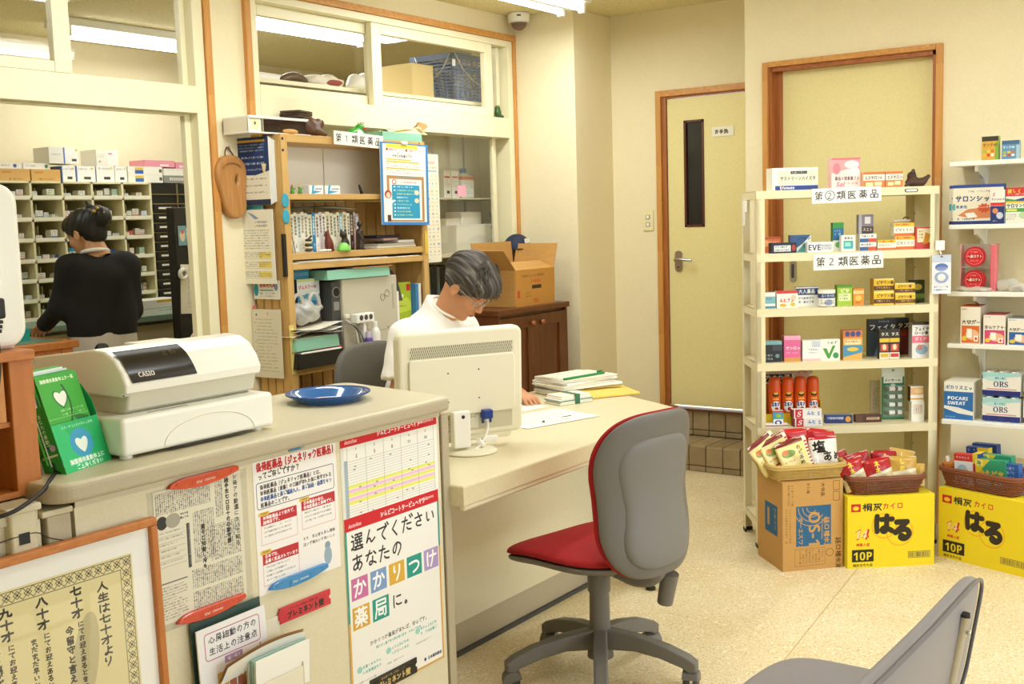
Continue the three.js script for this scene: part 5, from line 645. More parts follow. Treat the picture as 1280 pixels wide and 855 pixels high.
{const th=RACK.turn,F=(x,y,z,u,v)=>[x+u*Math.cos(th)+v*Math.sin(th),y,z-u*Math.sin(th)+v*Math.cos(th)];
// straw basket on the drink carton
const A=[4.4,.371,-1.69],turnA=-.79;basket('pale straw basket of snack bags on top of the drink carton',A,turnA,.33,.25,.058,std(0xc9a95e,.7),.86,8);
const pa=(u,v,y=.008)=>[A[0]+u*Math.cos(turnA)+v*Math.sin(turnA),A[1]+y,A[2]-u*Math.sin(turnA)+v*Math.cos(turnA)];
const yel=draw(150,200,(g,w,h)=>{rc(g,0,0,w,h,'#efdf94');rc(g,0,0,w,h*.12,'#7c2820');rc(g,w*.86,0,w*.14,h,'#f5efcf');for(let i=0;i<9;i++)rc(g,w*.88,h*(.14+i*.09),w*.1,h*.045,'#c23a34');say(g,'のどあめ',w*.56,h*.18,w*.17,'#3c3a2a',{vertical:true,w:.12});oval(g,w*.3,h*.34,w*.2,h*.1,'#7a9a3a');oval(g,w*.22,h*.3,w*.1,h*.07,'#d9823a');oval(g,w*.34,h*.8,w*.22,h*.12,'#cf3a30');oval(g,w*.34,h*.79,w*.13,h*.07,'#f3d9c2');print(g,w*.1,h*.52,w*.4,h*.1,h*.05,'#b5452f');});
const salt=draw(150,180,(g,w,h)=>{rc(g,0,0,w,h,'#eeeae2');rc(g,0,0,w,h*.08,'#b8232b');say(g,'塩',w*.1,h*.1,w*.42,'#1f1d1b',{w:.14});say(g,'あめ',w*.42,h*.4,w*.34,'#1f1d1b',{w:.14,vertical:false});for(let i=0;i<90;i++)rc(g,rnd()*w,h*rr(.5,1),3,2,rnd()<.5?'#9d988e':'#4b4844');});
const rd=draw(150,150,(g,w,h)=>{rc(g,0,0,w,h,'#c3242c');rc(g,0,h*.6,w,h*.4,'#d9514a');oval(g,w*.5,h*.35,w*.3,h*.16,'#eec9b0');print(g,w*.2,h*.66,w*.6,h*.2,h*.08,'#f6dcc0');});
const T=turnA;
bagThing('candy_bag','front yellow throat-sweet bag leaning in the straw basket',.15,.155,.03,yel,pa(-.02,.07),[-.3,T+.12,.04],'yellow sweet bags');
bagThing('candy_bag','yellow throat-sweet bag tilted left over the straw basket rim',.14,.155,.026,yel,pa(-.1,.02,.03),[-.2,T+.2,.42],'yellow sweet bags');
bagThing('candy_bag','middle yellow throat-sweet bag between its two neighbours in the straw basket',.14,.155,.026,yel,pa(-.07,.035,.02),[-.25,T+.15,.2],'yellow sweet bags');
bagThing('candy_bag','black and white salt candy bag in the straw basket',.12,.15,.035,salt,pa(.1,.04),[-.22,T-.1,-.12]);
bagThing('candy_bag','red bag lying behind the yellow ones in the straw basket',.15,.17,.04,rd,pa(.02,-.06),[-.12,T,-.08],'red bags in the straw basket');
bagThing('candy_bag','red bag lying behind the salt candy in the straw basket',.13,.165,.04,rd,pa(.1,-.05),[-.12,T,-.25],'red bags in the straw basket');
// dark wicker basket on the middle carton
const B=[4.585,.299,-1.415],turnB=-.88,pb=(u,v,y=.01)=>[B[0]+u*Math.cos(turnB)+v*Math.sin(turnB),B[1]+y,B[2]-u*Math.sin(turnB)+v*Math.cos(turnB)];
basket('dark brown wicker basket of gold and red sweet bags on the middle carton',B,turnB,.33,.21,.07,std(0x7b4425,.5),.84,9);
const gold=(a,b)=>draw(150,160,(g,w,h)=>{rc(g,0,0,w,h,'#d9c592');shapeFill(g,[[0,0],[w,0],[w,h*.35],[0,h*.5]],a);shapeFill(g,[[0,h*.5],[w,h*.35],[w,h*.45],[0,h*.6]],'#f0e6c8');say(g,b,w*.35,h*.08,w*.2,'#f6dc52',{vertical:true,w:.18});for(let i=0;i<10;i++)oval(g,w*rr(.15,.85),h*rr(.65,.92),w*.1,h*.06,['#c9a458','#efe2bc','#b98f4a'][i%3],rnd()*3);rc(g,0,h*.93,w,h*.07,a);});
const g1=gold('#b61f26','ネネ'),g2=gold('#c8a04a','しお'),g3=gold('#a81c24','うめ');
[[-.1,.05,g1,.1,'front left red and gold sweet bag in the dark basket'],[-.01,.065,g1,-.05,'front middle red and gold sweet bag in the dark basket'],[.08,.055,g2,-.25,'front right gold sweet bag in the dark basket'],[-.06,-.01,g3,.2,'back left red sweet bag in the dark basket'],[.03,-.02,g3,-.1,'back middle red sweet bag in the dark basket'],[-.12,-.045,g3,.35,'dark red sweet bag at the left rear of the dark basket'],[.09,-.04,g2,-.3,'back right gold sweet bag in the dark basket']].forEach(([u,v,r,tilt,l],i)=>bagThing('sweet_bag',l,.12,.135+.012*(i>2?1:0),.042,r,pb(u,v,.01),[-.3+(i>2?.2:0),turnB+rr(-.15,.15),tilt],'sweet bags in the dark basket'));
bagThing('sweet_bag','small white and gold sachet at the right end of the dark basket',.07,.1,.03,g2,pb(.135,.05,.012),[-.2,turnB-.3,-.2]);
// right basket
const Cc=[4.812,.299,-1.03],turnC=-1.9,pc=(u,v,y=.01)=>[Cc[0]+u*Math.cos(turnC)+v*Math.sin(turnC),Cc[1]+y,Cc[2]-u*Math.sin(turnC)+v*Math.cos(turnC)];
basket('dark brown wicker basket of cooling-sheet boxes at the right edge',Cc,turnC,.36,.22,.075,std(0x84482a,.5),.86,9);
const bxs=(name,label,u,v,w,h,d,t,fn,side,top,o={})=>{const c=carton(w,h,d,fn,side,top,1200);solo(name,c.geo,c.mat,label,'box',pc(u,v,.008),[o.tilt??-.06,turnC+t,0],o.group);};
const hie=(g,w,h)=>{rc(g,0,0,w,h,'#2f9a72');shapeFill(g,[[0,0],[w*.5,0],[0,h*.55]],'#e6cf2f');rc(g,0,h*.02,w*.26,h*.2,'#f2e884');say(g,'冷',w*.04,h*.04,w*.16,'#22705a',{w:.13});say(g,'冷えピタ',w*.08,h*.34,w*.21,'#f3e33a',{w:.2});say(g,'冷えピタ',w*.08,h*.34,w*.21,'#b8331f',{w:.06});rc(g,0,h*.66,w*.5,h*.2,'#f4ece6');print(g,w*.04,h*.7,w*.4,h*.14,h*.06,'#d8506a');oval(g,w*.76,h*.76,w*.2,h*.16,'#bfe3e6');rc(g,w*.55,h*.88,w*.4,h*.1,'#3b76b8');};
bxs('cooling_sheet_box','front green cooling-sheet box in the right basket',.045,.05,.13,.125,.03,.02,hie,'#2f9a72','#2f9a72',{group:'green cooling-sheet boxes'});
bxs('cooling_sheet_box','rear green cooling-sheet box in the right basket',.05,.012,.13,.14,.03,.0,hie,'#2f9a72','#2f9a72',{group:'green cooling-sheet boxes'});
bxs('cooling_sheet_box','white and red pain-relief box in the right basket',-.075,.045,.085,.13,.035,.06,(g,w,h)=>{rc(g,0,0,w,h,'#e9ecee');rc(g,0,0,w,h*.22,'#c9322f');print(g,w*.1,h*.06,w*.8,h*.12,h*.09,'#fff');oval(g,w*.4,h*.5,w*.26,h*.16,'#9fcbdc');oval(g,w*.55,h*.58,w*.2,h*.12,'#e9b4b0');say(g,'ピカ',w*.1,h*.76,w*.3,'#c9322f',{w:.2});},'#c9322f','#c9322f');
bxs('cooling_sheet_box','slim red and blue box between white and green boxes in the right basket',-.022,.03,.03,.14,.06,.1,(g,w,h)=>{rc(g,0,0,w,h,'#c2272c');rc(g,0,0,w,h*.3,'#e2c62f');print(g,w*.2,h*.3,w*.6,h*.6,w*.4,'#fff',{vertical:true});rc(g,w*.7,0,w*.3,h,'#2c4f9a');},'#2c4f9a','#e2c62f');
bxs('cooling_sheet_box','yellow and navy box behind the white one in the right basket',-.06,-.03,.1,.15,.03,.0,(g,w,h)=>{rc(g,0,0,w,h,'#24417f');rc(g,w*.5,0,w*.5,h*.4,'#e5c22c');print(g,w*.06,h*.05,w*.4,h*.2,h*.08,'#cfe0ee');},'#e5c22c','#24417f');
bxs('cooling_sheet_box','navy box at the rear of the right basket',-.05,-.068,.11,.16,.03,.0,(g,w,h)=>{rc(g,0,0,w,h,'#1f3a70');print(g,w*.1,h*.06,w*.8,h*.2,h*.09,'#e5d98a');},'#1f3a70','#1f3a70');
bxs('cooling_sheet_box','blue box at the right end of the basket, cut off by the frame',.13,.04,.06,.12,.03,.0,(g,w,h)=>{rc(g,0,0,w,h,'#2d5fae');print(g,w*.1,h*.1,w*.8,h*.6,w*.2,'#dfe8f2');},'#2d5fae','#2d5fae');
for(const[u,v,l]of[[-.15,.04,'front jelly pouch with white cap at the left of the right basket'],[-.135,-.01,'rear jelly pouch with white cap at the left of the right basket']]){const r=draw(90,110,(g,w,h)=>{rc(g,0,0,w,h,'#c5792d');rc(g,0,h*.3,w,h*.4,'#8f3f22');oval(g,w*.5,h*.5,w*.3,h*.14,'#e9d9b4');});const b=bagThing('jelly_pouch',l,.06,.085,.028,r,pc(u,v,.012),[-.1,turnC+.2,.08],'jelly pouches','pouch');part('spout',cyl(.008,.009,.024,14,0,.092,0),M.white,b);}
}
// ---------- papers and magnets on the counter front (face at z = -2.0) ----------
const CF=-2.0;
{const L=thing('newspaper_clipping','laminated newspaper clipping held by two orange magnets on the counter front','poster',[1.585,.592,CF+.001]);
const p=printedSheet(.243,.296,(g,w,h)=>{rc(g,0,0,w,h,'#e3ddc8');const ink='#4a4640';
print(g,w*.01,h*.02,w*.62,h*.16,7,ink,{vertical:true,lead:1.35,w:.13});print(g,w*.67,h*.02,w*.1,h*.3,7,ink,{vertical:true,lead:1.35,w:.13});
say(g,'シニアの病気について知る',w*.9,h*.01,w*.055,ink,{vertical:true,w:.13});say(g,'経験生む口日長の電話相談',w*.8,h*.02,w*.05,'#2f2c28',{vertical:true,w:.17});
oval(g,w*.08,h*.24,w*.06,h*.05,'#3a3732');oval(g,w*.2,h*.24,w*.08,h*.055,'#a9a494');print(g,w*.28,h*.2,w*.1,h*.06,9,'#333',{w:.16});
for(let i=0;i<6;i++){print(g,w*.02,h*(.31+i*.045),w*rr(.2,.3),h*.02,6,'#6a665c');rc(g,w*.02,h*(.345+i*.045),w*.3,1,'#8a8678');}rc(g,w*.34,h*.29,w*.035,h*.34,'#4b473f');print(g,w*.343,h*.3,w*.03,h*.32,7,'#ddd',{vertical:true});
print(g,w*.4,h*.22,w*.26,h*.4,7,ink,{vertical:true,lead:1.35,w:.13});say(g,'回線不足話し中も',w*.5,h*.33,w*.05,'#2f2c28',{vertical:true,w:.15});print(g,w*.6,h*.36,w*.36,h*.28,7,ink,{vertical:true,lead:1.35,w:.13});
print(g,w*.36,h*.66,w*.6,h*.15,7,ink,{vertical:true,lead:1.35,w:.13});print(g,w*.36,h*.83,w*.6,h*.15,7,ink,{vertical:true,lead:1.35,w:.13});rc(g,w*.02,h*.69,w*.3,h*.008,'#555');print(g,w*.02,h*.72,w*.3,h*.25,6,'#55514a',{lead:1.8,ragged:true});},1700);part('paper',p.geo,p.mat,L,[0,.006,0]);
part('laminate_film',cb(-.135,.14,-.01,.305,-.0007,-.0004),new THREE.MeshPhysicalMaterial({color:0xf6f2e2,roughness:.25,transmission:.6,thickness:0,side:THREE.DoubleSide}),L);}
function banana(label,x,y,col,len=.19,tilt=0){ // bowed magnet bar
const s=new THREE.Shape();s.moveTo(-len/2,.0);s.quadraticCurveTo(-len/2+.01,.012,-len/4,.013);s.lineTo(len/2-.01,.013);s.quadraticCurveTo(len/2+.004,.012,len/2,.004);s.quadraticCurveTo(0,-.022,-len/2,.0);
const m=thing('magnet_bar',label,'magnet',[x,y,CF+.0008],0,'bowed magnet bars');m.rotation.z=tilt;part('bar',extr(s,.006,.0022,16).translate(0,0,.003),std(col,.18,{clearcoat:.6}),m);
const r=draw(120,22,(g,w,h)=>{rc(g,0,0,w,h,'#'+col.toString(16).padStart(6,'0'));lat(g,'Vivi',w*.24,h*.5,h*.75,'#f6e6d2',{it:true});lat(g,'CREATOR',w*.66,h*.5,h*.55,'#f6e6d2',{it:true});});part('lettering',printedBox(.07,.0115,.0006,[r,r,r,r,r,r]),r.s.mat,m,[0,-.006,.0115]);
for(const e of[-1,1])part('dimple',cyl(.004,.004,.001,14).rotateX(Math.PI/2),std(col,.3),m,[e*len*.4,.005,.0116]);return m;}
banana('orange magnet bar above the newspaper clipping',1.598,.897,0xd9481c);banana('orange magnet bar at the foot of the newspaper clipping',1.598,.594,0xcf3d1a);banana('blue magnet bar at the foot of the generic-medicine poster',1.868,.592,0x1f86c8);
{const P=thing('generic_medicine_poster','white poster about generic medicines with red boxes on the counter front','poster',[1.882,.582,CF+.0006]);
const p=printedSheet(.276,.332,(g,w,h)=>{rc(g,0,0,w,h,'#f7f2ee');say(g,'後発医薬品（ジェネリック医薬品）',w*.04,h*.035,w*.085,'#c42a2e',{w:.15,sx:.68});say(g,'ってご存じですか？',w*.05,h*.11,w*.066,'#2a2725',{w:.12,sx:.8});
g.strokeStyle='#43506f';g.lineWidth=3;g.beginPath();g.roundRect(w*.03,h*.185,w*.93,h*.19,12);g.stroke();
say(g,'後発医薬品（ジェネリック医薬品）とは、',w*.07,h*.2,w*.045,'#33302d',{w:.13,sx:.84});say(g,'先発医薬品（新薬）の特許が切れた後に発売される',w*.07,h*.243,w*.045,'#33302d',{w:.13,sx:.8});say(g,'先発医薬品と同じ有効成分、同じ効能・効果をもつ',w*.07,h*.286,w*.045,'#2b4a86',{w:.14,sx:.8});say(g,'医薬品のことです。',w*.07,h*.33,w*.045,'#33302d',{w:.13,sx:.84});
const card=(x,y,ww,hh,a,b)=>{frameRect(g,x,y,ww,hh,'#d98a8c',2);rc(g,x,y,ww,hh*.36,'#c4353a');say(g,a,x+ww*.06,y+hh*.05,ww*.085,'#fff',{w:.15,sx:.95});say(g,b,x+ww*.06,y+hh*.2,ww*.085,'#fff',{w:.15,sx:.95});print(g,x+ww*.08,y+hh*.42,ww*.84,hh*.5,ww*.045,'#666',{ragged:true,lead:2});g.fillStyle='#e3c255';g.beginPath();g.roundRect(x-ww*.06,y-hh*.09,ww*.3,hh*.13,8);g.fill();lat(g,'POINT',x+ww*.1,y-hh*.03,hh*.09,'#7c5a1c');};
card(w*.06,h*.42,w*.42,h*.22,'先発医薬品より安価で、','経済的です。');card(w*.54,h*.4,w*.42,h*.22,'日本薬品の会は、','先発医薬品と同等です。');card(w*.06,h*.7,w*.42,h*.24,'日本では、','幅広く使用されています。');
print(g,w*.54,h*.68,w*.42,h*.1,w*.035,'#444',{ragged:true});oval(g,w*.84,h*.8,w*.035,h*.03,'#8ea4b6');oval(g,w*.84,h*.88,w*.05,h*.07,'#9db3c2');},1900);part('paper',p.geo,p.mat,P);
const cl=part('clip_tab',extr(roundRect(.05,.012,.005),.004,.001),new THREE.MeshPhysicalMaterial({color:0xe8ecec,roughness:.15,transmission:.7,thickness:0,side:THREE.DoubleSide}),P,[.0,.334,.001]);part('clip_print',cb(-.022,.014,-.004,.004,.0055,.006),std(0x2f7fb8,.4),cl);}
{const c=thing('duty_chart','white chart with red header and yellow and pink rows on the counter front','poster',[2.231,.672,CF+.0006]);
const p=printedSheet(.39,.246,(g,w,h)=>{rc(g,0,0,w,h,'#f5f3ea');rc(g,0,0,w*.03,h,'#e9e6da');rc(g,w*.03,h*.28,w*.03,h,'#a7b9c4');rc(g,0,0,w,h*.135,'#d3242a');say(g,'シムビコートタービュヘイラー',w*.36,h*.04,h*.065,'#fff',{w:.14,sx:.82});lat(g,'AstraZeneca',w*.88,h*.07,h*.045,'#f6dcd8');lat(g,'Astellas',w*.1,h*.09,h*.05,'#f6dcd8',{it:true});g.strokeStyle='#b9b9b2';g.lineWidth=1.4;for(let i=0;i<=24;i++){const y=h*(.3+i*.0285);g.beginPath();g.moveTo(w*.06,y);g.lineTo(w*.96,y);g.stroke();}
[['#e9ec6a',9],['#eec3dc',10.5],['#e9ec6a',12],['#eec3dc',13.5],['#e9ec6a',15]].forEach(([c2,i])=>rc(g,w*.06,h*(.3+i*.0285),w*.9,h*.033,c2));for(let i=0;i<6;i++){rc(g,w*(.06+i*.18),h*.15,1.5,h*.85,'#99998f');if(i<5){lat(g,String(i+1),w*(.15+i*.18),h*.18,h*.035,'#55554e');lat(g,String(i*3+2),w*(.15+i*.18),h*.255,h*.05,'#55554e');for(let k=0;k<5;k++)rc(g,w*(.08+i*.18+rnd()*.1),h*(.32+rnd()*.6),w*.02,h*.012,'#777');}}},1400);part('paper',p.geo,p.mat,c);}
{const c=thing('family_pharmacy_poster','tall poster with coloured kana squares and red header on the counter front','poster',[2.229,.2,CF+.0018]);
const p=printedSheet(.384,.498,(g,w,h)=>{rc(g,0,0,w,h,'#f6f4ee');rc(g,0,h*.0,w*.018,h*.56,'#2f9a8c');rc(g,0,h*.56,w*.018,h,'#dfa94a');rc(g,w*.982,0,w*.018,h*.33,'#2f9a8c');rc(g,w*.982,h*.33,w*.018,h,'#dfa94a');rc(g,0,h*.988,w,h*.012,'#dfa94a');
say(g,'選んでください',w*.05,h*.088,w*.128,'#35312d',{w:.1,sx:.98});say(g,'あなたの',w*.05,h*.2,w*.13,'#35312d',{w:.1});
['か','か','り','つ','け'].forEach((ch,i)=>{const x=w*(.04+i*.192),s=w*.165;rc(g,x,h*.328,s,h*.118,['#cf74a8','#7f9fd0','#e0b03f','#2f9d8c','#b59fd0'][i]);say(g,ch,x+s*.1,h*.333,s*.82,'#fff',{w:.13});});
['薬','局'].forEach((ch,i)=>{const x=w*(.04+i*.2),s=w*.17;rc(g,x,h*.485,s,h*.122,['#e0ad45','#2f9d8c'][i]);say(g,ch,x+s*.08,h*.49,s*.84,'#fff',{w:.11});});say(g,'に。',w*.44,h*.497,w*.12,'#35312d',{w:.1});
say(g,'かかりつけ薬局があれば、安心です。',w*.2,h*.7,w*.036,'#4a4640',{w:.1});print(g,w*.26,h*.74,w*.5,h*.02,w*.022,'#3f9d90');for(const[x,y]of[[.06,.82],[.36,.79],[.68,.76]]){oval(g,w*x+16,h*y+8,16,14,'#9fd6c8');print(g,w*x+34,h*y-4,w*.2,h*.055,w*.026,'#3f9d90');print(g,w*x,h*(y+.075),w*.2,h*.03,w*.016,'#9a9a92');}
oval(g,w*.78,h*.955,8,8,'#3a3a70');say(g,'日本薬剤師会',w*.81,h*.945,w*.026,'#2a2740',{w:.15});rc(g,0,0,w,h*.07,'#d3242a');say(g,'シムビコートタービュヘイラー',w*.36,h*.02,h*.034,'#fff',{w:.14,sx:.82});lat(g,'AstraZeneca',w*.86,h*.03,h*.022,'#f6dcd8');lat(g,'Astellas',w*.1,h*.045,h*.026,'#f6dcd8',{it:true});},1600);part('paper',p.geo,p.mat,c);
}
function ticket(label,x,y,len,hgt,tone,ink){ // magnet cut like a ticket with notched ends
const m=thing('ticket_magnet',label,'magnet',[x,y,CF+.0028]);const s=new THREE.Shape(),a=len/2,b=hgt/2;s.moveTo(-a,-b);s.lineTo(a,-b);s.lineTo(a,-b*.3);s.absarc(a,0,b*.3,-Math.PI/2,Math.PI/2,true);s.lineTo(a,b);s.lineTo(-a,b);s.lineTo(-a,b*.45);s.lineTo(-a-.004,b*.45);s.lineTo(-a-.004,-b*.45);s.lineTo(-a,-b*.45);s.lineTo(-a,-b);
part('plate',extr(s,.003,.0006),std(tone,.4),m);const t=draw(len*.84*1300,hgt*.84*1300,(g,w,h)=>{rc(g,0,0,w,h,'#'+tone.toString(16).padStart(6,'0'));print(g,w*.12,h*.06,w*.66,h*.24,h*.2,ink);say(g,'プレミネント錠',w*.06,h*.36,h*.56,ink,{w:.19,sx:.95});});part('lettering',printedBox(len*.84,hgt*.84,.0004,[t,t,t,t,t,t]),t.s.mat,m,[0,-hgt*.42,.0039]);}
ticket('red ticket-shaped magnet with black kana below the blue magnet',1.886,.516,.172,.038,0xcf2f3c,'#2a1d14');ticket('black ticket-shaped magnet with gold kana at the foot of the tall poster',2.2,.222,.19,.042,0x26211a,'#d9bf72');
// booklet pocket
{const p=thing('booklet_pocket','wire and card pocket on the counter front holding booklets','holder',[1.67,.36,CF+.002]);
part('pocket_back',cb(-.13,.13,0,.16,0,.002),M.offwhite,p);part('pocket_front',cb(-.13,.13,0,.05,.075,.077),M.offwhite,p);part('pocket_side',cb(-.131,-.129,0,.06,0,.077),M.offwhite,p);part('pocket_side',cb(.129,.131,0,.06,0,.077),M.offwhite,p);part('pocket_base',cb(-.13,.13,0,.002,0,.077),M.offwhite,p);
solo('folder',crb(-.105,.1,0,.222,-.0012,.0012,.001),std(0x2f4a44,.4),'dark green folder behind the booklets on the counter front','folder',[1.642,.363,CF+.012],[-.02,0,.02]);
const f=printedSheet(.2,.205,(g,w,h)=>{rc(g,0,0,w,h,'#f1eff0');g.strokeStyle='#b3627f';g.lineWidth=3;g.beginPath();g.roundRect(w*.1,h*.07,w*.8,h*.3,12);g.stroke();say(g,'心房細動の方の',w*.15,h*.1,w*.098,'#3e3b45',{w:.1});say(g,'生活上の注意点',w*.15,h*.23,w*.098,'#3e3b45',{w:.1});rc(g,w*.36,h*.39,w*.26,h*.08,'#b493bf');print(g,w*.4,h*.41,w*.2,h*.05,h*.045,'#fff');rc(g,w*.24,h*.55,w*.15,h*.3,'#d9b24a');rc(g,w*.62,h*.5,w*.15,h*.32,'#d9b24a');oval(g,w*.5,h*.6,w*.12,h*.12,'#ece4ee');for(const x of[.45,.57]){oval(g,w*x,h*.6,w*.045,h*.045,'#3a2c28');oval(g,w*x,h*.64,w*.04,h*.04,'#e2b594');rc(g,w*(x-.05),h*.68,w*.1,h*.14,'#b86a4a');}print(g,w*.86,h*.4,w*.05,h*.4,w*.04,'#c04a78',{vertical:true});},1500,.004);
const bk=solo('booklet',f.geo,f.mat,'white booklet with pink-framed title in the counter pocket','booklet',[1.638,.363,CF+.03],[-.03,0,.012]);
const st=thing('leaflet_stack','thick stack of pale green leaflets sticking out of the counter pocket','leaflets',[1.7,.365,CF+.055]);for(let i=0;i<9;i++)part('leaflet',rb(.17,.1+.004*(i%3),.0022,.0008,1,.012+.003*Math.sin(i*2.1),.05,0),i%2?std(0xa9cfc0,.6):M.paper,st,[.03,0,-.012+i*.0036],[.06*(i/9),0,0]);
const bc=thing('brown_brochure','brown picture brochure bent open above the pale green leaflets','brochure',[1.7,.365,CF+.04]);part('cover',sheet((s,t)=>[-.12+.25*s,.07+.05*t+.012*Math.sin(s*3),-.004+.03*t*(1-.4*s)],14,8),std(0xb98a55,.4),bc);part('pages',sheet((s,t)=>[-.12+.25*s,.065+.05*t+.012*Math.sin(s*3),.002+.03*t*(1-.4*s)],14,8),M.paper,bc);}
// framed calligraphy hanging in front of the counter
{const f=thing('framed_calligraphy','wood-framed certificate with black brush calligraphy hanging on the counter','picture frame',[1.02,.34,CF+.022]);f.rotation.x=-.02;
const W=.86,H=.51;const bar4=[crb(-W/2,W/2,H-.018,H,0,.02,.004),crb(-W/2,W/2,0,.018,0,.02,.004),crb(-W/2,-W/2+.018,.018,H-.018,0,.02,.004),crb(W/2-.018,W/2,.018,H-.018,0,.02,.004)];for(const b of bar4)part('frame_rail',b,M.orangeWood,f);part('back_board',cb(-W/2+.01,W/2-.01,.01,H-.01,0,.004),M.darkWood,f);part('mat',cb(-W/2+.016,W/2-.016,.016,H-.016,.004,.008),M.paper,f);
const pw=W-.126,ph=H-.126,p=printedSheet(pw,ph,(g,w,h)=>{rc(g,0,0,w,h,'#e9dca6');const k=1500;const bw=.022*k,m=.005*k;g.fillStyle='#57523f';const motif=(x,y)=>{g.save();g.translate(x,y);g.lineWidth=2;g.strokeStyle='#57523f';g.beginPath();g.moveTo(-bw/2,-bw/2);g.lineTo(bw/2,bw/2);g.moveTo(bw/2,-bw/2);g.lineTo(-bw/2,bw/2);g.stroke();g.rotate(Math.PI/4);g.strokeRect(-bw*.25,-bw*.25,bw*.5,bw*.5);g.fillRect(-bw*.1,-bw*.1,bw*.2,bw*.2);g.restore();};
for(let x=m+bw/2;x<w-m;x+=bw){motif(x,m+bw/2);motif(x,h-m-bw/2);}for(let y=m+bw*1.5;y<h-m-bw;y+=bw){motif(m+bw/2,y);motif(w-m-bw/2,y);}frameRect(g,m+bw+3,m+bw+3,w-2*(m+bw+3),h-2*(m+bw+3),'#57523f',2);frameRect(g,m,m,w-2*m,h-2*m,'#57523f',2);
const ink='#23201a';const R=(d)=>w-d*k; // distance from the right edge
g.fillStyle='#cbbf92';g.beginPath();g.ellipse(R(.125),h*.5,.03*k,.1*k,.2,0,7);g.fill();
say(g,'人生は七十才より',R(.088),h*.105,.0212*k,ink,{vertical:true,w:.16,sx:1.35});
const col=(d,a,b,c)=>{say(g,a,R(d),h*.085,.0215*k,ink,{vertical:true,w:.18,sx:1.3});say(g,b,R(d-.012),h*.275,.0135*k,ink,{vertical:true,w:.14,sx:1.1});say(g,c,R(d+.016),h*.285,c.length<7?.0185*k:.0135*k,ink,{vertical:true,w:.14,sx:1.05});};
col(.148,'七十才','にてお迎えあるときは','今留守と言え');col(.222,'八十才','にてお迎えあるときは','まだまだ早いと言え');col(.296,'九十才','にてお迎えあるときは','そう急がずともと言え');col(.37,'百才','にてお迎えあるときは','時間を見てぼつぼつと');},1500,.001);
part('certificate',p.geo,p.mat,f,[0,.063,.009]);part('glazing',cb(-W/2+.016,W/2-.016,.016,H-.016,.0125,.014),M.glass,f);
part('hanging_cord',tube([[-.28,H-.06,.002],[-.06,H+.005,.002],[.143,H+.03,.0],[.2,H+.008,.002],[.34,H-.05,.002]],.0013,60,6),M.black,f);}
// ---------- cash register ----------
{const r=thing('cash_register','cream CASIO cash register with black customer display on its drawer','cash register',[1.652,.957,-2.25]);
const dr=part('cash_drawer',rb(.43,.083,.4,.01,3,0,.0555,0),M.whiteGloss,r);part('drawer_arch',tube(Array.from({length:21},(_,i)=>{const a=Math.PI*(i/20);return V(.02-.13*Math.cos(a),.02+.055*Math.sin(a),.2005);}),.0012,40,6),M.offwhite,dr);
for(const x of[-.19,.18])for(const z of[.17,-.16])part('foot',cyl(.013,.015,.016,18),M.whiteGloss,r,[x,.008,z]);part('drawer_gap',cb(-.09,.13,.013,.0145,.185,.199),M.darkGrey,r);
// body profile: (z forward, y up)
const up=[[.152,.142],[.166,.15],[.168,.162],[.158,.185],[.136,.212],[.105,.228],[.06,.232],[-.17,.205],[-.185,.195],[-.185,.142]],lo=[[.125,.099],[.15,.112],[.16,.142],[-.185,.142],[-.185,.099]];
const ex=(pts,w,b)=>extr(poly(pts),w,b,6).rotateY(-Math.PI/2);
// shape x is z; extrude runs along x after the turn
part('upper_case',ex(up,.376,.006).translate(.188+.012,0,0),M.whiteGloss,r);part('lower_case',ex(lo,.35,.008).translate(.175+.012,0,0),std(0xd2cebb,.4),r);part('silver_trim',crb(-.18,.205,.1385,.143,.13,.166,.001),M.steel,r);
const fr=[[.1745,.166],[.1635,.19],[.141,.218],[.118,.233]];const d=draw(330,120,(g,w,h)=>{rc(g,0,0,w,h,'#1a1410');lat(g,'CASIO',w*.25,h*.78,h*.2,'#e9e4d6',{sx:1.15});lat(g,'2 30',w*.75,h*.28,h*.24,'#4c4528',{font:'monospace'});});
const N=18,P=new THREE.CatmullRomCurve3(fr.map(([z,y])=>V(0,y,z)));part('display',regionUV(sheet((s,t)=>{const q=P.getPoint(t);return[-.164+.175*s-.008*t,q.y+.0008,q.z+.0008];},8,N),d),d.s.gloss,r);
part('rating_label',cb(-.13,-.02,.108,.122,.158,.1585),std(0x8b887c,.5),r,null,[.14,0,0]);part('receipt_cover',rb(.12,.006,.1,.003,2,.06,.226,-.03),M.offwhite,r,null,[.0,0,0]);
}
{const k=thing('key_reel','small black reel on a bent metal rod behind the cash register','key reel',[1.6,.957,-2.462]);part('post',bar([0,0,0],[0,.19,0],.005),M.steel,k);part('rod',tube([[0,.188,0],[.03,.197,.003],[.075,.2,.0]],.0035,16,8),M.steel,k);part('reel',cyl(.018,.018,.012,24).rotateX(Math.PI/2),M.black,k,[.08,.202,.004]);part('reel_hub',cyl(.005,.005,.014,14).rotateX(Math.PI/2),std(0x8a6a4a,.5),k,[.08,.202,.004]);part('joint',new THREE.SphereGeometry(.01,14,10),M.darkGrey,k,[0,.19,0]);}
{const c=thing('green_card','pale green standing leaflet right of the cash register','leaflet',[2.02,.9575,-2.36],.15);const p=printedSheet(.1,.155,(g,w,h)=>{rc(g,0,0,w,h,'#86c46a');for(let i=0;i<16;i++)rc(g,w*.55,h*(.14+i*.05),w*.3,h*.018,'#cbe6b4');say(g,'薬局',w*.1,h*.05,w*.2,'#3f8a3a',{w:.12});},800);part('sheet',p.geo,p.mat,c,null,[-.12,0,0]);part('prop',cb(-.02,.02,0,.1,-.07,-.069),M.paper,c,null,[.3,0,0]);}
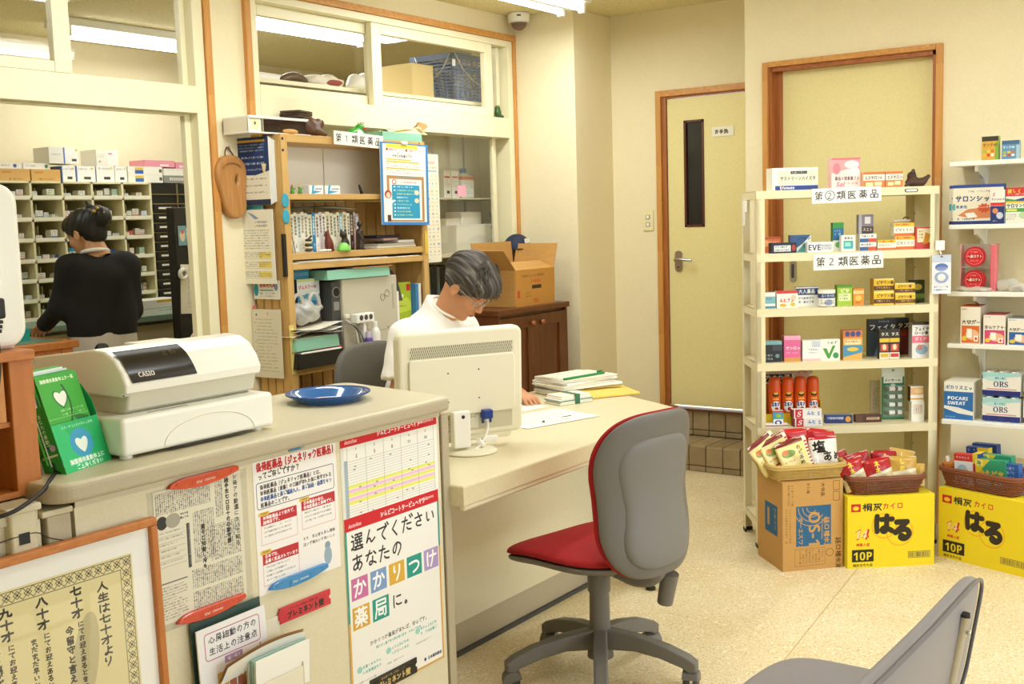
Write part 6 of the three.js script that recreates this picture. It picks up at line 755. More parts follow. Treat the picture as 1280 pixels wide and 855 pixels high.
// donor-card dispenser
{const b=thing('donor_card_box','bright green donor-card leaflet box with white hearts leaning on the counter end','leaflet box',[1.37,.959,-2.075],.33);const tiltG=new THREE.Group();
const W=.148,D=.05,lip=.105,H=.15,T=-.3;
const front=draw(W*1500,lip*1500,(g,w,h)=>{rc(g,0,0,w,h,'#22b566');shapeFill(g,[[0,0],[w*.2,0],[w*.6,h],[0,h]],'#2bc274');print(g,w*.18,h*.06,w*.7,h*.08,h*.07,'#d9f6e4');oval(g,w*.5,h*.46,w*.24,h*.3,'#3aa0c8');heart(g,w*.5,h*.47,w*.14,'#eef6ea');say(g,'臓器提供意思表示に',w*.14,h*.74,w*.08,'#f2fbf4',{w:.16});say(g,'ご協力ください',w*.24,h*.86,w*.08,'#f2fbf4',{w:.16});});
const side=draw(D*1500,H*1500,(g,w,h)=>{rc(g,0,0,w,h,'#2a9c3a');say(g,'あなたの意思で',w*.5,h*.1,w*.2,'#e6f5d8',{vertical:true,w:.12});say(g,'救える命があります',w*.2,h*.1,w*.18,'#e6f5d8',{vertical:true,w:.12});lat(g,'JOT',w*.4,h*.6,w*.3,'#1f3f7a');oval(g,w*.75,h*.59,w*.14,w*.14,'#b6a9c9');rc(g,w*.1,h*.68,w*.8,h*.03,'#e9e4d0');g.strokeStyle='#173f2a';g.lineWidth=6;g.beginPath();g.moveTo(w*.3,h*.95);g.quadraticCurveTo(w*.7,h*.82,w*.5,h*.78);g.quadraticCurveTo(w*.3,h*.82,w*.75,h*.95);g.stroke();});
const gm=std(0x24b364,.35),R=[T,0,0];
part('front_panel',printedBox(W,lip,.0015,[front,front,front,front,front,front]),front.s.mat,b,[0,.002,0],R);
const sp=new THREE.BufferGeometry();sp.setAttribute('position',new THREE.Float32BufferAttribute([0,0,0,0,0,-D,0,H,-D,0,H,-.0],3));sp.setAttribute('uv',new THREE.Float32BufferAttribute([1,0,0,0,0,1,1,1],2));sp.setIndex([0,2,1,0,3,2]);sp.computeVertexNormals();regionUV(sp,side);
part('side_panel',sp,side.s.mat,b,[-W/2,.002,0],R);part('side_panel',extr(poly([[0,0],[D,0],[D,H+.03],[D*.3,H+.03],[0,H-.01]]),.0015).rotateY(Math.PI/2),gm,b,[W/2,.002,0],R);part('back_panel',bx(W,H+.02,.0015,0,(H+.02)/2,-D),gm,b,[0,.002,0],R);part('floor_panel',bx(W,.0015,D,0,0,-D/2),gm,b,[0,.003,0],R);
part('easel_prop',bx(.06,.14,.002,0,.07,0),M.offwhite,b,[-.03,.001,-.135],[.42,0,0]);
const lf=draw(W*.86*1500,.2*1500,(g,w,h)=>{rc(g,0,0,w,h,'#43ae3c');say(g,'臓器提供意思表示カード',w*.08,h*.035,w*.072,'#f1f7df',{w:.14});heart(g,w*.45,h*.25,w*.2,'#2c7a34');heart(g,w*.45,h*.25,w*.165,'#f2f5ea');print(g,w*.35,h*.38,w*.6,h*.1,w*.045,'#d6eec2');g.strokeStyle='#1e5a2c';g.lineWidth=7;g.beginPath();g.moveTo(w*.55,h*.12);g.quadraticCurveTo(w*.8,h*.4,w*.3,h*.7);g.stroke();shapeFill(g,[[w*.55,h*.44],[w*.95,h*.5],[w,h*.64],[w*.7,h*.54]],'#1f7a3a');rc(g,0,h*.46,w,2,'#8fd07a');say(g,'あなたの意思で',w*.1,h*.74,w*.1,'#f2f7dc',{w:.15});say(g,'救える命があります。',w*.04,h*.83,w*.09,'#f2f7dc',{w:.15});});
const cols=[0xe8efe0,0x3ea43c,0xcfe6e2,0xeaf2ea,0x55b548];for(let i=0;i<5;i++)part('leaflet',i?bx(W*.86,.2,.0018,0,.1,0):printedBox(W*.86,.2,.0018,[lf,lf,lf,lf,lf,lf]),i?std(cols[i],.5):lf.s.mat,b,[-.004*i,.008+.003*i+.001,-.012-i*.0075],R);
}
function heart(g,x,y,s,c){g.fillStyle=c;g.beginPath();g.moveTo(x,y+s);g.bezierCurveTo(x-s*1.5,y,x-s*.9,y-s*1.1,x,y-s*.35);g.bezierCurveTo(x+s*.9,y-s*1.1,x+s*1.5,y,x,y+s);g.fill();}
// blue coin dish
{const d=thing('coin_dish','shiny blue oval coin dish on the counter','dish',[2.24,.957,-2.235]);
const m=std(0x1668b4,.12,{clearcoat:1,clearcoatRoughness:.05});const prof=[[.0001,.004],[.07,.004],[.078,.006],[.1,.024],[.112,.03],[.118,.031],[.119,.028],[.104,.021],[.082,.001],[.07,0],[.0001,0]];part('bowl',new THREE.LatheGeometry(prof.map(([a,b])=>new THREE.Vector2(a,b)),64),m,d);part('rim',new THREE.TorusGeometry(.1165,.0028,10,80).rotateX(Math.PI/2),std(0x1a3f86,.2),d,[0,.03,0]);part('inner_ring',new THREE.TorusGeometry(.06,.0022,8,60).rotateX(Math.PI/2),m,d,[0,.005,0]);}
// ---------- far left: wooden stand, white device and its power plug ----------
{const s=thing('wooden_stand','pine and orange wood stand under the white device at the left edge','stand',[0,.937,0]);
part('post',crb(1.198,1.25,0,.282,-2.42,-2.06,.003),M.orangeWood,s);part('drawer_front',crb(.86,1.19,.15,.27,-2.1,-2.065,.003),M.pine,s);part('top_board',crb(.85,1.25,.27,.29,-2.45,-2.05,.003),M.orangeWood,s);part('back_board',cb(.86,1.2,0,.27,-2.42,-2.4),M.orangeWood,s);part('bottom_board',cb(.86,1.2,0,.012,-2.42,-2.06),M.orangeWood,s);part('post',crb(.82,.86,0,.282,-2.42,-2.06,.003),M.orangeWood,s);part('inner_shelf',cb(.86,1.198,.14,.15,-2.42,-2.07),M.orangeWood,s);}
{const d=thing('white_device','white rounded device with vents seen from behind at the left edge','device',[.95,1.2275,-2.2]);
const sh=roundRect(.6,.3,.03);part('case',extr(sh,.16,.012,10).translate(0,.165,-.06),M.whiteGloss,d);part('back_cover',rb(.52,.2,.012,.01,3,-.0,.14,.115),M.whiteGloss,d);for(let i=0;i<11;i++)part('vent_slot',cb(-.2,.255,.262+i*.0042,.2636+i*.0042,.1125,.1135),M.grey,d);
const l=draw(120,70,(g,w,h)=>{rc(g,0,0,w,h,'#f0eee2');frameRect(g,2,2,w-4,h-4,'#bbb',2);for(let i=0;i<5;i++)oval(g,14+i*22,16,6,6,['#4a6fb0','#888','#666','#5b83c0','#777'][i]);print(g,8,28,w-16,34,8,'#777');});part('rating_plate',printedBox(.075,.045,.0008,[l,l,l,l,l,l]),l.s.mat,d,[.195,.16,.1215]);part('socket',cb(.12,.25,.062,.1,.119,.1225),M.black,d);part('base',crb(-.28,.29,0,.02,-.06,.1,.006),M.whiteGloss,d);}
{const p=thing('power_plug','black angled power plug and cable in the back of the white device','plug',[1.185,1.312,-2.072]);part('plug_body',rb(.035,.04,.03,.005,2),M.black,p,[-.005,0,.006]);for(let i=0;i<3;i++)part('strain_relief',rb(.024-i*.003,.007,.02-i*.002,.002,2),M.black,p,[-.005,-.026-i*.009,.008]);part('cable',tube([[-.005,-.045,.008],[-.006,-.1,.012],[-.02,-.16,.02],[-.045,-.23,.03],[-.1,-.33,.03],[-.2,-.365,.03]],.005,50,10),M.black,p);}
solo('loose_cable',tube([[1.31,.966,-2.1],[1.25,.965,-2.03],[1.2,.955,-1.985],[1.12,.935,-1.962],[1.05,.93,-1.99],[.9,.932,-2.02]],.0042,60,8),M.black,'black cable looping over the counter edge at the left','cable');
// ---------- on top of the bookcase ----------
const BT=1.8625;
{const c=thing('glazed_case','shallow white glazed case with metal corner post on the bookcase top','case',[3.33,1.8625,-3.885]);part('lid',rb(.44,.012,.17,.003,2,.22,.068,.085),M.white,c);part('base',cb(0,.44,0,.006,0,.165),M.white,c);part('corner_post',crb(.078,.088,.006,.062,.155,.165,.002),M.chrome,c);part('back',cb(0,.44,.006,.062,0,.004),M.offwhite,c);part('side',cb(0,.004,.006,.062,0,.16),M.offwhite,c);part('front_pane',cb(.088,.44,.006,.062,.16,.163),M.smoke,c);const l=draw(60,60,(g,w,h)=>{rc(g,0,0,w,h,'#f2ecd6');rc(g,w*.2,h*.1,w*.6,h*.7,'#efe2b0');oval(g,w*.5,h*.35,5,8,'#6a5a3c');});part('picture_card',printedBox(.07,.055,.001,[l,l,l,l,l,l]),l.s.matte,c,[.04,.006,.161]);part('front_post',crb(0,.006,.006,.062,.155,.165,.002),M.white,c);}
for(let i=0;i<4;i++){const d=thing('disc_case',['bottom','second','third','topmost'][i]+' clear disc case in the stack on the bookcase','disc case',[3.7+.002*i,1.9372+i*.0112,-3.815],.25+.05*(i%2),'clear disc cases');part('case',rb(.124,.0104,.1,.0015,1,0,.0052,0),M.smoke,d);part('liner',cb(-.06,.06,.003,.0075,-.045,.0485),i%2?M.white:M.grey,d);}
{const m=std(0x5a3a24,.45,{bumpMap:dataTex(64,(u,v)=>vnoise(u*12,v*12,12,311),false,1),bumpScale:.001});
const o=thing('seed_pod','dried yellow and brown pod lying on the bookcase top edge','pod',[3.585,BT,-3.735],.1);part('husk',cushion((a)=>[.055*Math.cos(a)*(1+.15*Math.cos(2*a)),.022*Math.sin(a)],.03,([x,y,z])=>[x,.014+z+.15*x*x*20*.1,y],{seg:32,rings:8,p:2}),std(0xc99a52,.6),o);part('tip',new THREE.ConeGeometry(.009,.03,14).rotateZ(-Math.PI/2+.25).translate(.062,.02,0),std(0xa85a48,.5),o);part('leaf',sheet((s,t)=>[-.06-.025*s,.01+.018*s,(t-.5)*.02],6,4),std(0x8f6a34,.6),o);part('stripe',cushion((a)=>[.035*Math.cos(a),.006*Math.sin(a)],.012,([x,y,z])=>[x,.028+z,y],{seg:20,rings:4,p:2}),std(0x7fae3a,.6),o);
const c=thing('wood_carving','dark brown carved crouching figure on the bookcase top','carving',[3.73,BT,-3.735],0);part('body',sdfMesh([-.08,-.002,-.06],[.08,.1,.06],.004,(x,y,z)=>{let d=ellip(x,y,z,[-.012,.034,0],[.05,.036,.04]);d=smin(d,ellip(x,y,z,[-.025,.062,-.004],[.034,.026,.034]),.02);d=smin(d,ellip(x,y,z,[.022,.058,.01],[.02,.024,.02]),.012);d=smin(d,capsule(x,y,z,[-.02,.022,.03],[.05,.012,.025],.014,.011),.012);return Math.max(d,-y);}),m,c);part('face',cushion(superE(.03,.034,2),.012,([x,y,z])=>[.038+z*.7,.058+y,.018+x],{seg:24,rings:5}),std(0x8d5a34,.45),c);}
{const f=thing('frog_figurine','green frog figurine with white belly and red mouth above the paper sign','figurine',[4.0,BT,-3.73],0);const g=std(0x3c9a2c,.35);
part('body',sdfMesh([-.1,-.002,-.05],[.1,.09,.05],.0035,(x,y,z)=>{let d=ellip(x,y,z,[.0,.026,0],[.048,.026,.03]);d=smin(d,ellip(x,y,z,[.03,.056,.006],[.026,.017,.022]),.014);d=smin(d,capsule(x,y,z,[-.03,.022,.012],[-.085,.008,.01],.012,.006),.012);d=smin(d,capsule(x,y,z,[.03,.02,.02],[.06,.006,.02],.011,.007),.01);return Math.max(d,-y);}),g,f);
part('belly',cushion(superE(.042,.036,2.2),.016,([x,y,z])=>[x+.006,.024+y,.026+z],{seg:28,rings:6,p:2}),M.white,f);part('mouth',cushion(superE(.03,.012,2),.01,([x,y,z])=>[x+.042,.051+y,.024+z],{seg:20,rings:4,p:2}),M.red,f);for(const s of[-1,1]){const e=part('eye',new THREE.SphereGeometry(.0075,14,10),std(0xf0d9c0,.3),f,[.03+s*.012,.075,.012]);part('pupil',new THREE.SphereGeometry(.003,8,6),M.black,e,[.002,.001,.0062]);}}
{const t=printedSheet(.335,.062,(g,W,H)=>{rc(g,0,0,W,H,'#f5f2e6');const z=H*.66;let x=W*.03;for(const ch of '第1類医薬品'){say(g,ch,x+(ch==='1'?z*.22:0),H*.17,z,'#2f2c28',{w:.09,bold:false});x+=W*.16;}},1100,.003);solo('shelf_sign',t.geo,t.mat,'white sign lettered with a plain 1 along the bookcase top','sign',[3.962,1.822,-3.672],[0,0,-.035]);}
{const t=thing('mint_tray','pale mint tray on the right end of the bookcase top','tray',[4.3,BT,-3.78]);part('base',rb(.29,.004,.18,.002,1,0,.002,0),M.teal,t);part('rim',merge([crb(-.15,.15,0,.042,.086,.09,.002),crb(-.15,.15,0,.042,-.09,-.086,.002),crb(-.15,-.146,0,.042,-.09,.09,.002),crb(.146,.15,0,.042,-.09,.09,.002)]),M.teal,t);
const p=thing('folded_paper','folded cream paper with ragged end on the mint tray','paper',[4.4,BT+.0415,-3.78]);const pm=std(0xe6d6a4,.8);part('sheet',sheet((s,t2)=>[-.16+.3*s,.006+.03*s*s+.01*Math.sin(t2*6+s*4),-.05+.1*t2*(1-.5*s)],16,10),pm,p);part('fold',sheet((s,t2)=>[-.12+.27*s,.012+.036*s*s*(1-t2)+.01*Math.sin(t2*5),-.04+.09*t2],16,10),pm,p);part('ragged_end',sheet((s,t2)=>[.11+.05*s*(.6+.4*Math.sin(t2*9)),.02+.03*Math.sin(t2*3.1)+.02*s,-.04+.09*t2],8,12),std(0xa9824a,.8),p);}
// ---------- bookcase shelf one: small figures ----------
[[3.522,0x2d3a24,'leftmost tiny dark green figurine in the empty bookcase compartment',0x2a2a22],[3.565,0x5a9a2c,'tiny green figurine with red hat in the bookcase compartment',0xc8322c],[3.612,0x4c8f2c,'tiny green figurine with yellow hat in the bookcase compartment',0xe0b42c]].forEach(([x,c,l,h])=>{const f=thing('tiny_figurine',l,'figurine',[x,1.6003,-3.72],0,'tiny figurines');part('body',new THREE.LatheGeometry([[.0001,0],[.009,0],[.0095,.008],[.006,.02],[.0075,.026],[.006,.033],[.0001,.036]].map(([a,b])=>new THREE.Vector2(a,b)),16),std(c,.4),f);part('hat',new THREE.ConeGeometry(.0065,.012,12),std(h,.4),f,[0,.038,0]);part('arm',bar([.004,.02,.004],[.012,.024,.008],.0025,6),std(c,.4),f);});
for(const[x,i]of[[3.709,0],[3.818,1]]){const c=carton(.094,.04,.05,(g,w,h)=>{rc(g,0,0,w,h,'#eef0ee');shapeFill(g,[[w*.24,0],[w*.38,0],[w*.3,h*.6],[w*.9,h*.7],[w*.16,h]],'#2f9fd0');lat(g,'LOXONIN',w*.64,h*.42,h*.3,'#4a5a8c',{it:true,sx:.9});},'#dfe2e0','#f3f4f2',1300);solo('tablet_box',c.geo,c.mat,i?'right white and blue tablet box in the bookcase compartment':'left white and blue tablet box in the bookcase compartment','box',[x,1.6003,-3.74],[0,i?-.05:.05,0]);}
{const f=thing('tiny_figurine','slim black figurine at the right of the empty bookcase compartment','figurine',[4.022,1.6003,-3.73]);part('body',sdfMesh([-.02,-.001,-.015],[.02,.05,.015],.002,(x,y,z)=>Math.max(smin(capsule(x,y,z,[.008,.004,0],[-.004,.03,0],.008,.005),capsule(x,y,z,[-.004,.03,0],[-.008,.043,0],.004,.005),.006),-y)),M.black,f);part('base',cyl(.01,.011,.003,14,.007,.0015,0),M.black,f);}
// ---------- books ----------
{const cols=[['#e9e3d0','#554'],['#33508a','#e9e7e0'],['#efe9d6','#3a4a3a'],['#ece6d2','#4a4438'],['#dfe4da','#5a7a74'],['#f0ead8','#6a6252'],['#ece7d4','#777060'],['#e8e6d0','#5a6a3a'],['#2f7fae','#e9f2f4'],['#f2ede0','#332f2a'],['#e9dfe0','#4a3a3a'],['#f4f0e2','#3a3a3a'],['#efe6cc','#33302a'],['#ece2c6','#55503c'],['#e9e4cf','#5a6a5a'],['#f0ead2','#2a2a26'],['#8fb9c8','#f0f2ee'],['#e6dcbc','#3a362c'],['#f1ecdc','#6a6048'],['#3a3230','#d9c9b0'],['#d9b9b4','#5a2a2a'],['#9aa4b0','#e9ecf0']];
let x=3.518;cols.forEach(([bg,ink],i)=>{const w=.019+.008*((i*37)%5)/4+(i===20?-.004:0),h=.172+.012*((i*53)%7)/6;const r=draw(w*1500,h*1500,(g,W,H)=>{rc(g,0,0,W,H,bg);if(i===2)rc(g,0,H*.7,W,H*.3,'#2f8a4a');if(i===7)rc(g,0,H*.72,W,H*.24,'#2f7fae');if(i===16)rc(g,0,H*.55,W,H*.45,'#efe9d2');const s=Math.min(W*.66,H*.085);say(g,[...'心房細動薬剤師会後発医薬品生活注意点日本大切'].slice(i%12,(i%12)+6).join(''),(W-s)/2,H*.08,s,ink,{vertical:true,w:.13});print(g,(W-s*.6)/2,H*.78,s*.7,H*.16,s*.6,ink,{vertical:true});}),sd=solidIn(r.s,bg),pg=solidIn(r.s,'#e9e2cc');
const m=solo('book',printedBox(w-.001,h,.13,[sd,sd,pg,pg,r,sd]),r.s.mat,['first','second','third','fourth','fifth','sixth','seventh','eighth','ninth','tenth','eleventh','twelfth','thirteenth','fourteenth','fifteenth','sixteenth','seventeenth','eighteenth','nineteenth','twentieth','twenty-first','last'][i]+' book from the left in the bookcase row','book',[x+w/2,1.3364,-3.81],[0,0,0],'books in the bookcase row');x+=w;});
const fl=thing('magazine','magazine lying flat across the tops of the books','magazine',[3.76,1.5255,-3.8],.03);part('pages',sheet((s,t)=>[-.22+.44*s,.004+.012*Math.sin(s*3.1),-.08+.17*t],20,3),M.paper,fl);part('cover',sheet((s,t)=>[-.22+.44*s,.0075+.014*Math.sin(s*3.1),-.08+.17*t],20,3),std(0x9aa890,.5),fl);
const lean=thing('magazine','grey magazine leaning at the left end of the book row','magazine',[3.515,1.3364,-3.745]);part('cover',rb(.006,.15,.1,.002,1,0,.075,0),M.grey,lean,null,[0,0,.22]);lean.position.x=3.545;part('pages',rb(.004,.145,.096,.001,1,-.006,.0735,0),M.paper,lean,null,[0,0,.22]);
const cone=thing('paper_fan','cream paper fan lying at the left front of the book row','paper',[3.53,1.3364,-3.7],.3);part('fan',sheet((s,t)=>[.06*s*Math.cos(t*.9),.003+.03*s*Math.sin(t*.9)*.8,.004*Math.sin(t*20)*s],6,24),M.offwhite,cone);part('fold',sheet((s,t)=>[.055*s*Math.cos(t*.7),.002+.02*s*Math.sin(t*.7),-.008+.004*Math.sin(t*20)*s],6,24),M.offwhite,cone);}
// ornaments in front of the books
{const D=1.3364,z=-3.708,carve=(name,label,x,col,f,lo,hi,h)=>{const t=thing(name,label,'figurine',[x,D,z]);part('body',sdfMesh(lo,hi,.0028,(a,b,c)=>Math.max(f(a,b,c),-b)),std(col,.4),t);part('base',cyl(h,h*1.05,.004,20,0,.002,0),std(col,.5),t);};
const st=thing('stone_stack','little stack of banded stones in front of the books','stones',[3.637,D,z]);for(let i=0;i<5;i++)part('stone',cushion(superE(.042-i*.002,.03,2.2),.014,([x,y,q])=>[x+.002*Math.sin(i*2),.01+i*.0115+q,y],{seg:24,rings:5,p:2}),i%2?std(0xe6d9b0,.5):std(0x3a2c20,.5),st);part('curl',tube([[0,.058,0],[.008,.066,0],[.018,.07,0],[.022,.075,0]],.004,16,8),std(0x2a2018,.5),st);
carve('carved_figurine','reddish brown carved bird figurine in front of the books',3.765,0x6f2a1c,(x,y,q)=>{let d=ellip(x,y,q,[.004,.03,0],[.022,.03,.018]);d=smin(d,capsule(x,y,q,[0,.05,0],[-.006,.084,0],.013,.011),.014);return smin(d,capsule(x,y,q,[.018,.03,0],[.03,.004,0],.008,.006),.01);},[-.04,-.002,-.03],[.045,.105,.03],.024);
carve('carved_figurine','black carved cat figurine in front of the books',3.87,0x2a1d15,(x,y,q)=>{let d=ellip(x,y,q,[.006,.03,0],[.022,.032,.02]);d=smin(d,ellip(x,y,q,[-.004,.075,0],[.019,.016,.016]),.014);d=smin(d,capsule(x,y,q,[-.016,.085,0],[-.018,.1,0],.006,.003),.005);return smin(d,capsule(x,y,q,[.01,.085,0],[.014,.1,0],.006,.003),.005);},[-.045,-.002,-.03],[.045,.115,.03],.024);
carve('carved_figurine','tall dark carved standing figure in front of the books',3.978,0x33241a,(x,y,q)=>{let d=capsule(x,y,q,[0,.01,0],[0,.085,0],.02,.017);d=smin(d,ellip(x,y,q,[.002,.122,0],[.012,.015,.013]),.01);return smin(d,capsule(x,y,q,[-.018,.08,.006],[.004,.05,.02],.007,.006),.008);},[-.04,-.002,-.035],[.04,.145,.035],.024);
const dm=thing('green_dome','light green plastic dome in front of the books','ornament',[3.842,D,-3.685]);part('dome',new THREE.SphereGeometry(.037,28,14,0,Math.PI*2,0,Math.PI/2).scale(1,1.05,.7),std(0x86d35e,.4),dm);part('rim',cyl(.038,.038,.004,28,0,.002,0).scale(1,1,.7),std(0x6fbf4a,.4),dm);
const bd=thing('bead_bracelet','white bead bracelet lying before the book row','bracelet',[3.72,D,-3.69]);for(let i=0;i<7;i++)part('bead',new THREE.SphereGeometry(.006,12,8),M.white,bd,[-.03+i*.0105,.006,.004*Math.sin(i*1.3)]);part('string',bar([-.032,.006,0],[.035,.006,0],.001,5),M.white,bd);}
{const stack=(name,label,x,z,y,items)=>{const t=thing(name,label,'papers',[x,y,z]);let h=0;items.forEach(([n,w,d,th,m,dx,rot])=>{part(n,rb(w,th,d,Math.min(th/2.2,.003),1,0,h+th/2,0),m,t,[dx,0,0],[0,rot,0]);h+=th+.0004;});return t;};
stack('paper_pile','flat pile of papers and pamphlets right of the books',4.24,-3.79,1.3364,[['pamphlet',.3,.17,.012,M.offwhite,0,.02],['pamphlet',.27,.16,.01,std(0xc9c0ae,.6),.01,-.03],['pamphlet',.13,.14,.014,M.paper,.09,.03],['pamphlet',.12,.14,.012,std(0xc9a098,.5),-.03,.1],['notebook',.17,.14,.014,std(0x1e2430,.5),-.04,0]]);
stack('paper_pile','thin pile of papers in the slot between two bookcase boards',3.95,-3.78,1.2904,[['sheet',.88,.19,.003,M.paper,0,.0],['sheet',.6,.19,.003,M.offwhite,-.1,.015],['sheet',.4,.18,.002,M.paper,-.2,-.03]]);
}
// ---------- lower compartment ----------
{const Y=.8185;
const trayGeo=(w,d,h)=>merge([rb(w-.02,.004,d-.02,.002,1,0,.002,0),...[[1,0],[-1,0]].map(([s])=>bx(w-.01,h,.004).rotateX(-s*.14).translate(0,h/2,s*(d/2-.006))),...[1,-1].map((s)=>bx(.004,h,d-.01).rotateZ(s*.14).translate(s*(w/2-.006),h/2,0))]);
const t0=thing('document_tray','black document tray at the bottom of the paper pile in the bookcase','tray',[3.625,Y,-3.755]);part('tray',trayGeo(.3,.22,.07),M.black,t0);part('papers',merge([rb(.27,.012,.19,.003,1,0,.058,0),rb(.26,.008,.2,.003,1,.01,.07,.004)]),M.paper,t0);part('red_folder',rb(.2,.004,.17,.001,1,.06,.077,.006),M.red,t0);
const t1=thing('document_tray','mint document tray in the middle of the paper pile in the bookcase','tray',[3.615,Y+.0805,-3.755],.02);part('tray',trayGeo(.29,.2,.055),M.teal,t1);part('papers',rb(.26,.016,.18,.004,1,0,.048,0),M.offwhite,t1);
const pp=thing('paper_pile','ruffled cream papers on top of the mint document tray','papers',[3.62,Y+.137,-3.75]);for(let i=0;i<5;i++)part('sheet',sheet((s,t)=>[-.15+.3*s,.002+i*.009+.012*Math.sin(s*3+i)*(.4+t),-.09+.19*t],14,6),i%2?M.paper:M.offwhite,pp,[.006*i-.01,.008,0],[0,.05*Math.sin(i*2),0]);
const bg=thing('plastic_bag','crumpled clear shopping bag with two handle loops on the papers','bag',[3.62,Y+.2,-3.745]);part('bag',cushion((a)=>[.11*Math.cos(a)*(1+.08*Math.sin(5*a)),.05*Math.sin(a)*(1+.1*Math.cos(4*a))],.09,([x,y,z])=>[x,.045+y+.008*Math.sin(x*80),z*.9+.006*Math.sin(y*120+x*60)],{seg:40,rings:8,p:2.2}),M.bag,bg);
for(const s of[-1,1]){const P=Array.from({length:9},(_,i)=>{const a=Math.PI*(i/8);return V(s*.05+.034*Math.cos(a),.07+.06*Math.sin(a),.02);});part('handle_loop',tube(P,.009,30,8).scale(1,1,1),M.bag,bg);}
// PC tower with a loop emblem
const pc=thing('computer_tower','beige-grey desktop computer tower with a looped emblem in the bookcase','computer',[4.03,Y,-3.79]);part('case',rb(.39,.385,.18,.008,2,0,.1925,0),std(0xc9c2ac,.45),pc);const em=Array.from({length:33},(_,i)=>{const a=(i/32)*Math.PI*2,k=1/(1+Math.sin(a)**2);return V(.028*Math.cos(a)*k*1.2,.03*Math.sin(a)*Math.cos(a)*k*1.6,0);});part('emblem',tube(em,.0022,64,6,true),std(0xa39c86,.3),pc,[.1,.29,.0905],[0,0,.5]);part('emblem_strip',cb(.155,.168,.22,.34,.09,.0912),std(0xb5ae98,.4),pc);part('side_seam',cb(-.15,.19,.12,.122,.09,.0906),M.grey,pc);part('button',cb(.11,.12,.128,.132,.09,.0912),M.darkGrey,pc);
const sp=thing('speaker','slim dark speaker left of the computer tower','speaker',[3.806,Y,-3.79]);part('cabinet',rb(.055,.375,.15,.005,2,0,.1875,0),M.darkGrey,sp);part('cone',cyl(.02,.022,.006,28).rotateX(Math.PI/2),M.black,sp,[0,.325,.077]);part('cone_ring',new THREE.TorusGeometry(.023,.003,8,30),M.grey,sp,[0,.325,.077]);part('panel',cb(-.018,.018,.24,.28,.075,.077),M.grey,sp);
{const c=carton(.15,.135,.06,(g,w,h)=>{rc(g,0,0,w,h,'#dfe6e2');rc(g,0,h*.55,w,h*.45,'#2f7fae');shapeFill(g,[[0,h*.7],[w*.4,h*.5],[w,h*.62],[w,h*.78]],'#6fb3cf');say(g,'ジェルクール',w*.06,h*.2,w*.13,'#cf3540',{w:.17});rc(g,0,0,w,h*.1,'#c9d68a');},'#23506f','#e2e6dc',1200);solo('photo_paper_box',c.geo,c.mat,'blue and white box with red kana behind the shopping bag','box',[3.682,Y+.26,-3.8],[0,.05,0]);const st=solo('paper_box',rb(.24,.258,.11,.004,1,0,.129,0),std(0x4a4238,.6),'dark box at the back of the paper compartment under the blue box','box',[3.64,Y,-3.825]);}
{const c=carton(.11,.05,.06,(g,w,h)=>{rc(g,0,0,w,h,'#3f93b8');rc(g,0,h*.4,w,h*.3,'#5fb0cc');print(g,w*.1,h*.45,w*.6,h*.2,h*.18,'#c03a4a');},'#2f6f8c','#4fa0c0',1000);solo('paper_box',c.geo,c.mat,'small blue box on the box with red kana','box',[3.655,Y+.3955,-3.82],[0,0,0]);}
const mt=thing('mint_tray','mint tray of papers on top of the computer tower','tray',[3.945,Y+.3855,-3.78],.0);part('tray',trayGeo(.44,.19,.045),M.teal,mt);part('papers',merge([rb(.36,.012,.16,.003,1,.03,.042,0),rb(.3,.004,.17,.001,1,.06,.05,.01)]),std(0x3c3a38,.6),mt);part('envelope',rb(.28,.004,.17,.001,1,.09,.047,.014),std(0xc98a4a,.7),mt);part('red_cover',rb(.07,.004,.1,.001,1,-.06,.056,.02),M.red,mt);
const gf=thing('grey_file','curled grey file bent down beside the computer tower','file',[4.245,Y,-3.79]);part('cover',sheet((s,t)=>[-.06+.09*s,.41-.16*s*s,-.07+.15*t],12,4),M.grey,gf);part('sheet_stack',cb(-.008,.006,0,.3,-.07,.075),M.paper,gf);
{const c=carton(.1,.34,.05,(g,w,h)=>{rc(g,0,0,w,h,'#a9c02c');rc(g,w*.7,h*.03,w*.26,h*.1,'#c9302c');shapeFill(g,[[0,h*.3],[w*.7,h*.22],[w,h*.3],[w,h*.42],[0,h*.46]],'#c6d84a');oval(g,w*.4,h*.2,w*.1,h*.03,'#eef2c0');print(g,w*.1,h*.34,w*.6,h*.06,w*.09,'#55661a');},'#7f9420','#b9cc4a',700);solo('software_box',c.geo,c.mat,'lime green box with red corner right of the computer tower','box',[4.315,Y,-3.76],[0,-.1,0]);}
for(const[x,c,l]of[[4.378,0x3f83b8,'blue binder at the right end of the computer shelf'],[4.402,0xf0eee6,'white binder at the right end of the computer shelf']]){const b=thing('binder',l,'binder',[x,Y,-3.79]);part('spine',rb(.02,.33,.006,.002,1,0,.165,.085),std(c,.5),b);part('pages',cb(-.008,.008,.004,.325,-.08,.08),M.paper,b);part('cover',merge([cb(-.01,-.0085,0,.33,-.085,.085),cb(.0085,.01,0,.33,-.085,.085)]),std(c,.5),b);}
const ps=thing('power_strip','white power strip propped in front of the computer tower','power strip',[3.93,Y,-3.668],.05);part('housing',rb(.13,.045,.04,.005,2,0,.195,0),M.white,ps);for(let i=0;i<3;i++)part('outlet',merge([cb(-.003,0,.19,.205,.0201,.021),cb(.006,.009,.19,.205,.0201,.021),cyl(.013,.013,.001,18).rotateX(Math.PI/2).translate(.003,.1975,.0202)]),M.darkGrey,ps,[-.035+i*.035,0,0]);part('stand',cb(-.01,.01,0,.175,-.012,.012),M.white,ps);
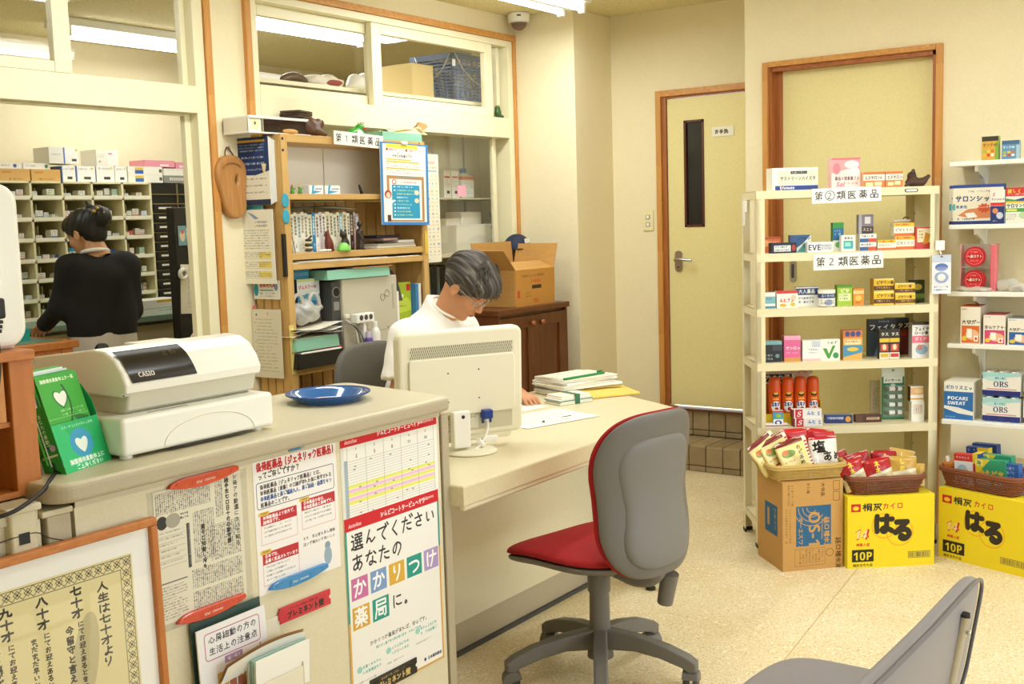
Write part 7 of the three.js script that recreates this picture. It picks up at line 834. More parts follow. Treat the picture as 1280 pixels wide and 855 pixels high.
const b1=thing('white_bottle','small white bottle before the computer tower','bottle',[3.985,Y,-3.64]);part('bottle',new THREE.LatheGeometry([[.0001,0],[.022,0],[.024,.006],[.024,.12],[.016,.14],[.011,.145],[.011,.155]].map(([a,b])=>new THREE.Vector2(a,b)),24),M.white,b1);part('cap',cyl(.012,.012,.018,18,0,.164,0),M.white,b1);part('label',cyl(.0244,.0244,.03,24,0,.06,0),std(0xd9803a,.5),b1);
const b2=thing('purple_bottle','small purple stamp bottle beside the white bottle','bottle',[3.93,Y,-3.635]);part('bottle',new THREE.LatheGeometry([[.0001,0],[.02,0],[.021,.004],[.021,.09],[.012,.105],[.0001,.108]].map(([a,b])=>new THREE.Vector2(a,b)),24),std(0x6a4a9c,.4),b2);part('cap',cyl(.012,.014,.03,18,0,.115,0),std(0xcfc4e0,.4),b2);const tp=thing('tape_ring','purple ring lying at the foot of the bottles','ring',[3.888,Y,-3.64]);part('ring',new THREE.TorusGeometry(.022,.01,10,28).rotateX(Math.PI/2),std(0x7a4fb0,.4),tp,[0,.01,0]);part('core',new THREE.TorusGeometry(.013,.003,8,24).rotateX(Math.PI/2),M.white,tp,[0,.012,0]);
const wr=thing('cable_bundle','loose grey cables hanging beside the computer tower','cable',[3.83,Y,-3.675]);for(let i=0;i<3;i++)part('cable',tube([[-.01,.2-i*.01,-.01],[.03,.16,.015+i*.008],[.05+i*.02,.08,.02],[.04+i*.03,.02,.01],[.09,.006,.0]],.004,36,8),i?M.grey:M.offwhite,wr);
part('plug',rb(.03,.02,.016,.004,2),M.offwhite,wr,[.0,.21,0]);
// bottom compartment
const tl=thing('teal_folder','teal folder lying in the lowest visible bookcase compartment','folder',[3.7,.4005,-3.79]);part('cover',rb(.4,.3,.02,.004,1,0,.15,0),std(0x1f6f70,.5),tl);part('pages',rb(.38,.29,.02,.002,1,0,.147,-.022),M.offwhite,tl);
stackAt('paper_pile','grey papers lying before the teal folder in the low compartment',[3.58,.4005,-3.72]);function stackAt(n,l,p){const t=thing(n,l,'papers',p);for(let i=0;i<8;i++)part('sheet',rb(.16,.035,.1,.003,1,.003*Math.sin(i*3),.018+i*.0352,0),i%2?M.grey:M.offwhite,t,null,[0,.05*Math.sin(i*2.2),0]);}}
// ---------- papers on the bookcase side ----------
{const X=3.462,side=(name,label,z,y,w,h,fn,o={})=>{const t=thing(name,label,o.cat??'paper',[X-(o.off??.004),y,z],-Math.PI/2+(o.yaw??0));const p=printedSheet(w,h,fn,1300,o.th??.0015);part('front_sheet',p.geo,p.mat,t);for(let i=0;i<(o.back??0);i++)part('sheet',cb(-w/2+.003*i,w/2+.003*i,.003*i,h-.004*i,-.004-i*.004,-.002-i*.004),M.paper,t,null,[0,.02*i,0]);return t;};
const bun=side('leaflet_bundle','thick bundle of navy and cream leaflets hanging on the bookcase side',-3.822,1.555,.2,.297,(g,w,h)=>{rc(g,0,0,w,h,'#ece6cf');shapeFill(g,[[0,0],[w,0],[w,h*.5],[w*.6,h*.56],[0,h*.55]],'#233a6a');rc(g,w*.1,h*.04,w*.8,h*.035,'#d9a53a');print(g,w*.1,h*.1,w*.8,h*.14,h*.028,'#c3cbe0');for(let i=0;i<3;i++){rc(g,w*.02,h*(.28+i*.09),w*.12,h*.05,'#e3c63c');print(g,w*.2,h*(.28+i*.09),w*.68,h*.05,h*.036,'#e9ebf2');}shapeFill(g,[[w*.78,h*.4],[w*.92,h*.4],[w*.88,h*.52],[w*.82,h*.52]],'#e9d9a0');for(let i=0;i<3;i++){oval(g,w*.1,h*(.63+i*.1),w*.06,h*.032,'#3f6f9a');print(g,w*.22,h*(.6+i*.1),w*.7,h*.06,h*.026,'#5a523c',{ragged:true});}rc(g,0,h*.92,w,h*.08,'#2a3350');},{back:6,off:.034,yaw:.1,cat:'leaflets'});part('bulldog_clip',rb(.07,.03,.016,.004,2,.02,.306,-.012),std(0xd9a53a,.4),bun);part('memo',cb(-.09,.0,.29,.33,-.003,-.002),M.offwhite,bun);
side('price_list','white sheet with yellow-marked lines hanging on the bookcase side',-3.826,1.205,.215,.33,(g,w,h)=>{rc(g,0,0,w,h,'#f2edd8');shapeFill(g,[[w*.3,h*.03],[w*.45,h*.06],[w*.62,h*.12],[w*.5,h*.13]],'#8fa6c0');say(g,'ノイロトロピン',w*.5,h*.15,h*.035,'#3a352a',{w:.15,sx:.9});say(g,'ノイロトロピン',w*.5,h*.2,h*.035,'#3a352a',{w:.15,sx:.9});print(g,w*.1,h*.27,w*.8,h*.26,h*.018,'#777261',{lead:1.9});for(let i=0;i<3;i++){rc(g,w*.55,h*(.57+i*.13),w*.36,h*.08,'#e9d36a');print(g,w*.1,h*(.57+i*.13),w*.8,h*.08,h*.018,'#6a6452',{ragged:true});rc(g,w*.1,h*(.66+i*.13),w*.8,1,'#8a8470');}},{off:.03,yaw:.06,back:1});
side('small_poster','small poster with red lettering and a blue mark on the bookcase side',-3.8,1.135,.17,.085,(g,w,h)=>{rc(g,0,0,w,h,'#e6e4d4');oval(g,w*.1,h*.5,w*.09,h*.34,'#2f9ab8');say(g,'安全配達中',w*.24,h*.12,h*.26,'#c93f4a',{w:.18,sx:.9});rc(g,w*.24,h*.5,w*.5,h*.06,'#5f93b8');print(g,w*.24,h*.64,w*.6,h*.26,h*.1,'#7a8a94');oval(g,w*.86,h*.35,w*.07,h*.2,'#7f9aa8');},{off:.006});
side('price_list','grey photocopied list pinned low on the bookcase side',-3.806,.78,.18,.31,(g,w,h)=>{rc(g,0,0,w,h,'#e3dcc4');oval(g,w*.16,h*.08,6,6,'#3a3a3a');lat(g,'3',w*.55,h*.06,h*.05,'#c0504a');for(let i=0;i<16;i++){print(g,w*.14,h*(.14+i*.05),w*rr(.5,.78),h*.02,h*.018,'#8a8474');}for(let i=0;i<5;i++)oval(g,w*.1,h*(.2+i*.14),3,3,'#55504a');},{off:.012,yaw:.04});
solo('index_strip',cb(-.012,.012,0,.13,0,.0015),std(0xcfc93a,.6),'yellow-green strip peeking out behind the photocopied list','paper',[X-.008,.93,-3.893],[0,-Math.PI/2,0]);solo('index_strip',cb(-.012,.012,0,.22,0,.0015),std(0xe0cf7a,.6),'pale yellow strip at the bookcase post below the small poster','paper',[3.48,.8,-3.676],[0,-.2,.02]);
for(const[y,l]of[[1.57,'upper blue round sticker at the bookcase post'],[1.5,'lower blue round sticker at the bookcase post']])solo('sticky_note',cushion(superE(.034,.062,2.4),.003,([x,yy,z])=>[x,yy,z],{seg:24,rings:3}),std(0x2f9fb8,.5),l,'sticker',[3.475,y,-3.672],[0,-.3,0]);
solo('sticky_note',cb(-.06,.06,0,.04,0,.0015),std(0x4fa7b4,.6),'teal memo between the leaflet bundle and the marked list','memo',[X-.02,1.515,-3.84],[0,-Math.PI/2,0]);solo('black_clip',rb(.016,.19,.02,.004,2),M.black,'long black clip at the bookcase post beside the marked list','clip',[3.464,1.33,-3.683]);solo('pink_seal',cyl(.012,.012,.002,18).rotateZ(Math.PI/2),std(0xe0786a,.5),'small pink round seal on the bookcase side','sticker',[X-.008,1.095,-3.885]);}
// ---------- blue-edged notice and wall calendar right of the bookcase ----------
{const n=thing('notice_board','blue-edged notice with a cartoon assistant and turquoise panel hanging on the bookcase','notice',[4.268,1.448,-3.662],0);n.rotation.z=-.02;
const p=printedSheet(.36,.4,(g,w,h)=>{rc(g,0,0,w,h,'#3f86c8');rc(g,w*.05,h*.02,w*.9,h*.945,'#f4f2e8');rc(g,w*.12,h*.015,w*.66,h*.05,'#ecd94a');rc(g,w*.12,h*.07,w*.04,h*.03,'#c9302c');rc(g,w*.52,h*.07,w*.04,h*.03,'#c9302c');print(g,w*.18,h*.072,w*.3,h*.03,h*.025,'#c9302c');print(g,w*.58,h*.072,w*.3,h*.03,h*.025,'#c9302c');print(g,w*.34,h*.115,w*.34,h*.02,h*.018,'#777');say(g,'大切なお知らせです',w*.24,h*.14,h*.04,'#4a4a52',{w:.12});for(let i=0;i<7;i++){if(i===0||i===1||i===4)rc(g,w*.12,h*(.196+i*.027),w*rr(.5,.75),h*.018,'#efd25a');print(g,w*.12,h*(.195+i*.027),w*.76,h*.018,h*.016,i<2?'#c98a2a':'#8a8a8a',{ragged:true});}
rc(g,w*.12,h*.4,w*.78,h*.56,'#b98a55');rc(g,w*.17,h*.44,w*.68,h*.5,'#f6f2ea');rc(g,w*.32,h*.4,w*.42,h*.025,'#9a9488');oval(g,w*.27,h*.475,w*.045,h*.03,'#c9504a');oval(g,w*.27,h*.475,w*.03,h*.02,'#f6f2ea');print(g,w*.4,h*.465,w*.35,h*.03,h*.022,'#c9504a');rc(g,w*.22,h*.51,w*.58,h*.41,'#2f9fc6');for(let i=0;i<9;i++){print(g,w*.32,h*(.525+i*.043),w*rr(.25,.42),h*.022,h*.02,i%3?'#e6e88a':'#fff',{w:.14});if(i!==2&&i!==3)rc(g,w*.26,h*(.527+i*.043),w*.03,h*.016,'#fff');}oval(g,w*.74,h*.6,w*.05,h*.03,'#f2e6d0');oval(g,w*.74,h*.7,w*.05,h*.03,'#f0d8b0');
rc(g,w*.09,h*.68,w*.12,h*.22,'#f8f6f0');oval(g,w*.14,h*.63,w*.07,h*.05,'#b8432c');oval(g,w*.145,h*.64,w*.045,h*.035,'#f2d2b4');rc(g,w*.12,h*.88,w*.07,h*.08,'#5a3a2c');shapeFill(g,[[w*.2,h*.71],[w*.27,h*.69],[w*.27,h*.71],[w*.2,h*.75]],'#f8f6f0');},1300,.003);part('board',p.geo,p.mat,n);part('top_clip',rb(.04,.016,.012,.003,2,.0,.402,.002),M.white,n);}
{const c=thing('wall_calendar','narrow cream illustrated calendar hanging right of the bookcase','calendar',[4.512,1.25,-3.7],0);const p=printedSheet(.145,.555,(g,w,h)=>{rc(g,0,0,w,h,'#efe6cd');lat(g,'Allimer',w*.5,h*.075,h*.04,'#c08a84',{it:true,font:'serif'});for(let i=0;i<3;i++){g.strokeStyle='#d9b0aa';g.lineWidth=2;g.beginPath();g.arc(w*(.2+i*.3),h*.03,12,0,7);g.stroke();}rc(g,w*.1,h*.15,w*.8,h*.01,'#6fb3cc');print(g,w*.1,h*.115,w*.8,h*.02,h*.018,'#777');for(let i=0;i<11;i++)for(let j=0;j<4;j++){oval(g,w*(.16+j*.23)+rr(-4,4),h*(.2+i*.07),rr(3,9),rr(3,9),['#9fb3c0','#c9b89a','#b0b6b0','#7fa8cc','#c9c4a8'][Math.floor(rnd()*5)]);rc(g,w*(.1+j*.23),h*(.23+i*.07),w*.14,2,'#b3aa94');}print(g,w*.06,h*.97,w*.3,h*.02,h*.015,'#888');},1100,.002);part('sheet',p.geo,p.mat,c);part('backing',cb(-.0725,.0725,.002,.553,-.006,-.0015),M.offwhite,c);part('hanger',bar([-.03,.557,-.002],[.03,.557,-.002],.003),M.steel,c);solo('yellow_tag',cb(-.012,.012,0,.115,0,.001),std(0xe6c24a,.5),'yellow tag on the right bookcase post','tag',[4.436,1.3,-3.675]);}
// ---------- carved wooden sole hanging on the pillar ----------
{const c=thing('wooden_clog','carved tan wooden sole with an oval hole hanging on the pillar','carving',[3.355,1.51,WA+.003]);const s=new THREE.Shape();s.moveTo(.0,.0);s.bezierCurveTo(.045,.0,.06,.03,.055,.07);s.bezierCurveTo(.05,.12,.065,.15,.065,.19);s.bezierCurveTo(.06,.245,.01,.262,-.03,.25);s.bezierCurveTo(-.085,.235,-.09,.18,-.07,.13);s.bezierCurveTo(-.05,.08,-.05,.0,.0,.0);const h=new THREE.Path();h.absellipse(.015,.158,.018,.034,0,Math.PI*2,true,-.2);s.holes.push(h);part('sole',metreUV(extr(s,.018,.012,18).translate(0,0,.012)),std(0xffffff,.45,{map:grainWood(0xc99352,0xa8713a,4,331)}),c);part('hollow',new THREE.TorusGeometry(.05,.006,8,30,2.6).rotateZ(.4).scale(1,.6,1),std(0x9a6632,.5),c,[-.01,.2,.042]);part('cord',tube([[-.035,.245,.03],[-.02,.28,.012],[0,.3,.006],[.018,.275,.012],[.03,.24,.03]],.003,24,6),M.darkWood,c);part('nail',cyl(.004,.004,.02,10).rotateX(Math.PI/2),M.steel,c,[0,.3,.008]);}
// ---------- cupboard behind the glass of window 2 ----------
{const c=thing('glass_fronted_cupboard','cream cupboard behind the window glass right of the bookcase','cupboard',[0,0,0]);const z1=WA-.105,z0=-4.4;part('back',cb(3.57,5.9,.9,2.14,z0-.012,z0),M.cream,c);part('top',cb(3.57,5.9,2.13,2.15,z0-.012,z1),M.cream,c);part('side',cb(5.88,5.9,.9,2.13,z0,z1),M.cream,c);part('side',cb(3.57,3.59,.9,2.13,z0,z1),M.cream,c);part('bottom',cb(3.57,5.9,.88,.9,z0,z1),M.cream,c);part('glass_shelf',cb(4.6,5.86,1.586,1.594,z0,z1-.04),std(0xb9bda0,.2),c);part('lower_shelf',cb(3.6,5.86,1.255,1.275,z0,z1),M.cream,c);part('shelf_pin_rail',cb(5.7,5.715,1.3,2.1,z0,z0+.006),M.steel,c);}
{const b=thing('labelled_bottle','square white bottle with blue cap and orange band on the glass shelf','bottle',[5.44,1.5945,-4.2]);part('body',rb(.125,.14,.08,.014,3,0,.07,0),std(0xe9e9dc,.4),b);part('band',rb(.127,.02,.082,.004,2,0,.122,0),std(0xd9713a,.5),b);const l=draw(110,90,(g,w,h)=>{rc(g,0,0,w,h,'#eeeee4');print(g,6,6,w-12,h-12,9,'#8a94a4',{ragged:true});});part('label',printedBox(.1,.08,.001,[l,l,l,l,l,l]),l.s.matte,b,[0,.02,.041]);part('shoulder',new THREE.ConeGeometry(.05,.03,24).translate(0,.15,0),std(0xe9e9dc,.4),b);part('cap',cyl(.02,.02,.028,20,0,.168,0),std(0x3f6fb0,.4),b);}
for(const[x,l]of[[5.33,'white carton with red heading beside the square bottle'],[5.255,'white carton with red heading behind the calendar edge']]){const c=carton(.068,.165,.07,(g,w,h)=>{rc(g,0,0,w,h,'#efecdf');rc(g,w*.1,h*.2,w*.75,h*.06,'#c94a44');print(g,w*.1,h*.3,w*.8,h*.3,h*.05,'#9a988c');rc(g,w*.4,h*.72,w*.4,h*.1,'#3a3a40');},'#e3dfd0','#efecdf',900);solo('supply_carton',c.geo,c.mat,l,'box',[x,1.5945,-4.21],[0,0,0],'white supply cartons');}
solo('pink_slip',cb(-.04,.04,0,.06,0,.001),std(0xe9a9b8,.7),'pink slip stuck on the window glass beside the calendar','memo',[5.08,1.6,WA-.034],[0,0,.05]);
{const b=thing('white_bin','cream plastic bin on the lower cupboard shelf','bin',[5.36,1.2755,-4.17]);part('bin',merge([bx(.34,.16,.006,0,.08,.1),bx(.34,.16,.006,0,.08,-.1),bx(.006,.16,.2,.17,.08,0),bx(.006,.16,.2,-.17,.08,0),bx(.34,.004,.2,0,.002,0)]),std(0xf0ecd8,.4),b);part('rim',crb(-.175,.175,.155,.163,.095,.105,.002),M.white,b);part('contents',merge([rb(.13,.07,.1,.01,2,-.1,.17,-.02),rb(.2,.08,.12,.006,2,.06,.2,-.02)]),M.offwhite,b);}
{const b=thing('clear_bottle','tall clear water bottle with blue cap in the cupboard corner','bottle',[5.64,1.2755,-4.14]);part('body',new THREE.LatheGeometry([[.0001,0],[.044,0],[.046,.006],[.046,.13],[.04,.16],[.018,.19],[.014,.2],[.014,.212]].map(([a,c])=>new THREE.Vector2(a,c)),28),new THREE.MeshPhysicalMaterial({color:0xcfe0dc,roughness:.06,transmission:.85,thickness:0,side:THREE.DoubleSide}),b);part('water',cyl(.042,.042,.06,26,0,.034,0),std(0x7f9a98,.2),b);part('label',cyl(.0465,.0465,.06,28,0,.1,0),std(0xe3dcc8,.6),b);part('cap',cyl(.016,.016,.02,18,0,.22,0),std(0x3f62a8,.4),b);}
{const f=thing('file_row','row of dark green files low behind the glass below the calendar','files',[5.0,.9005,-4.2]);for(let i=0;i<9;i++)part('file',rb(.024,.3+.01*(i%3),.2,.003,1,-.12+i*.028,.15,0),i%3?std(0x26302a,.5):std(0x6f7a70,.4),f);}
// ---------- things stored on the cupboard top, behind the transom ----------
{const b=thing('shopping_basket','slotted blue plastic shopping basket with wire handles behind the transom','basket',[5.49,2.1505,-4.215]);const m=M.navyBasket,W=.6,D=.3,H=.27;
const row=(y,h,k)=>{const w=W*k,d=D*k;return merge([bx(w,h,.006,0,y,d/2),bx(w,h,.006,0,y,-d/2),bx(.006,h,d,w/2,y,0),bx(.006,h,d,-w/2,y,0)]);};
part('rim',row(H-.01,.034,1.02),m,b);part('base',merge([bx(W*.86,.006,D*.86,0,.004,0),row(.012,.03,.87)]),m,b);for(let i=0;i<11;i++)part('slat',row(.038+i*.0195,.0095,.875+i*.0125),m,b);
const ribs=[];for(let i=0;i<=12;i++){const t=i/12-.5;for(const s of[-1,1])ribs.push(bar([t*W*.87,.01,s*D*.435],[t*W,H-.01,s*D*.5],.006,6));}for(let i=0;i<=6;i++){const t=i/6-.5;for(const s of[-1,1])ribs.push(bar([s*W*.435,.01,t*D*.87],[s*W*.5,H-.01,t*D],.006,6));}part('ribs',merge(ribs),m,b);
part('wire_handle',tube([[-.28,H,.165],[-.2,.17,.175],[-.05,.1,.18],[.15,.11,.18],[.27,.15,.175],[.3,H,.165]],.004,60,8),M.steel,b);part('wire_handle',tube([[-.32,H,-.1],[-.335,.17,-.05],[-.34,.13,.02],[-.335,.17,.1],[-.31,H,.15]],.004,40,8),M.steel,b);part('handle_grip',rb(.14,.012,.014,.005,2),M.grey,b,[-.2,H+.01,.165]);part('label',cb(-.3,-.27,.2,.24,.157,.158),M.white,b);
}
{const c=thing('storage_carton','plain buff carton beside the blue shopping basket behind the transom','carton',[5.02,2.1505,-4.26]);part('body',bx(.19,.2,.24,0,.1,0),std(0xd9c083,.8),c);part('tape',cb(-.095,.095,.2,.201,-.02,.02),std(0xc9a868,.3),c);}
{const b=thing('plastic_bag','puffed clear plastic bag behind the transom','bag',[4.58,2.1505,-4.2]);part('bag',cushion((a)=>[.11*Math.cos(a)*(1+.06*Math.sin(4*a)),.06*Math.sin(a)*(1+.08*Math.cos(5*a))],.12,([x,y,z])=>[x,.058+y*.95+.004*Math.sin(x*70),z],{seg:40,rings:8,p:2.2}),M.bag,b);part('contents',cushion(superE(.14,.05,2.4),.07,([x,y,z])=>[x,.045+y,z],{seg:24,rings:5}),std(0xe3dfc0,.7),b);}
{const p=thing('paper_bag','red and white crumpled paper bag behind the transom','bag',[4.27,2.1505,-4.2]);part('bag',cushion((a)=>[.13*Math.cos(a)*(1+.1*Math.sin(3*a)),.06*Math.sin(a)],.14,([x,y,z])=>[x,Math.max(.002,.038+y*.7+.006*Math.sin(x*60)),z],{seg:36,rings:8,p:3}),std(0xefe6d4,.7),p);part('red_print',cushion((a)=>[.09*Math.cos(a)*(1+.2*Math.sin(2*a)),.04*Math.sin(a)],.15,([x,y,z])=>[x+.02,Math.max(.004,.036+y*.7),z],{seg:30,rings:6,p:3}),std(0x9c3f34,.6),p);const s=thing('dark_shoe','dark brown leather shoe lying behind the transom','shoe',[4.06,2.1505,-4.18],.2);part('upper',cushion((a)=>[.12*Math.cos(a),.036*Math.sin(a)],.05,([x,y,z])=>[x,.03+z+.02*Math.cos(x*14),y],{seg:30,rings:6,p:2.2}),std(0x5a3f2c,.4),s);part('sole',cushion((a)=>[.122*Math.cos(a),.038*Math.sin(a)],.014,([x,y,z])=>[x,.007+z,y],{seg:30,rings:3,p:5}),M.black,s);const r=thing('paper_roll','white paper roll lying behind the transom','roll',[3.85,2.1505,-4.18],.1);part('roll',cyl(.028,.028,.26,24).rotateZ(Math.PI/2).translate(0,.028,0),M.paper,r);part('core',cyl(.012,.012,.262,16).rotateZ(Math.PI/2).translate(0,.028,0),M.darkGrey,r);const k=thing('wood_block','low brown board under the shoe behind the transom','board',[4.2,2.1505,-4.33]);part('board',rb(.5,.02,.1,.004,1,0,.01,0),M.shelfWood,k);part('edge',cb(-.25,.25,.02,.024,-.05,.05),M.darkWood,k);}
{const f=thing('frog_figurine','small dark green frog figurine on the transom sill','figurine',[5.43,2.057,WA-.012],0);part('body',sdfMesh([-.05,-.002,-.03],[.05,.08,.03],.003,(x,y,z)=>{let d=ellip(x,y,z,[-.006,.03,0],[.022,.028,.018]);d=smin(d,ellip(x,y,z,[-.01,.058,0],[.015,.012,.014]),.01);d=smin(d,capsule(x,y,z,[0,.014,0],[.038,.008,.004],.013,.007),.01);return Math.max(d,-y);}),std(0x35602e,.4),f);for(const s of[-1,1])part('eye',new THREE.SphereGeometry(.0045,8,6),std(0xd9b46a,.3),f,[-.012+s*.007,.069,.008]);}
// ---------- corner: open carton, cap and leaflets on the brown cabinet ----------
{const c=thing('open_carton','open brown cardboard carton with raised flaps on the dark cabinet','carton',[5.13,.9855,-3.62],.0);const W=.38,D=.28,H=.2,T=.006;
const f=draw(W*1300,H*1300,(g,w,h)=>{rc(g,0,0,w,h,'#c9903f');for(let i=0;i<500;i++)rc(g,rnd()*w,rnd()*h,rr(4,30),1,rnd()<.5?'#c0883a':'#d09a4c');print(g,w*.12,h*.14,w*.5,h*.08,h*.075,'#8a5a24');say(g,'FAX用紙',w*.55,h*.12,h*.09,'#8a5a24',{w:.12});say(g,'日本医薬品',w*.36,h*.28,h*.1,'#c9642c',{w:.13});rc(g,w*.4,h*.44,w*.24,h*.1,'#3f2a16');rc(g,w*.03,h*.56,w*.06,h*.2,'#c9502a');print(g,w*.24,h*.62,w*.14,h*.16,h*.06,'#8a5a24');lat(g,'100',w*.48,h*.86,h*.16,'#c9502a');}),sd=solidIn(f.s,'#c9903f');
part('front_panel',printedBox(W,H,T,[sd,sd,sd,sd,f,sd]),f.s.matte,c,[0,0,D/2]);part('back_panel',bx(W,H,T,0,H/2,-D/2),M.cardboard,c);part('side_panel',bx(T,H,D,-W/2,H/2,0),M.cardboard,c);part('side_panel',bx(T,H,D,W/2,H/2,0),M.cardboard,c);part('bottom_panel',bx(W,T,D,0,T/2,0),M.cardboard,c);
part('flap',bx(W,.15,.004,0,.075,0),M.cardboard,c,[0,H,-D/2],[-.1,0,0]);part('flap',bx(.004,.15,D,0,.075,0),M.cardboard,c,[-W/2,H,0],[0,0,.75]);part('flap',bx(.004,.14,D,0,.07,0),M.cardboard,c,[W/2,H,0],[0,0,-.3]);part('flap',bx(W,.1,.004,0,.05,0),M.cardboard,c,[0,H-.002,D/2-.006],[-1.15,0,0]);
const k=thing('navy_cap','navy cap with white label behind the open carton','cap',[5.42,.9855,-3.8]);part('stand',cyl(.03,.05,.3,20,0,.15,0),M.darkWood,k);part('crown',new THREE.SphereGeometry(.1,28,16,0,Math.PI*2,0,Math.PI*.5).scale(.9,.9,.8),std(0x1d2a44,.7),k,[0,.3,0]);part('label',cb(-.02,.025,.335,.362,.068,.074),M.white,k);part('brim',cushion(superE(.16,.09,2.4),.012,([x,y,z])=>[x,.302+z,.07+y],{seg:28,rings:4}),std(0x1a2540,.7),k);
const l=thing('leaflet_stack','white leaflets with a red picture leaning in the corner behind the carton','leaflets',[5.39,.9855,-3.57],-.5);const p=printedSheet(.1,.19,(g,w,h)=>{rc(g,0,0,w,h,'#e6e8ea');rc(g,0,0,w,h*.3,'#6a83b8');print(g,w*.08,h*.06,w*.84,h*.18,h*.05,'#eef');oval(g,w*.5,h*.62,w*.3,h*.2,'#d0604a');oval(g,w*.5,h*.64,w*.18,h*.1,'#f0d2b8');},900,.006);part('front',p.geo,p.mat,l,null,[-.18,0,0]);part('sheets',bx(.1,.18,.012,0,.09,-.012),M.paper,l,null,[-.14,.1,0]);}
// ---------- dome camera ----------
{const c=thing('dome_camera','white ceiling dome security camera with smoked bubble in the corner','security camera',[5.49,CEIL,-3.79]);part('housing',new THREE.LatheGeometry([[.0001,0],[.062,0],[.064,-.01],[.062,-.045],[.058,-.056],[.0001,-.056]].map(([a,b])=>new THREE.Vector2(a,b)),40),M.white,c);part('bubble',new THREE.SphereGeometry(.045,28,16,0,Math.PI*2,Math.PI/2,Math.PI/2),new THREE.MeshPhysicalMaterial({color:0xb09080,roughness:.04,transmission:.6,thickness:0,side:THREE.DoubleSide}),c,[0,-.055,0]);part('lens_ball',new THREE.SphereGeometry(.026,20,14),M.black,c,[0,-.06,0]);part('trim_ring',new THREE.TorusGeometry(.047,.004,8,40).rotateX(Math.PI/2),M.grey,c,[0,-.056,0]);const t=-.96;part('name_plate',rb(.024,.009,.002,.001,1),M.darkGrey,c,[-.052,-.022,.037],[0,t,0]);}
// ---------- light switch and door sign ----------
{const s=thing('light_switch','cream wall plate with two rocker switches beside the washroom door','switch',[XT-.001,1.428,-3.236],-Math.PI/2);part('plate',rb(.07,.12,.008,.003,2,0,0,.004),std(0xefe6b4,.4),s);for(const y of[.022,-.022]){part('rocker_frame',rb(.028,.026,.003,.001,1,0,y,.009),M.grey,s);part('rocker',rb(.018,.02,.005,.002,1,0,y,.011),M.white,s);}}
{const p=printedSheet(.135,.055,(g,w,h)=>{rc(g,0,0,w,h,'#f3f0dc');say(g,'お手洗',w*.12,h*.26,h*.5,'#3a3226',{w:.15,sx:1.0});},1200,.003);const t=thing('door_sign','small white washroom sign on the door','sign',[XT+.003,1.897,-2.75],-Math.PI/2);part('plate',p.geo,p.mat,t);part('adhesive_pad',cb(-.05,.05,.01,.045,-.003,-.0015),M.offwhite,t);}
// ---------- monitor on the desk, seen from behind ----------
{const m=thing('computer_monitor','cream flat monitor seen from behind on the desk','monitor',[2.872,.6995,-2.238],-.489);const c=std(0xeee8cc,.4),W=.42,H=.335;
part('base',new THREE.LatheGeometry([[.0001,0],[.088,0],[.09,.004],[.082,.011],[.03,.015],[.0001,.016]].map(([a,b])=>new THREE.Vector2(a,b)),40),c,m,[.005,0,.01]);const st=part('stand',rb(.06,.12,.03,.005,2,0,.07,0),M.whiteGloss,m,[-.035,.012,.03]);part('stand_hole',cyl(.006,.006,.002,14).rotateX(Math.PI/2),M.black,st,[.004,.112,.0155]);
const head=part('rear_case',extr(roundRect(W,H,.014),.028,.012,6),c,m,[-.01,.228,-.038],[.04,0,0]);
part('vent_band',cb(-W/2+.022,W/2-.022,.093,.132,.0401,.0408),std(0xe2dcc0,.5),head);
const slot=rb(.0032,.0085,.0014,.0004,1);const dark=std(0x8a856c,.6);for(let r=0;r<4;r++){const s=[];for(let i=0;i<50;i++)s.push(slot.clone().translate(-.18+i*.0073+(r%2)*.0036,.098+r*.0095,.0412));part('vent_slots',merge(s),dark,head);}
part('rear_panel',extr(roundRect(W-.05,.185,.01),.006,.004),c,head,[0,-.005,.039]);for(const[x,y]of[[-.055,.04],[.055,.045],[-.055,-.055],[.055,-.05]])part('mount_hole',cyl(.0028,.0028,.001,10).rotateX(Math.PI/2),M.darkGrey,head,[x,y,.0495]);
part('port_recess',cb(-.17,.18,-.158,-.1,.039,.0405),std(0xcfc8aa,.6),head);const l=draw(150,60,(g,w,h)=>{rc(g,0,0,w,h,'#e3ddc4');print(g,5,4,w-10,h-8,8,'#8a8674',{ragged:true});});part('rating_plate',printedBox(.12,.045,.001,[l,l,l,l,l,l]),l.s.matte,head,[-.005,-.152,.041]);part('chin',rb(.24,.028,.05,.006,2),c,head,[.06,-.182,.01]);part('chin_clip',rb(.05,.02,.03,.004,2),M.white,head,[.1,-.195,.03]);
const v=part('signal_plug',rb(.034,.03,.034,.004,2),std(0x1f3f8f,.4),head,[.078,-.105,.056]);part('plug_screws',merge([cyl(.004,.004,.02,10).translate(-.014,-.02,0),cyl(.004,.004,.02,10).translate(.014,-.02,0)]),std(0x1f3f8f,.4),v);part('signal_cable',tube([[0,-.015,.002],[0,-.045,.006],[-.02,-.08,.02],[-.06,-.108,.03],[-.12,-.118,.02],[-.2,-.1195,-.02]],.0042,50,10),M.white,v);part('ferrite',cyl(.009,.009,.03,16).rotateZ(.7),M.white,v,[-.034,-.09,.024]);part('bracket_screws',merge([cyl(.006,.006,.003,14).rotateX(Math.PI/2).translate(-.09,-.112,.043),cyl(.006,.006,.003,14).rotateX(Math.PI/2).translate(-.06,-.11,.043)]),M.brass,head);}
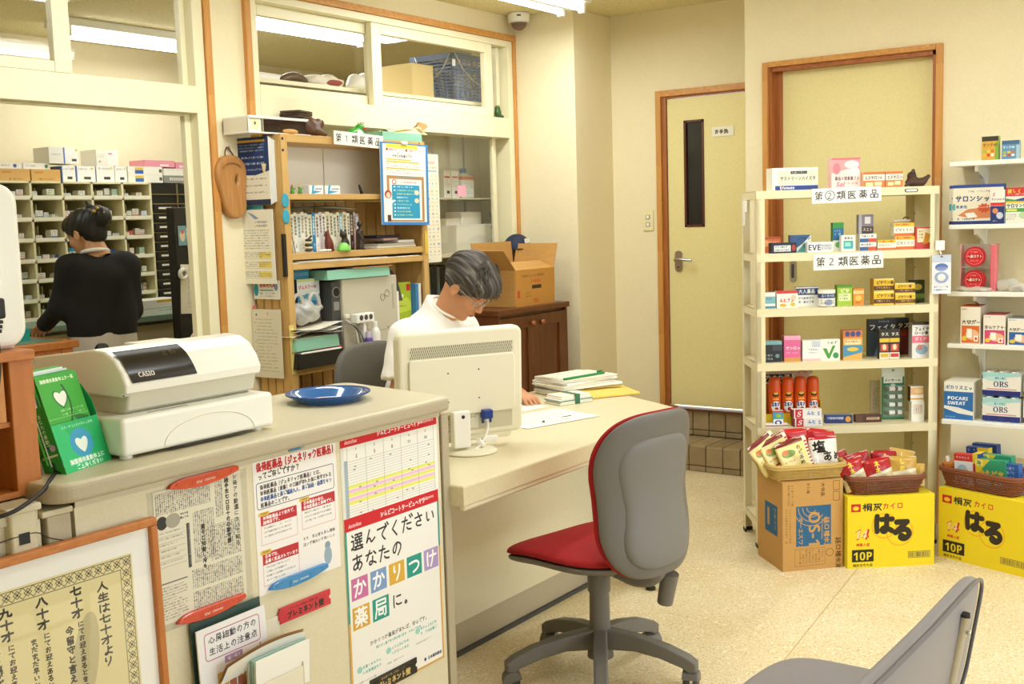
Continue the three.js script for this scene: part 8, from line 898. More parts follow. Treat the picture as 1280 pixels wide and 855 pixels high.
// ---------- papers on the desk ----------
{const D=.6995,flat=(name,label,x,z,turn,w,d,fn,y=0,cat='paper')=>{const r=draw(w*900,d*900,fn),s=solidIn(r.s,'#f3efdf');return solo(name,printedBox(w,.0012,d,[s,s,r,s,s,s]),r.s.matte,label,cat,[x,D+y,z],[0,turn,0]);};
const form=(g,w,h)=>{rc(g,0,0,w,h,'#f6f2e2');for(let i=0;i<12;i++)rc(g,w*.06,h*(.1+i*.07),w*.88,1.5,'#cfc8b0');print(g,w*.08,h*.12,w*.8,h*.7,8,'#a39c88',{ragged:true,lead:2.4});};
flat('form_sheet','large white form in the middle of the desk',3.49,-2.35,-.28,.36,.25,form);flat('form_sheet','second white form under the edge of the large one',3.44,-2.38,-.36,.34,.24,form,-.0);scene.children[scene.children.length-1].position.y=D;scene.children[scene.children.length-2].position.y=D+.0014;
flat('form_sheet','white paper half hidden behind the monitor on the desk',3.62,-2.6,-.2,.26,.18,form);{const p=thing('ballpoint_pen','clear ballpoint pen lying on the large form','pen',[3.47,D+.0075,-2.27],-.32);part('barrel',cyl(.0045,.0045,.13,12).rotateZ(Math.PI/2),M.white,p);part('tip',new THREE.ConeGeometry(.0045,.014,12).rotateZ(Math.PI/2).translate(-.072,0,0),M.darkGrey,p);part('clip',cb(.02,.065,.005,.007,-.001,.001),M.black,p);}
const n=thing('note_pad','small pile of notes with green rubber band on the desk','notes',[3.86,D,-2.47],-.35);for(let i=0;i<5;i++)part('note',rb(.17-i*.006,.007,.11-.003*i,.002,1,.004*Math.sin(i*2.3),.0036+i*.0075,0),i%2?M.paper:M.offwhite,n);part('green_band',merge([cb(-.006,.016,0,.04,.054,.058),cb(-.006,.016,.0375,.0395,-.05,.056)]),std(0x2f6a4a,.5),n);part('green_cover',rb(.172,.003,.112,.001,1,0,.016,0),std(0x3f7a5a,.5),n);part('orange_tab',cb(-.01,.02,.0378,.039,-.045,-.03),std(0xe0a050,.5),n);
const s=thing('document_stack','tall untidy stack of documents with green-edged folder on the far end of the desk','documents',[4.12,D,-2.6],-.3);const L=[[.3,.2,.012,M.paper],[.31,.21,.008,M.offwhite],[.28,.2,.006,std(0x8a8f98,.5)],[.32,.22,.01,M.paper],[.3,.21,.008,M.offwhite],[.31,.22,.01,M.paper],[.29,.2,.008,M.paper],[.3,.21,.006,M.offwhite]];let y=.001;L.forEach(([w,d,h,m],i)=>{part('document',rb(w,h,d,.002,1,0,h/2,0),m,s,[.012*Math.sin(i*2.7),y,.01*Math.cos(i*1.9)],[0,.09*Math.sin(i*1.7),0]);y+=h+.0006;});
const r=draw(200,140,(g,w,h)=>{rc(g,0,0,w,h,'#efead6');for(let i=0;i<160;i++){g.strokeStyle='#7a776c';g.lineWidth=1.2;g.beginPath();const a=rr(10,w-10),b=rr(10,h-10);g.moveTo(a,b);g.lineTo(a+rr(-10,10),b+rr(-8,8));g.stroke();}}),sd=solidIn(r.s,'#f0ecda');part('folder',printedBox(.26,.004,.17,[sd,sd,r,sd,sd,sd]),r.s.matte,s,[-.02,y,.0],[0,.1,0]);part('folder_edge',cyl(.006,.006,.25,12).rotateZ(Math.PI/2),std(0x2f8a48,.4),s,[-.02,y+.004,.086],[0,.1,0]);part('green_stamp',rb(.03,.012,.018,.004,2),std(0x1f6f3a,.4),s,[.1,y+.008,.05],[0,.5,0]);
const e=thing('yellow_envelope','yellow envelope sticking out under the document stack','envelope',[4.1,D,-2.43],-.55);part('envelope',rb(.24,.01,.16,.003,1,0,.012,0),std(0xe9cb62,.7),e,null,[.08,0,0]);part('flap',sheet((a,b)=>[-.12+.24*a,.018+.008*Math.sin(a*3),-.08+.05*b],8,3),std(0xdfbc50,.7),e);part('brown_sheet',rb(.2,.003,.12,.001,1,.02,.0018,.02),std(0xa9703c,.6),e);}
// ---------- the pharmacist's chair ----------
{const c=thing('office_chair','dark grey office chair behind the seated person in white','office chair',[3.6,0,-3.12],.0);const g=std(0x66635a,.7),sh=std(0x4a4842,.6);part('seat_cushion',cushion(superE(.46,.44,4),.07,([x,y,z])=>[x,.42+z,y],{seg:40,rings:8}),g,c);part('backrest',cushion(superE(.46,.44,3.4),.06,([x,y,z])=>[x,.725+y,-.225+z+.5*x*x],{seg:44,rings:8}),g,c);part('back_bar',tube([[0,.38,.0],[0,.37,-.2],[0,.45,-.26],[0,.6,-.255]],.018,24,10),sh,c);part('gas_column',cyl(.03,.03,.3,18,0,.24,0),sh,c);for(let i=0;i<5;i++){const a=i*1.2566+.3;part('base_leg',bar([0,.1,0],[.26*Math.cos(a),.065,.26*Math.sin(a)],.017,10),sh,c);part('castor',cyl(.024,.024,.03,16).rotateX(Math.PI/2),M.black,c,[.265*Math.cos(a),.024,.265*Math.sin(a)],[0,a,0]);}}
// ---------- people ----------
const skinTone=(c)=>std(c,.5,{sheen:.2,sheenColor:new THREE.Color(0xd9a080),sheenRoughness:.6});
// head in its own frame: y up, z towards the face, x to the person's left; about .23 m tall around (0, 0, 0)
function headField(x,y,z){
let d=ellip(x,y,z,[0,.03,-.012],[.076,.088,.095]); // skull
d=smin(d,ellip(x,y,z,[0,-.045,.026],[.057,.072,.062]),.035); // jaw and face
d=smin(d,ellip(x,y,z,[0,-.104,.062],[.021,.015,.019]),.022); // chin
d=smin(d,ellip(x,y,z,[0,.022,.074],[.05,.013,.014]),.02); // brow
for(const s of[-1,1]){d=smin(d,ellip(x,y,z,[s*.042,-.03,.06],[.022,.02,.02]),.02);d=smax(d,-ellip(x,y,z,[s*.032,.001,.097],[.019,.011,.013]),.012);d=smin(d,ellip(x,y,z,[s*.032,.0,.077],[.0135,.0105,.011]),.004);}
d=smin(d,capsule(x,y,z,[0,.004,.086],[0,-.03,.103],.008,.0115),.008); // nose
for(const s of[-1,1])d=smin(d,ellip(x,y,z,[s*.011,-.036,.096],[.008,.007,.009]),.006);
d=smin(d,ellip(x,y,z,[0,-.062,.087],[.023,.005,.009]),.006);d=smin(d,ellip(x,y,z,[0,-.072,.085],[.02,.006,.009]),.006);d=smax(d,-ellip(x,y,z,[0,-.067,.097],[.02,.0018,.007]),.003);
for(const s of[-1,1]){d=smin(d,ellip(x,y,z,[s*.082,-.012,-.005],[.009,.03,.018]),.008);d=smax(d,-ellip(x,y,z,[s*.09,-.008,.0],[.006,.017,.009]),.004);}
return d;
}
// one hand: wrist at the origin, fingers along +z, palm facing -y; side = +1 thumb towards +x
function handField(x,y,z,side,curl){
let d=ellip(x,y,z,[0,-.002,.045],[.04,.016,.05]);d=smin(d,capsule(x,y,z,[0,0,-.03],[0,0,.02],.026,.028),.02);
[[-.03,.062,.8],[-.011,.074,.95],[.009,.08,1],[.028,.074,.9]].forEach(([fx,l,k],i)=>{const X=fx*side*(i===3?1:1),b=[X,0,.085],m=[X*1.08,-.012*curl,.085+.034*k],e=[X*1.1,-.042*curl,.085+.06*k];d=smin(d,capsule(x,y,z,b,m,.0095,.0085),.008);d=Math.min(d,capsule(x,y,z,m,e,.0085,.007));});
const t0=[.032*side,-.004,.03],t1=[.055*side,-.012,.06],t2=[.05*side,-.02*curl-.01,.09];d=smin(d,capsule(x,y,z,t0,t1,.013,.0105),.012);return Math.min(d,capsule(x,y,z,t1,t2,.0105,.0085));
}
const glassesGeo=()=>{const loop=(s)=>tube(Array.from({length:24},(_,i)=>{const[a,b]=superE(.05,.034,2.8)((i/24)*Math.PI*2);return V(s*.034+a,b-.004,.102-.012*Math.abs(s*.034+a)/.06);}),.0016,60,6,true);return merge([loop(1),loop(-1),tube([[-.01,0,.102],[0,.004,.105],[.01,0,.102]],.0016,10,6),...[1,-1].map((s)=>tube([[s*.06,.004,.092],[s*.078,.006,.05],[s*.086,.006,.0],[s*.084,-.012,-.025]],.0016,24,6))]);};
// pharmacist in white, seated behind the desk, head bowed over the papers
{const p=thing('person','seated person in white short-sleeved tunic and glasses bending over the desk','person',[3.66,0,-3.1],.05);
const Hc=[.0,1.185,.265],pitch=.78,yaw=.12,Q=new THREE.Quaternion().setFromEuler(new THREE.Euler(pitch,yaw,0,'YXZ')),sc=1.05,v=new THREE.Vector3(),Qi=Q.clone().invert();const toHead=(x,y,z)=>v.set(x-Hc[0],y-Hc[1],z-Hc[2]).applyQuaternion(Qi).multiplyScalar(1/sc);
const J={pel:[0,.52,0],bel:[0,.66,.0],che:[0,.875,.06],neck:[0,1.045,.12],nape:[0,1.115,.2],sR:[-.185,.985,.085],sL:[.185,.985,.095],eR:[-.255,.76,.09],eL:[.25,.77,.18],wR:[-.13,.738,.34],wL:[.1,.738,.42]};
const limbs=(x,y,z)=>{let d=capsule(x,y,z,J.sR,J.eR,.048,.04);d=smin(d,capsule(x,y,z,J.eR,J.wR,.04,.027),.03);let e=capsule(x,y,z,J.sL,J.eL,.048,.04);e=smin(e,capsule(x,y,z,J.eL,J.wL,.04,.027),.03);d=Math.min(d,e);return d;};
const body=(x,y,z)=>{let d=limbs(x,y,z);d=smin(d,capsule(x,y,z,J.bel,J.che,.12,.125),.06);d=smin(d,capsule(x,y,z,J.sR,J.sL,.06,.06),.06);d=smin(d,capsule(x,y,z,J.neck,J.nape,.055,.052),.04);return smin(d,capsule(x,y,z,[-.08,.52,0],[.08,.52,0],.12,.12),.06);};
const lo=[-.36,.4,-.2],hi=[.36,1.25,.5],parts=[sdfMesh(lo,hi,.009,body)];
{const g=sdfMesh([-.12,-.15,-.14],[.12,.15,.14],.0034,(x,y,z)=>smin(headField(x,y,z),capsule(x,y,z,[0,-.04,-.025],[0,-.125,-.005],.052,.05),.02));g.scale(sc,sc,sc).applyQuaternion(Q).translate(...Hc);parts.push(g);}
for(const[w,s,yw]of[[J.wR,1,.35],[J.wL,-1,-.4]]){const g=sdfMesh([-.08,-.07,-.05],[.08,.03,.18],.0034,(x,y,z)=>handField(x,y,z,s,.5));g.rotateX(.12).rotateY(yw).translate(w[0],w[1],w[2]);parts.push(g);}
part('body',merge(parts),skinTone(0xc98d63),p);
// tunic
const shirt=(x,y,z)=>{let d=capsule(x,y,z,J.bel,J.che,.148,.15);d=smin(d,capsule(x,y,z,[J.sR[0]+.01,J.sR[1],J.sR[2]],[J.sL[0]-.01,J.sL[1],J.sL[2]],.078,.078),.09);d=smin(d,capsule(x,y,z,[0,.55,0],[0,.7,0],.155,.145),.05);const sl=(S,E)=>{const m=S.map((q,i)=>q+(E[i]-q)*.72);let k=capsule(x,y,z,S,m,.074,.082);const ax=E.map((q,i)=>q-S[i]),L=Math.hypot(...ax),t=((x-S[0])*ax[0]+(y-S[1])*ax[1]+(z-S[2])*ax[2])/L/L;return smax(k,(t-.76)*L,.006);};d=smin(d,Math.min(sl(J.sR,J.eR),sl(J.sL,J.eL)),.035);d=smin(d,capsule(x,y,z,[0,1.0,.085],[0,1.11,.14],.09,.074),.06);d=smax(d,(y-1.122)*.8+(z-.13)*.6,.006);d+=.0035*Math.sin(x*34+y*22)*Math.sin(y*27+z*30)+.002*Math.sin(x*70-z*50);return Math.max(d,.47-y);};
part('tunic',sdfMesh([-.42,.44,-.24],[.42,1.16,.36],.008,(x,y,z)=>shirt(x,y,z)),std(0xf7f4ec,.8),p);part('collar',tube(Array.from({length:24},(_,i)=>{const a=(i/24)*Math.PI*2;return V(.068*Math.cos(a),1.1-.042*Math.sin(a),.16+.056*Math.sin(a));}),.006,60,8,true),std(0xf4f1e8,.8),p);
part('trousers',sdfMesh([-.26,.06,-.2],[.26,.68,.56],.012,(x,y,z)=>{let d=capsule(x,y,z,[-.08,.53,0],[.08,.53,0],.13,.13);for(const s of[-1,1]){let k=capsule(x,y,z,[s*.09,.53,.02],[s*.11,.5,.42],.085,.065);k=smin(k,capsule(x,y,z,[s*.11,.5,.42],[s*.11,.1,.4],.065,.05),.03);d=smin(d,k,.04);}return Math.max(d,.08-y);}),std(0xe9e6dc,.8),p);for(const s of[-1,1])part('shoe',cushion(superE(.09,.26,2.6),.08,([x,y,z])=>[s*.11+x,.04+z,.44+y],{seg:24,rings:5}),M.white,p);
// hair: a cap over the skull with strands
const hairF=(x,y,z)=>{let d=ellip(x,y,z,[0,.045,-.012],[.094,.1,.112]);d=smin(d,ellip(x,y,z,[0,.07,.07],[.07,.04,.045]),.03);const an=Math.atan2(x,y+.03),st=.0022*Math.sin(an*34+z*14)+.0014*Math.sin(an*57-z*25)+.0015*Math.sin(z*50+an*6);d+=st;d=smax(d,-(ellip(x,y,z,[0,-.05,.07],[.082,.085,.085])),.01);d=Math.max(d,-.055-y+(z>-.02?(z+.02)*.75:0));for(const s of[-1,1])d=smax(d,-ellip(x,y,z,[s*.095,-.02,.0],[.03,.036,.026]),.006);return d;};
const hg=sdfMesh([-.125,-.1,-.15],[.125,.17,.15],.003,hairF),h0=hg.attributes.position.clone();hg.scale(sc,sc,sc).applyQuaternion(Q).translate(...Hc);const ht=dataTex(128,(u,v)=>mixc(hex(0x332c27),hex(0x857e74),Math.pow(vnoise(u*64,v*4,64,351),2.4)),true,1);const hu=hg.attributes.uv,hp=hg.attributes.position;for(let i=0;i<hu.count;i++)hu.setXY(i,Math.atan2(h0.getX(i),h0.getY(i)+.03)*.32,h0.getZ(i)*3);part('hair',hg,std(0xffffff,.55,{map:ht}),p);
const tufts=[];for(let i=0;i<150;i++){const a=rr(-1.2,1.2),b=rr(.15,1.3);const q=V(.093*Math.sin(a)*Math.cos(b*.6),.045+.1*Math.sin(b),-.01+.115*Math.cos(a)*Math.cos(b));const e=q.clone().add(V(.12*q.x+rr(-.006,.006),rr(-.03,-.012),rr(.012,.03)*Math.cos(b)));if(q.z>.02||q.y>.06)tufts.push(tube([q.clone().multiplyScalar(.97),q.clone().lerp(e,.5).add(V(0,.003,.003)),e],.0018,5,4));}const tg=merge(tufts);tg.scale(sc,sc,sc).applyQuaternion(Q).translate(...Hc);const hairTuft=part('hair_strands',tg,std(0x4d463e,.5),p);hairTuft.userData.kind='stuff';
const gl=part('glasses',glassesGeo(),M.steel,p);gl.scale.setScalar(sc);gl.quaternion.copy(Q);gl.position.set(...Hc);for(const s of[-1,1])part('lens',cushion(superE(.046,.03,2.8),.001,([x,y,z])=>[s*.034+x,y-.004,.1+z-.012*Math.abs(s*.034+x)/.06],{seg:28,rings:3}),M.glass,gl);
for(const s of[-1,1]){const e=part('eyebrow',cushion((a)=>[.018*Math.cos(a),.0032*Math.sin(a)],.006,([x,y,z])=>[s*.034+x,.021+y-.1*Math.abs(x),.0865+z-.02*Math.abs(s*.034+x)*4],{seg:16,rings:3}),std(0x3a2f28,.8),p);e.scale.setScalar(sc);e.quaternion.copy(Q);e.position.set(...Hc);const l=part('eyelid_line',cushion((a)=>[.013*Math.cos(a),.0016*Math.sin(a)],.004,([x,y,z])=>[s*.032+x,-.004+y,.0875+z],{seg:16,rings:3}),std(0x3a2620,.7),p);l.scale.setScalar(sc);l.quaternion.copy(Q);l.position.set(...Hc);}
{const l=part('lips',cushion((a)=>[.021*Math.cos(a),.006*Math.sin(a)],.007,([x,y,z])=>[x,-.067+y,.094+z-3*x*x],{seg:20,rings:3}),std(0xa85f50,.5),p);l.scale.setScalar(sc);l.quaternion.copy(Q);l.position.set(...Hc);}
}
// ---------- dispensary behind the left window ----------
const PX=[2.9,3.1,3.3,3.505,3.707,3.91,4.108,4.322,4.528],PY=[1.757,1.66,1.535,1.415,1.295,1.18,1.065,.957],ZP=-6.0;
{const c=thing('pigeonhole_cabinet','cream pigeonhole cabinet of medicine compartments on the dispensary back wall','cabinet',[0,0,0]);const m=std(0xe6dcae,.5);
for(const x of PX)part('divider',cb(x-.007,x+.007,.957,1.762,ZP-.3,ZP),m,c);PY.forEach((y,i)=>{part('shelf',cb(2.9,4.528,y-.006,y+.006,ZP-.3,ZP),m,c);if(i)for(let k=0;k<8;k++)part('label_strip',cb(PX[k]+.008,PX[k+1]-.008,y-.002,y+.02,ZP-.004,ZP+.004),std(0xefe8cc,.6),c);});part('back',cb(2.9,4.528,.957,1.757,ZP-.31,ZP-.3),m,c);
for(let k=0;k<8;k++)for(let r=0;r<7;r++)part('inner_divider',cb((PX[k]+PX[k+1])/2-.003,(PX[k]+PX[k+1])/2+.003,PY[r+1]+.006,PY[r]-.03,ZP-.3,ZP-.12),m,c);}
{ // small medicine packs in the compartments
const tones=['#f2efe2','#e9e4d4','#dfe6ea','#f0e2dc','#e6ead2','#e0b23a','#2f4a86','#9fc0a8','#c9504a','#3f7fae'];const prints=tones.map((t,i)=>draw(40,44,(g,w,h)=>{rc(g,0,0,w,h,t);rc(g,0,h*.62,w,h*.16,['#5f7fae','#c9736a','#3f8fa0','#b0424a','#6fae4a','#2a2a2a','#e9e9ef','#e9efe9','#f2e6dc','#e9eef2'][i]);print(g,4,5,w-8,h*.5,7,i>4?'#f2f0e6':'#7a7a78');}));
for(let k=2;k<8;k++)for(let r=0;r<7;r++){const n=2+Math.floor(rnd()*2.6);for(let i=0;i<n;i++){const w=rr(.028,.05),h=rr(.028,.06),d=.05,q=prints[Math.floor(rnd()*rnd()*9.99)],s=solidIn(q.s,'#d9d3bf');const x=PX[k]+.012+(i+.5)*((PX[k+1]-PX[k]-.024)/n);const g=printedBox(w,h,d,[s,s,s,s,q,s]);solo('medicine_pack',g,q.s.mat,`${['white', 'cream', 'pale blue', 'pinkish', 'pale green', 'yellow', 'navy', 'sage green', 'red', 'blue'][prints.indexOf(q)]} medicine pack, ${['first', 'second', 'third', 'fourth'][i]} from left in the ${['leftmost', 'second', 'third', 'fourth', 'fifth', 'rightmost'][k - 2]} pigeonhole of the ${['top', 'second', 'third', 'fourth', 'fifth', 'sixth', 'lowest'][r]} row`,'medicine',[x,PY[r+1]+.0062,ZP-.05-rr(0,.04)],[0,rr(-.25,.25),0],'medicine packs in the pigeonholes');}}}
{const q=draw(90,60,(g,w,h)=>{rc(g,0,0,w,h,'#dfe8e8');rc(g,0,0,w,h*.35,'#2f93b0');for(let i=0;i<9;i++)oval(g,rnd()*w,h*rr(.45,.9),7,6,'#4a5a66');});bagThing('medicine_pouch','teal and white pouch in a compartment left of the standing person',.09,.075,.03,q,[4.0,PY[4]+.0065,ZP-.05],[0,0,.05],undefined,'pouch');}
// cartons on top of the pigeonholes
{const T=1.7635,plain=(bg,a,b,txt)=>(g,w,h)=>{rc(g,0,0,w,h,bg);if(a)rc(g,0,0,w*.06,h,a);if(b)rc(g,w*.4,h*.68,w*.36,h*.16,b);print(g,w*.12,h*.12,w*.7,h*.26,h*.13,'#9a968a');oval(g,w*.85,h*.16,w*.06,h*.08,'#e3c040');};
const put=(label,x0,x1,y,h,fn,side,top,d=.16,z=ZP-.12)=>{const c=carton(x1-x0,h,d,fn,side,top,500);return solo('stock_carton',c.geo,c.mat,label,'carton',[(x0+x1)/2,T+y,z],[0,0,0]);};
const tan=(g,w,h)=>{rc(g,0,0,w,h,'#d2a45a');rc(g,w*.1,h*.2,w*.3,h*.14,'#c08a3c');print(g,w*.2,h*.74,w*.6,h*.2,h*.16,'#7a5424');};
put('tan carton at the left end on the pigeonhole cabinet',3.4,3.54,0,.075,tan,'#d2a45a','#d2a45a');put('open tan carton holding a white box on the pigeonhole cabinet',3.545,3.735,0,.07,tan,'#d2a45a','#d2a45a');put('tan carton with folded white paper on the pigeonhole cabinet',3.745,3.93,0,.07,tan,'#d2a45a','#d2a45a');
const wt=(g,w,h)=>{rc(g,0,0,w,h,'#eeeadb');oval(g,w*.7,h*.5,w*.08,h*.3,'#2f5a96');print(g,w*.1,h*.3,w*.4,h*.4,h*.36,'#8a8a80');};const wt2=(g,w,h)=>{rc(g,0,0,w,h,'#eeeadb');oval(g,w*.85,h*.5,w*.06,h*.3,'#2f8a6a');print(g,w*.1,h*.3,w*.4,h*.4,h*.36,'#8a8a80');};
put('flat white box with blue oval on the open tan carton',3.56,3.7,.0705,.035,wt,'#eeeadb','#eeeadb',.12);put('flat white box with green oval on the tan carton',3.71,3.88,.0705,.035,wt2,'#eeeadb','#eeeadb',.12);
const bl=plain('#efeee6','#4f6fb0','#3a342c'),rd=plain('#f0ece2',null,'#3a2f3a');put('lower left white carton with blue edge on the pigeonhole cabinet',3.94,4.03,0,.092,bl,'#5a78b4','#efeee6');put('lower right white carton with blue edge on the pigeonhole cabinet',4.035,4.165,0,.094,bl,'#5a78b4','#efeee6');put('white carton with blue edge stacked on the lower ones',3.865,4.06,.106,.095,(g,w,h)=>{rc(g,0,0,w,h,'#e6e2d2');rc(g,w*.48,0,w*.05,h,'#4f6fb0');rc(g,w*.53,0,w*.47,h,'#f2f0e6');rc(g,w*.76,h*.7,w*.16,h*.14,'#3a342c');oval(g,w*.93,h*.14,w*.04,h*.08,'#e3c040');print(g,w*.06,h*.4,w*.36,h*.1,h*.09,'#6a6658');},'#e6e2d2','#e6e2d2');
put('white carton with red print next to the blue-edged ones',4.175,4.3,0,.1,rd,'#f0ece2','#f0ece2');put('narrow white carton with red print on the pigeonhole cabinet',4.306,4.39,0,.098,rd,'#f0ece2','#f0ece2');put('white carton with red print stacked on its two neighbours',4.18,4.335,.1005,.096,(g,w,h)=>{rc(g,0,0,w,h,'#ebe5d2');rc(g,w*.5,0,w*.5,h,'#f3efe2');rc(g,w*.55,h*.2,w*.18,h*.08,'#c9706a');rc(g,w*.1,h*.7,w*.1,h*.1,'#8fae7a');print(g,w*.06,h*.3,w*.34,h*.2,h*.08,'#b0a994');},'#ebe5d2','#ebe5d2');
const yb=(g,w,h)=>{rc(g,0,0,w,h,'#ebe6d4');rc(g,w*.2,h*.12,w*.24,h*.3,'#e0b23a');rc(g,w*.2,h*.45,w*.24,h*.45,'#2f5fa8');rc(g,w*.9,h*.3,w*.08,h*.4,'#55524a');};put('lower flat carton with yellow and blue squares',4.4,4.66,0,.05,yb,'#ebe6d4','#ebe6d4');put('upper flat carton with yellow and blue squares',4.4,4.66,.0505,.05,yb,'#ebe6d4','#ebe6d4');
put('lower flat white carton above the black drawers',4.668,4.88,0,.048,(g,w,h)=>{rc(g,0,0,w,h,'#8d8a7c');lat(g,'EVOXSEME',w*.5,h*.5,h*.5,'#e9e6da');},'#8d8a7c','#8d8a7c');put('upper flat white carton above the black drawers',4.668,4.88,.0485,.044,plain('#e6e1cf',null,null),'#e6e1cf','#e6e1cf');put('flat pink carton on top of the white ones',4.53,4.76,.101,.042,(g,w,h)=>{rc(g,0,0,w,h,'#e0909a');rc(g,w*.5,h*.6,w*.3,h*.25,'#f2dcd8');},'#e0909a','#e0909a');put('second flat pink carton at the window edge',4.768,4.9,.093,.042,(g,w,h)=>{rc(g,0,0,w,h,'#de8a96');rc(g,w*.2,h*.5,w*.4,h*.3,'#f2dcd8');},'#e0909a','#e0909a');}
{const c=thing('drawer_cabinet','black cabinet of small labelled drawers beside the pigeonholes','cabinet',[0,0,0]);part('carcass',cb(4.536,4.95,.957,1.757,ZP-.3,ZP-.012),M.black,c);const dg=rb(.185,.05,.02,.003,1),lg=cb(-.06,.04,-.004,.008,.0105,.0115),rail=std(0x8a7a4c,.4);for(let i=0;i<13;i++){const y=1.72-i*.0605;part('rail',cb(4.536,4.95,y-.034,y-.029,ZP-.012,ZP),rail,c);for(let k=0;k<2;k++){if(i<2)continue;const d=part('drawer',dg,std(0x1f1a14,.4),c,[4.635+k*.205,y,ZP-.002]);part('label',lg,M.offwhite,d);}}part('divider',cb(4.735,4.74,.957,1.757,ZP-.012,ZP),rail,c);}
{const c=thing('dispensary_counter','green-topped dispensary counter with beige cupboards below the pigeonholes','counter',[0,0,0]);part('top',crb(2.4,4.99,.92,.9565,-6.34,-5.6,.005),std(0x7d937c,.4),c);for(let i=0;i<5;i++){const d=part('door',rb(.49,.8,.02,.003,1),std(0xb5a880,.5),c,[2.72+i*.5,.5,-5.64]);part('handle',rb(.012,.09,.016,.004,1),M.steel,d,[.21,.3,.016]);}part('carcass',cb(2.42,4.97,.05,.92,-6.34,-5.655),M.grey,c);part('plinth',cb(2.45,4.95,0,.05,-6.3,-5.7),M.darkGrey,c);}
{const c=carton(.34,.085,.2,(g,w,h)=>{rc(g,0,0,w,h,'#e9e4d0');rc(g,w*.3,h*.02,w*.4,h*.18,'#e0b02f');rc(g,0,h*.55,w,h*.08,'#b9c6b0');print(g,w*.3,h*.7,w*.4,h*.16,h*.14,'#7aa08c');},'#e9e4d0','#e9e4d0',500);solo('stock_carton',c.geo,c.mat,'white carton with yellow stripe on the green dispensary counter','carton',[4.32,.957,-5.76],[0,.1,0]);}
{const c=thing('black_cabinet','tall black cabinet with papers clipped to it at the window edge','cabinet',[0,0,0]);part('body',crb(4.07,4.6,.04,1.585,-5.27,-5.2,.006),std(0x24201c,.5),c);part('plinth',cb(4.09,4.58,0,.04,-5.265,-5.21),M.black,c);part('door_line',cb(4.34,4.344,.06,1.56,-5.2,-5.198),M.darkGrey,c);part('handle',rb(.02,.12,.02,.005,2),M.grey,c,[4.32,1.0,-5.19]);
const sheetAt=(name,label,x,y,w,h,fn,rz=0)=>{const p=printedSheet(w,h,fn,600,.002);solo(name,p.geo,p.mat,label,'paper',[x,y,-5.196],[0,0,rz]);};
sheetAt('picture_card','coloured picture card on the black cabinet',4.118,1.37,.055,.11,(g,w,h)=>{rc(g,0,0,w,h,'#7fa9b8');oval(g,w*.5,h*.5,w*.34,h*.3,'#e6d2b4');oval(g,w*.5,h*.3,w*.2,h*.12,'#c9736a');});
sheetAt('note_sheet','white sheets clipped to the black cabinet',4.15,.98,.15,.28,(g,w,h)=>{rc(g,0,0,w,h,'#e9e3cf');print(g,w*.3,h*.1,w*.5,h*.8,6,'#aaa48e',{vertical:true});},-.06);const tp=thing('tape_dispenser','white tape roll hanging beside the clipped sheets','tape',[4.1,1.21,-5.196]);part('roll',new THREE.TorusGeometry(.024,.012,10,24),M.white,tp,[0,0,.012]);part('hook',bar([0,.012,0],[0,.012,.03],.004),M.steel,tp);sheetAt('note_sheet','curled cream sheet at the upper right of the black cabinet',4.185,1.27,.06,.2,(g,w,h)=>{rc(g,0,0,w,h,'#e3dcc2');print(g,w*.2,h*.1,w*.6,h*.8,6,'#a8a28c');},.05);
const cb2=thing('white_cable','white cable looping beside the black cabinet','cable',[4.14,.78,-5.16]);part('cable',tube([[.1,.12,0],[.02,.12,.02],[-.05,.08,.03],[-.08,0,.02],[-.07,-.1,.01],[-.02,-.3,.0]],.006,40,8),M.white,cb2);part('plug',rb(.03,.02,.02,.004,2),M.white,cb2,[.11,.12,0]);}
{const d=thing('work_table','orange wooden table with green mat in the dispensary','table',[0,0,0]);part('top',crb(2.1,3.2,.905,.94,-5.5,-4.86,.005),M.orangeWood,d);part('green_mat',crb(2.12,3.15,.9402,.943,-5.48,-4.92,.001),std(0x5f7f68,.5),d);for(const[x,z]of[[3.14,-4.9],[3.14,-5.46],[2.14,-4.9],[2.14,-5.46]])part('leg',crb(x-.03,x+.03,0,.905,z-.03,z+.03,.004),M.orangeWood,d);part('side_panel',cb(2.2,3.08,.3,.88,-4.93,-4.9),M.orangeWood,d);part('rail',cb(2.17,3.11,.82,.905,-4.9,-4.88),M.orangeWood,d);}
{const c=carton(.16,.06,.1,(g,w,h)=>{rc(g,0,0,w,h,'#1fa59a');lat(g,'Me',w*.6,h*.45,h*.6,'#15605c',{it:true});},'#1fa59a','#1fa59a',600);solo('teal_box',c.geo,c.mat,'teal box lettered Me on the green mat','box',[2.98,.9432,-5.1],[0,.2,0]);solo('medicine_paper',bx(.2,.004,.14,0,.002,0),M.paper,'white papers lying by the hand of the standing person','paper',[3.07,.9432,-5.36],[0,.3,0]);const b=carton(.09,.06,.05,(g,w,h)=>{rc(g,0,0,w,h,'#a9cbd6');print(g,4,4,w-8,h-8,9,'#5a8a9a');},'#a9cbd6','#a9cbd6',600);solo('blue_box',b.geo,b.mat,'pale blue box beyond the hand of the standing person','box',[3.0,.9432,-5.42],[0,-.2,0]);}
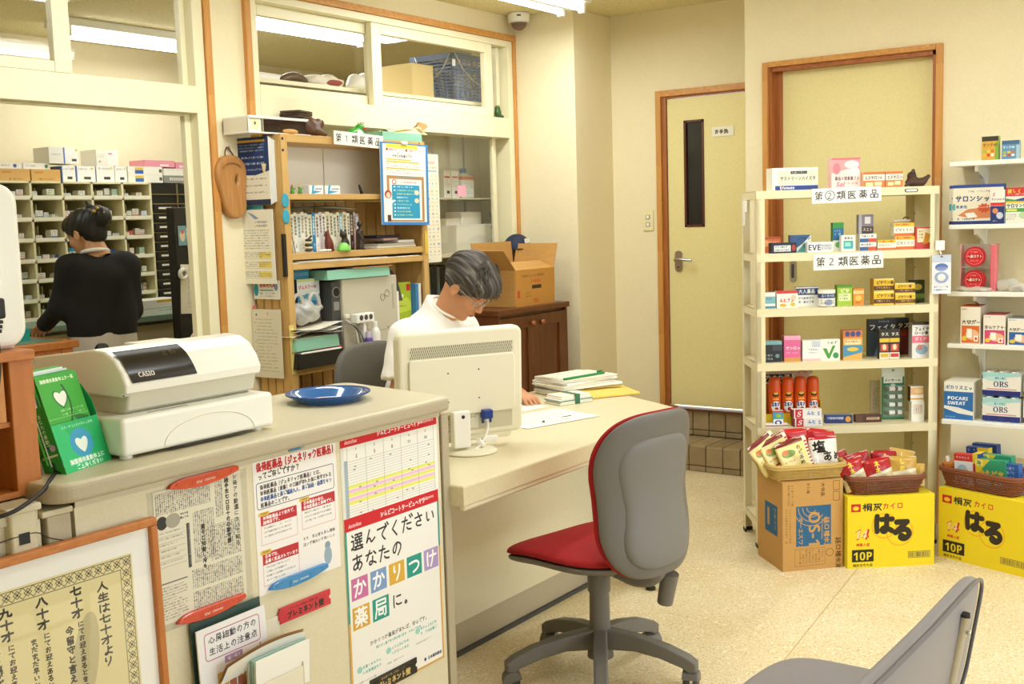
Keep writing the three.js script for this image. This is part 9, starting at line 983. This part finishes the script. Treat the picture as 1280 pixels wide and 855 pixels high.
// the dispenser: standing with her back to the room, head turned left, reaching for the table
{const p=thing('person','standing person in black sweater with hair clipped up, working in the dispensary','person',[3.45,0,-5.03],2.834);
const Hc=[.03,1.452,.072],Q=new THREE.Quaternion().setFromEuler(new THREE.Euler(.36,.6,0,'YXZ')),sc=.97;
const J={pel:[0,.9,0],che:[0,1.2,.0],neck:[0,1.33,.01],nape:[.01,1.4,.035],sR:[-.15,1.285,.0],sL:[.15,1.285,.0],eL:[.19,1.09,.02],wL:[.235,1.0,.18],eR:[-.172,1.05,.06],wR:[-.09,1.0,.22]};
const arm=(x,y,z,S,E,W,a,b,c)=>smin(capsule(x,y,z,S,E,a,b),capsule(x,y,z,E,W,b,c),.03);
const body=(x,y,z)=>{let d=Math.min(arm(x,y,z,J.sL,J.eL,J.wL,.04,.034,.023),arm(x,y,z,J.sR,J.eR,J.wR,.04,.034,.023));d=smin(d,capsule(x,y,z,J.pel,J.che,.11,.105),.06);d=smin(d,capsule(x,y,z,J.neck,J.nape,.05,.047),.04);for(const s of[-1,1])d=smin(d,capsule(x,y,z,[s*.075,.85,0],[s*.08,.08,0],.075,.045),.04);return d;};
const ps=[sdfMesh([-.32,.02,-.16],[.36,1.5,.3],.012,body)];{const g=sdfMesh([-.12,-.15,-.14],[.12,.15,.14],.0036,(x,y,z)=>smin(headField(x,y,z),capsule(x,y,z,[0,-.05,-.03],[0,-.15,-.045],.045,.047),.02));g.scale(sc,sc,sc).applyQuaternion(Q).translate(...Hc);ps.push(g);}
for(const[w,s,yw,rx]of[[J.wL,-1,.1,.35],[J.wR,1,-.2,.3]]){const g=sdfMesh([-.08,-.07,-.05],[.08,.03,.18],.0036,(x,y,z)=>handField(x,y,z,s,.8));g.scale(.9,.9,.9).rotateX(rx).rotateY(yw).translate(w[0],w[1],w[2]);ps.push(g);}part('body',merge(ps),skinTone(0xd09a70),p);
const sw=(x,y,z)=>{let d=Math.min(arm(x,y,z,J.sL,J.eL,J.wL,.062,.055,.04),arm(x,y,z,J.sR,J.eR,J.wR,.062,.055,.04));const cutL=Math.hypot(x-J.wL[0],y-J.wL[1],z-J.wL[2]);d=Math.max(d,.03-cutL);let b=capsule(x,y,z,[0,.98,0],[0,1.2,0],.15,.14);const e=Math.hypot(x/.175,z/.125);b=(e-1)*.12*(y<1.28?1:1);b=smax(b,y-1.29,.08);d=smin(d,b,.045);d=smin(d,capsule(x,y,z,[-.1,1.28,0],[.1,1.28,0],.065,.065),.06);d+=.004*Math.sin(y*26+x*20)*Math.sin(x*17+z*25);d=smax(d,-(Math.hypot(x-.004,(y-1.4)*.9,z-.028)-.072),.01);return Math.max(d,.935-y);};
part('sweater',sdfMesh([-.32,.9,-.2],[.38,1.42,.34],.008,sw),std(0x14120f,.9),p);part('collar',tube(Array.from({length:24},(_,i)=>{const a=(i/24)*Math.PI*2;return V(.004+.062*Math.cos(a),1.358-.012*Math.sin(a),.022+.056*Math.sin(a));}),.011,60,8,true),M.paper,p);
part('skirt',sdfMesh([-.3,.36,-.26],[.3,1.0,.26],.011,(x,y,z)=>{const k=.165+(.95-y)*.08;const e=Math.hypot(x/k,z/(k*.76));let d=(e-1)*k*.76+.006*Math.sin(Math.atan2(z,x)*9)*Math.min(1,(.95-y)*4);d=Math.max(d,y-.97);return Math.max(d,.4-y);}),std(0xc6bfae,.85),p);for(const s of[-1,1])part('shoe',cushion(superE(.085,.24,2.6),.07,([x,y,z])=>[s*.08+x,.036+z,.04+y],{seg:24,rings:5}),M.white,p);
const hf=(x,y,z)=>{let d=ellip(x,y,z,[0,.04,-.014],[.088,.094,.106]);d=smin(d,ellip(x,y,z,[-.012,.05,-.118],[.058,.056,.05]),.03);d=smin(d,capsule(x,y,z,[-.005,.1,-.085],[.0,.15,-.075],.018,.008),.016);d=smin(d,ellip(x,y,z,[0,.07,.06],[.062,.036,.042]),.03);d+=.0022*Math.sin(x*140+y*50)+.0016*Math.sin(z*160+y*70);d=smax(d,-ellip(x,y,z,[0,-.055,.075],[.084,.09,.088]),.012);d=smin(d,ellip(x,y,z,[0,-.03,-.062],[.062,.05,.045]),.03);d=Math.max(d,-.085-y+(z>-.03?(z+.03)*.8:0));for(const s of[-1,1])d=smax(d,-ellip(x,y,z,[s*.095,-.022,.004],[.03,.036,.026]),.006);return d;};
const hg=sdfMesh([-.12,-.1,-.185],[.12,.19,.14],.0038,hf);hg.scale(sc,sc,sc).applyQuaternion(Q).translate(...Hc);const hair=part('hair',hg,std(0x14100d,.45),p);const gl=part('glasses',glassesGeo(),M.black,p);gl.scale.setScalar(sc);gl.quaternion.copy(Q);gl.position.set(...Hc);const ck=part('hair_clip',merge([0,1,2,3,4].map((i)=>new THREE.SphereGeometry(.012-.0015*(i%3),10,8).translate(.05-i*.02,.07+.016*Math.sin(i*2.2),-.158+.012*Math.abs(i-2)))),M.brass,p);ck.scale.setScalar(sc);ck.quaternion.copy(Q);ck.position.set(...Hc);
}
for(const o of scene.children)shade(o);
renderer.render(scene,camera);
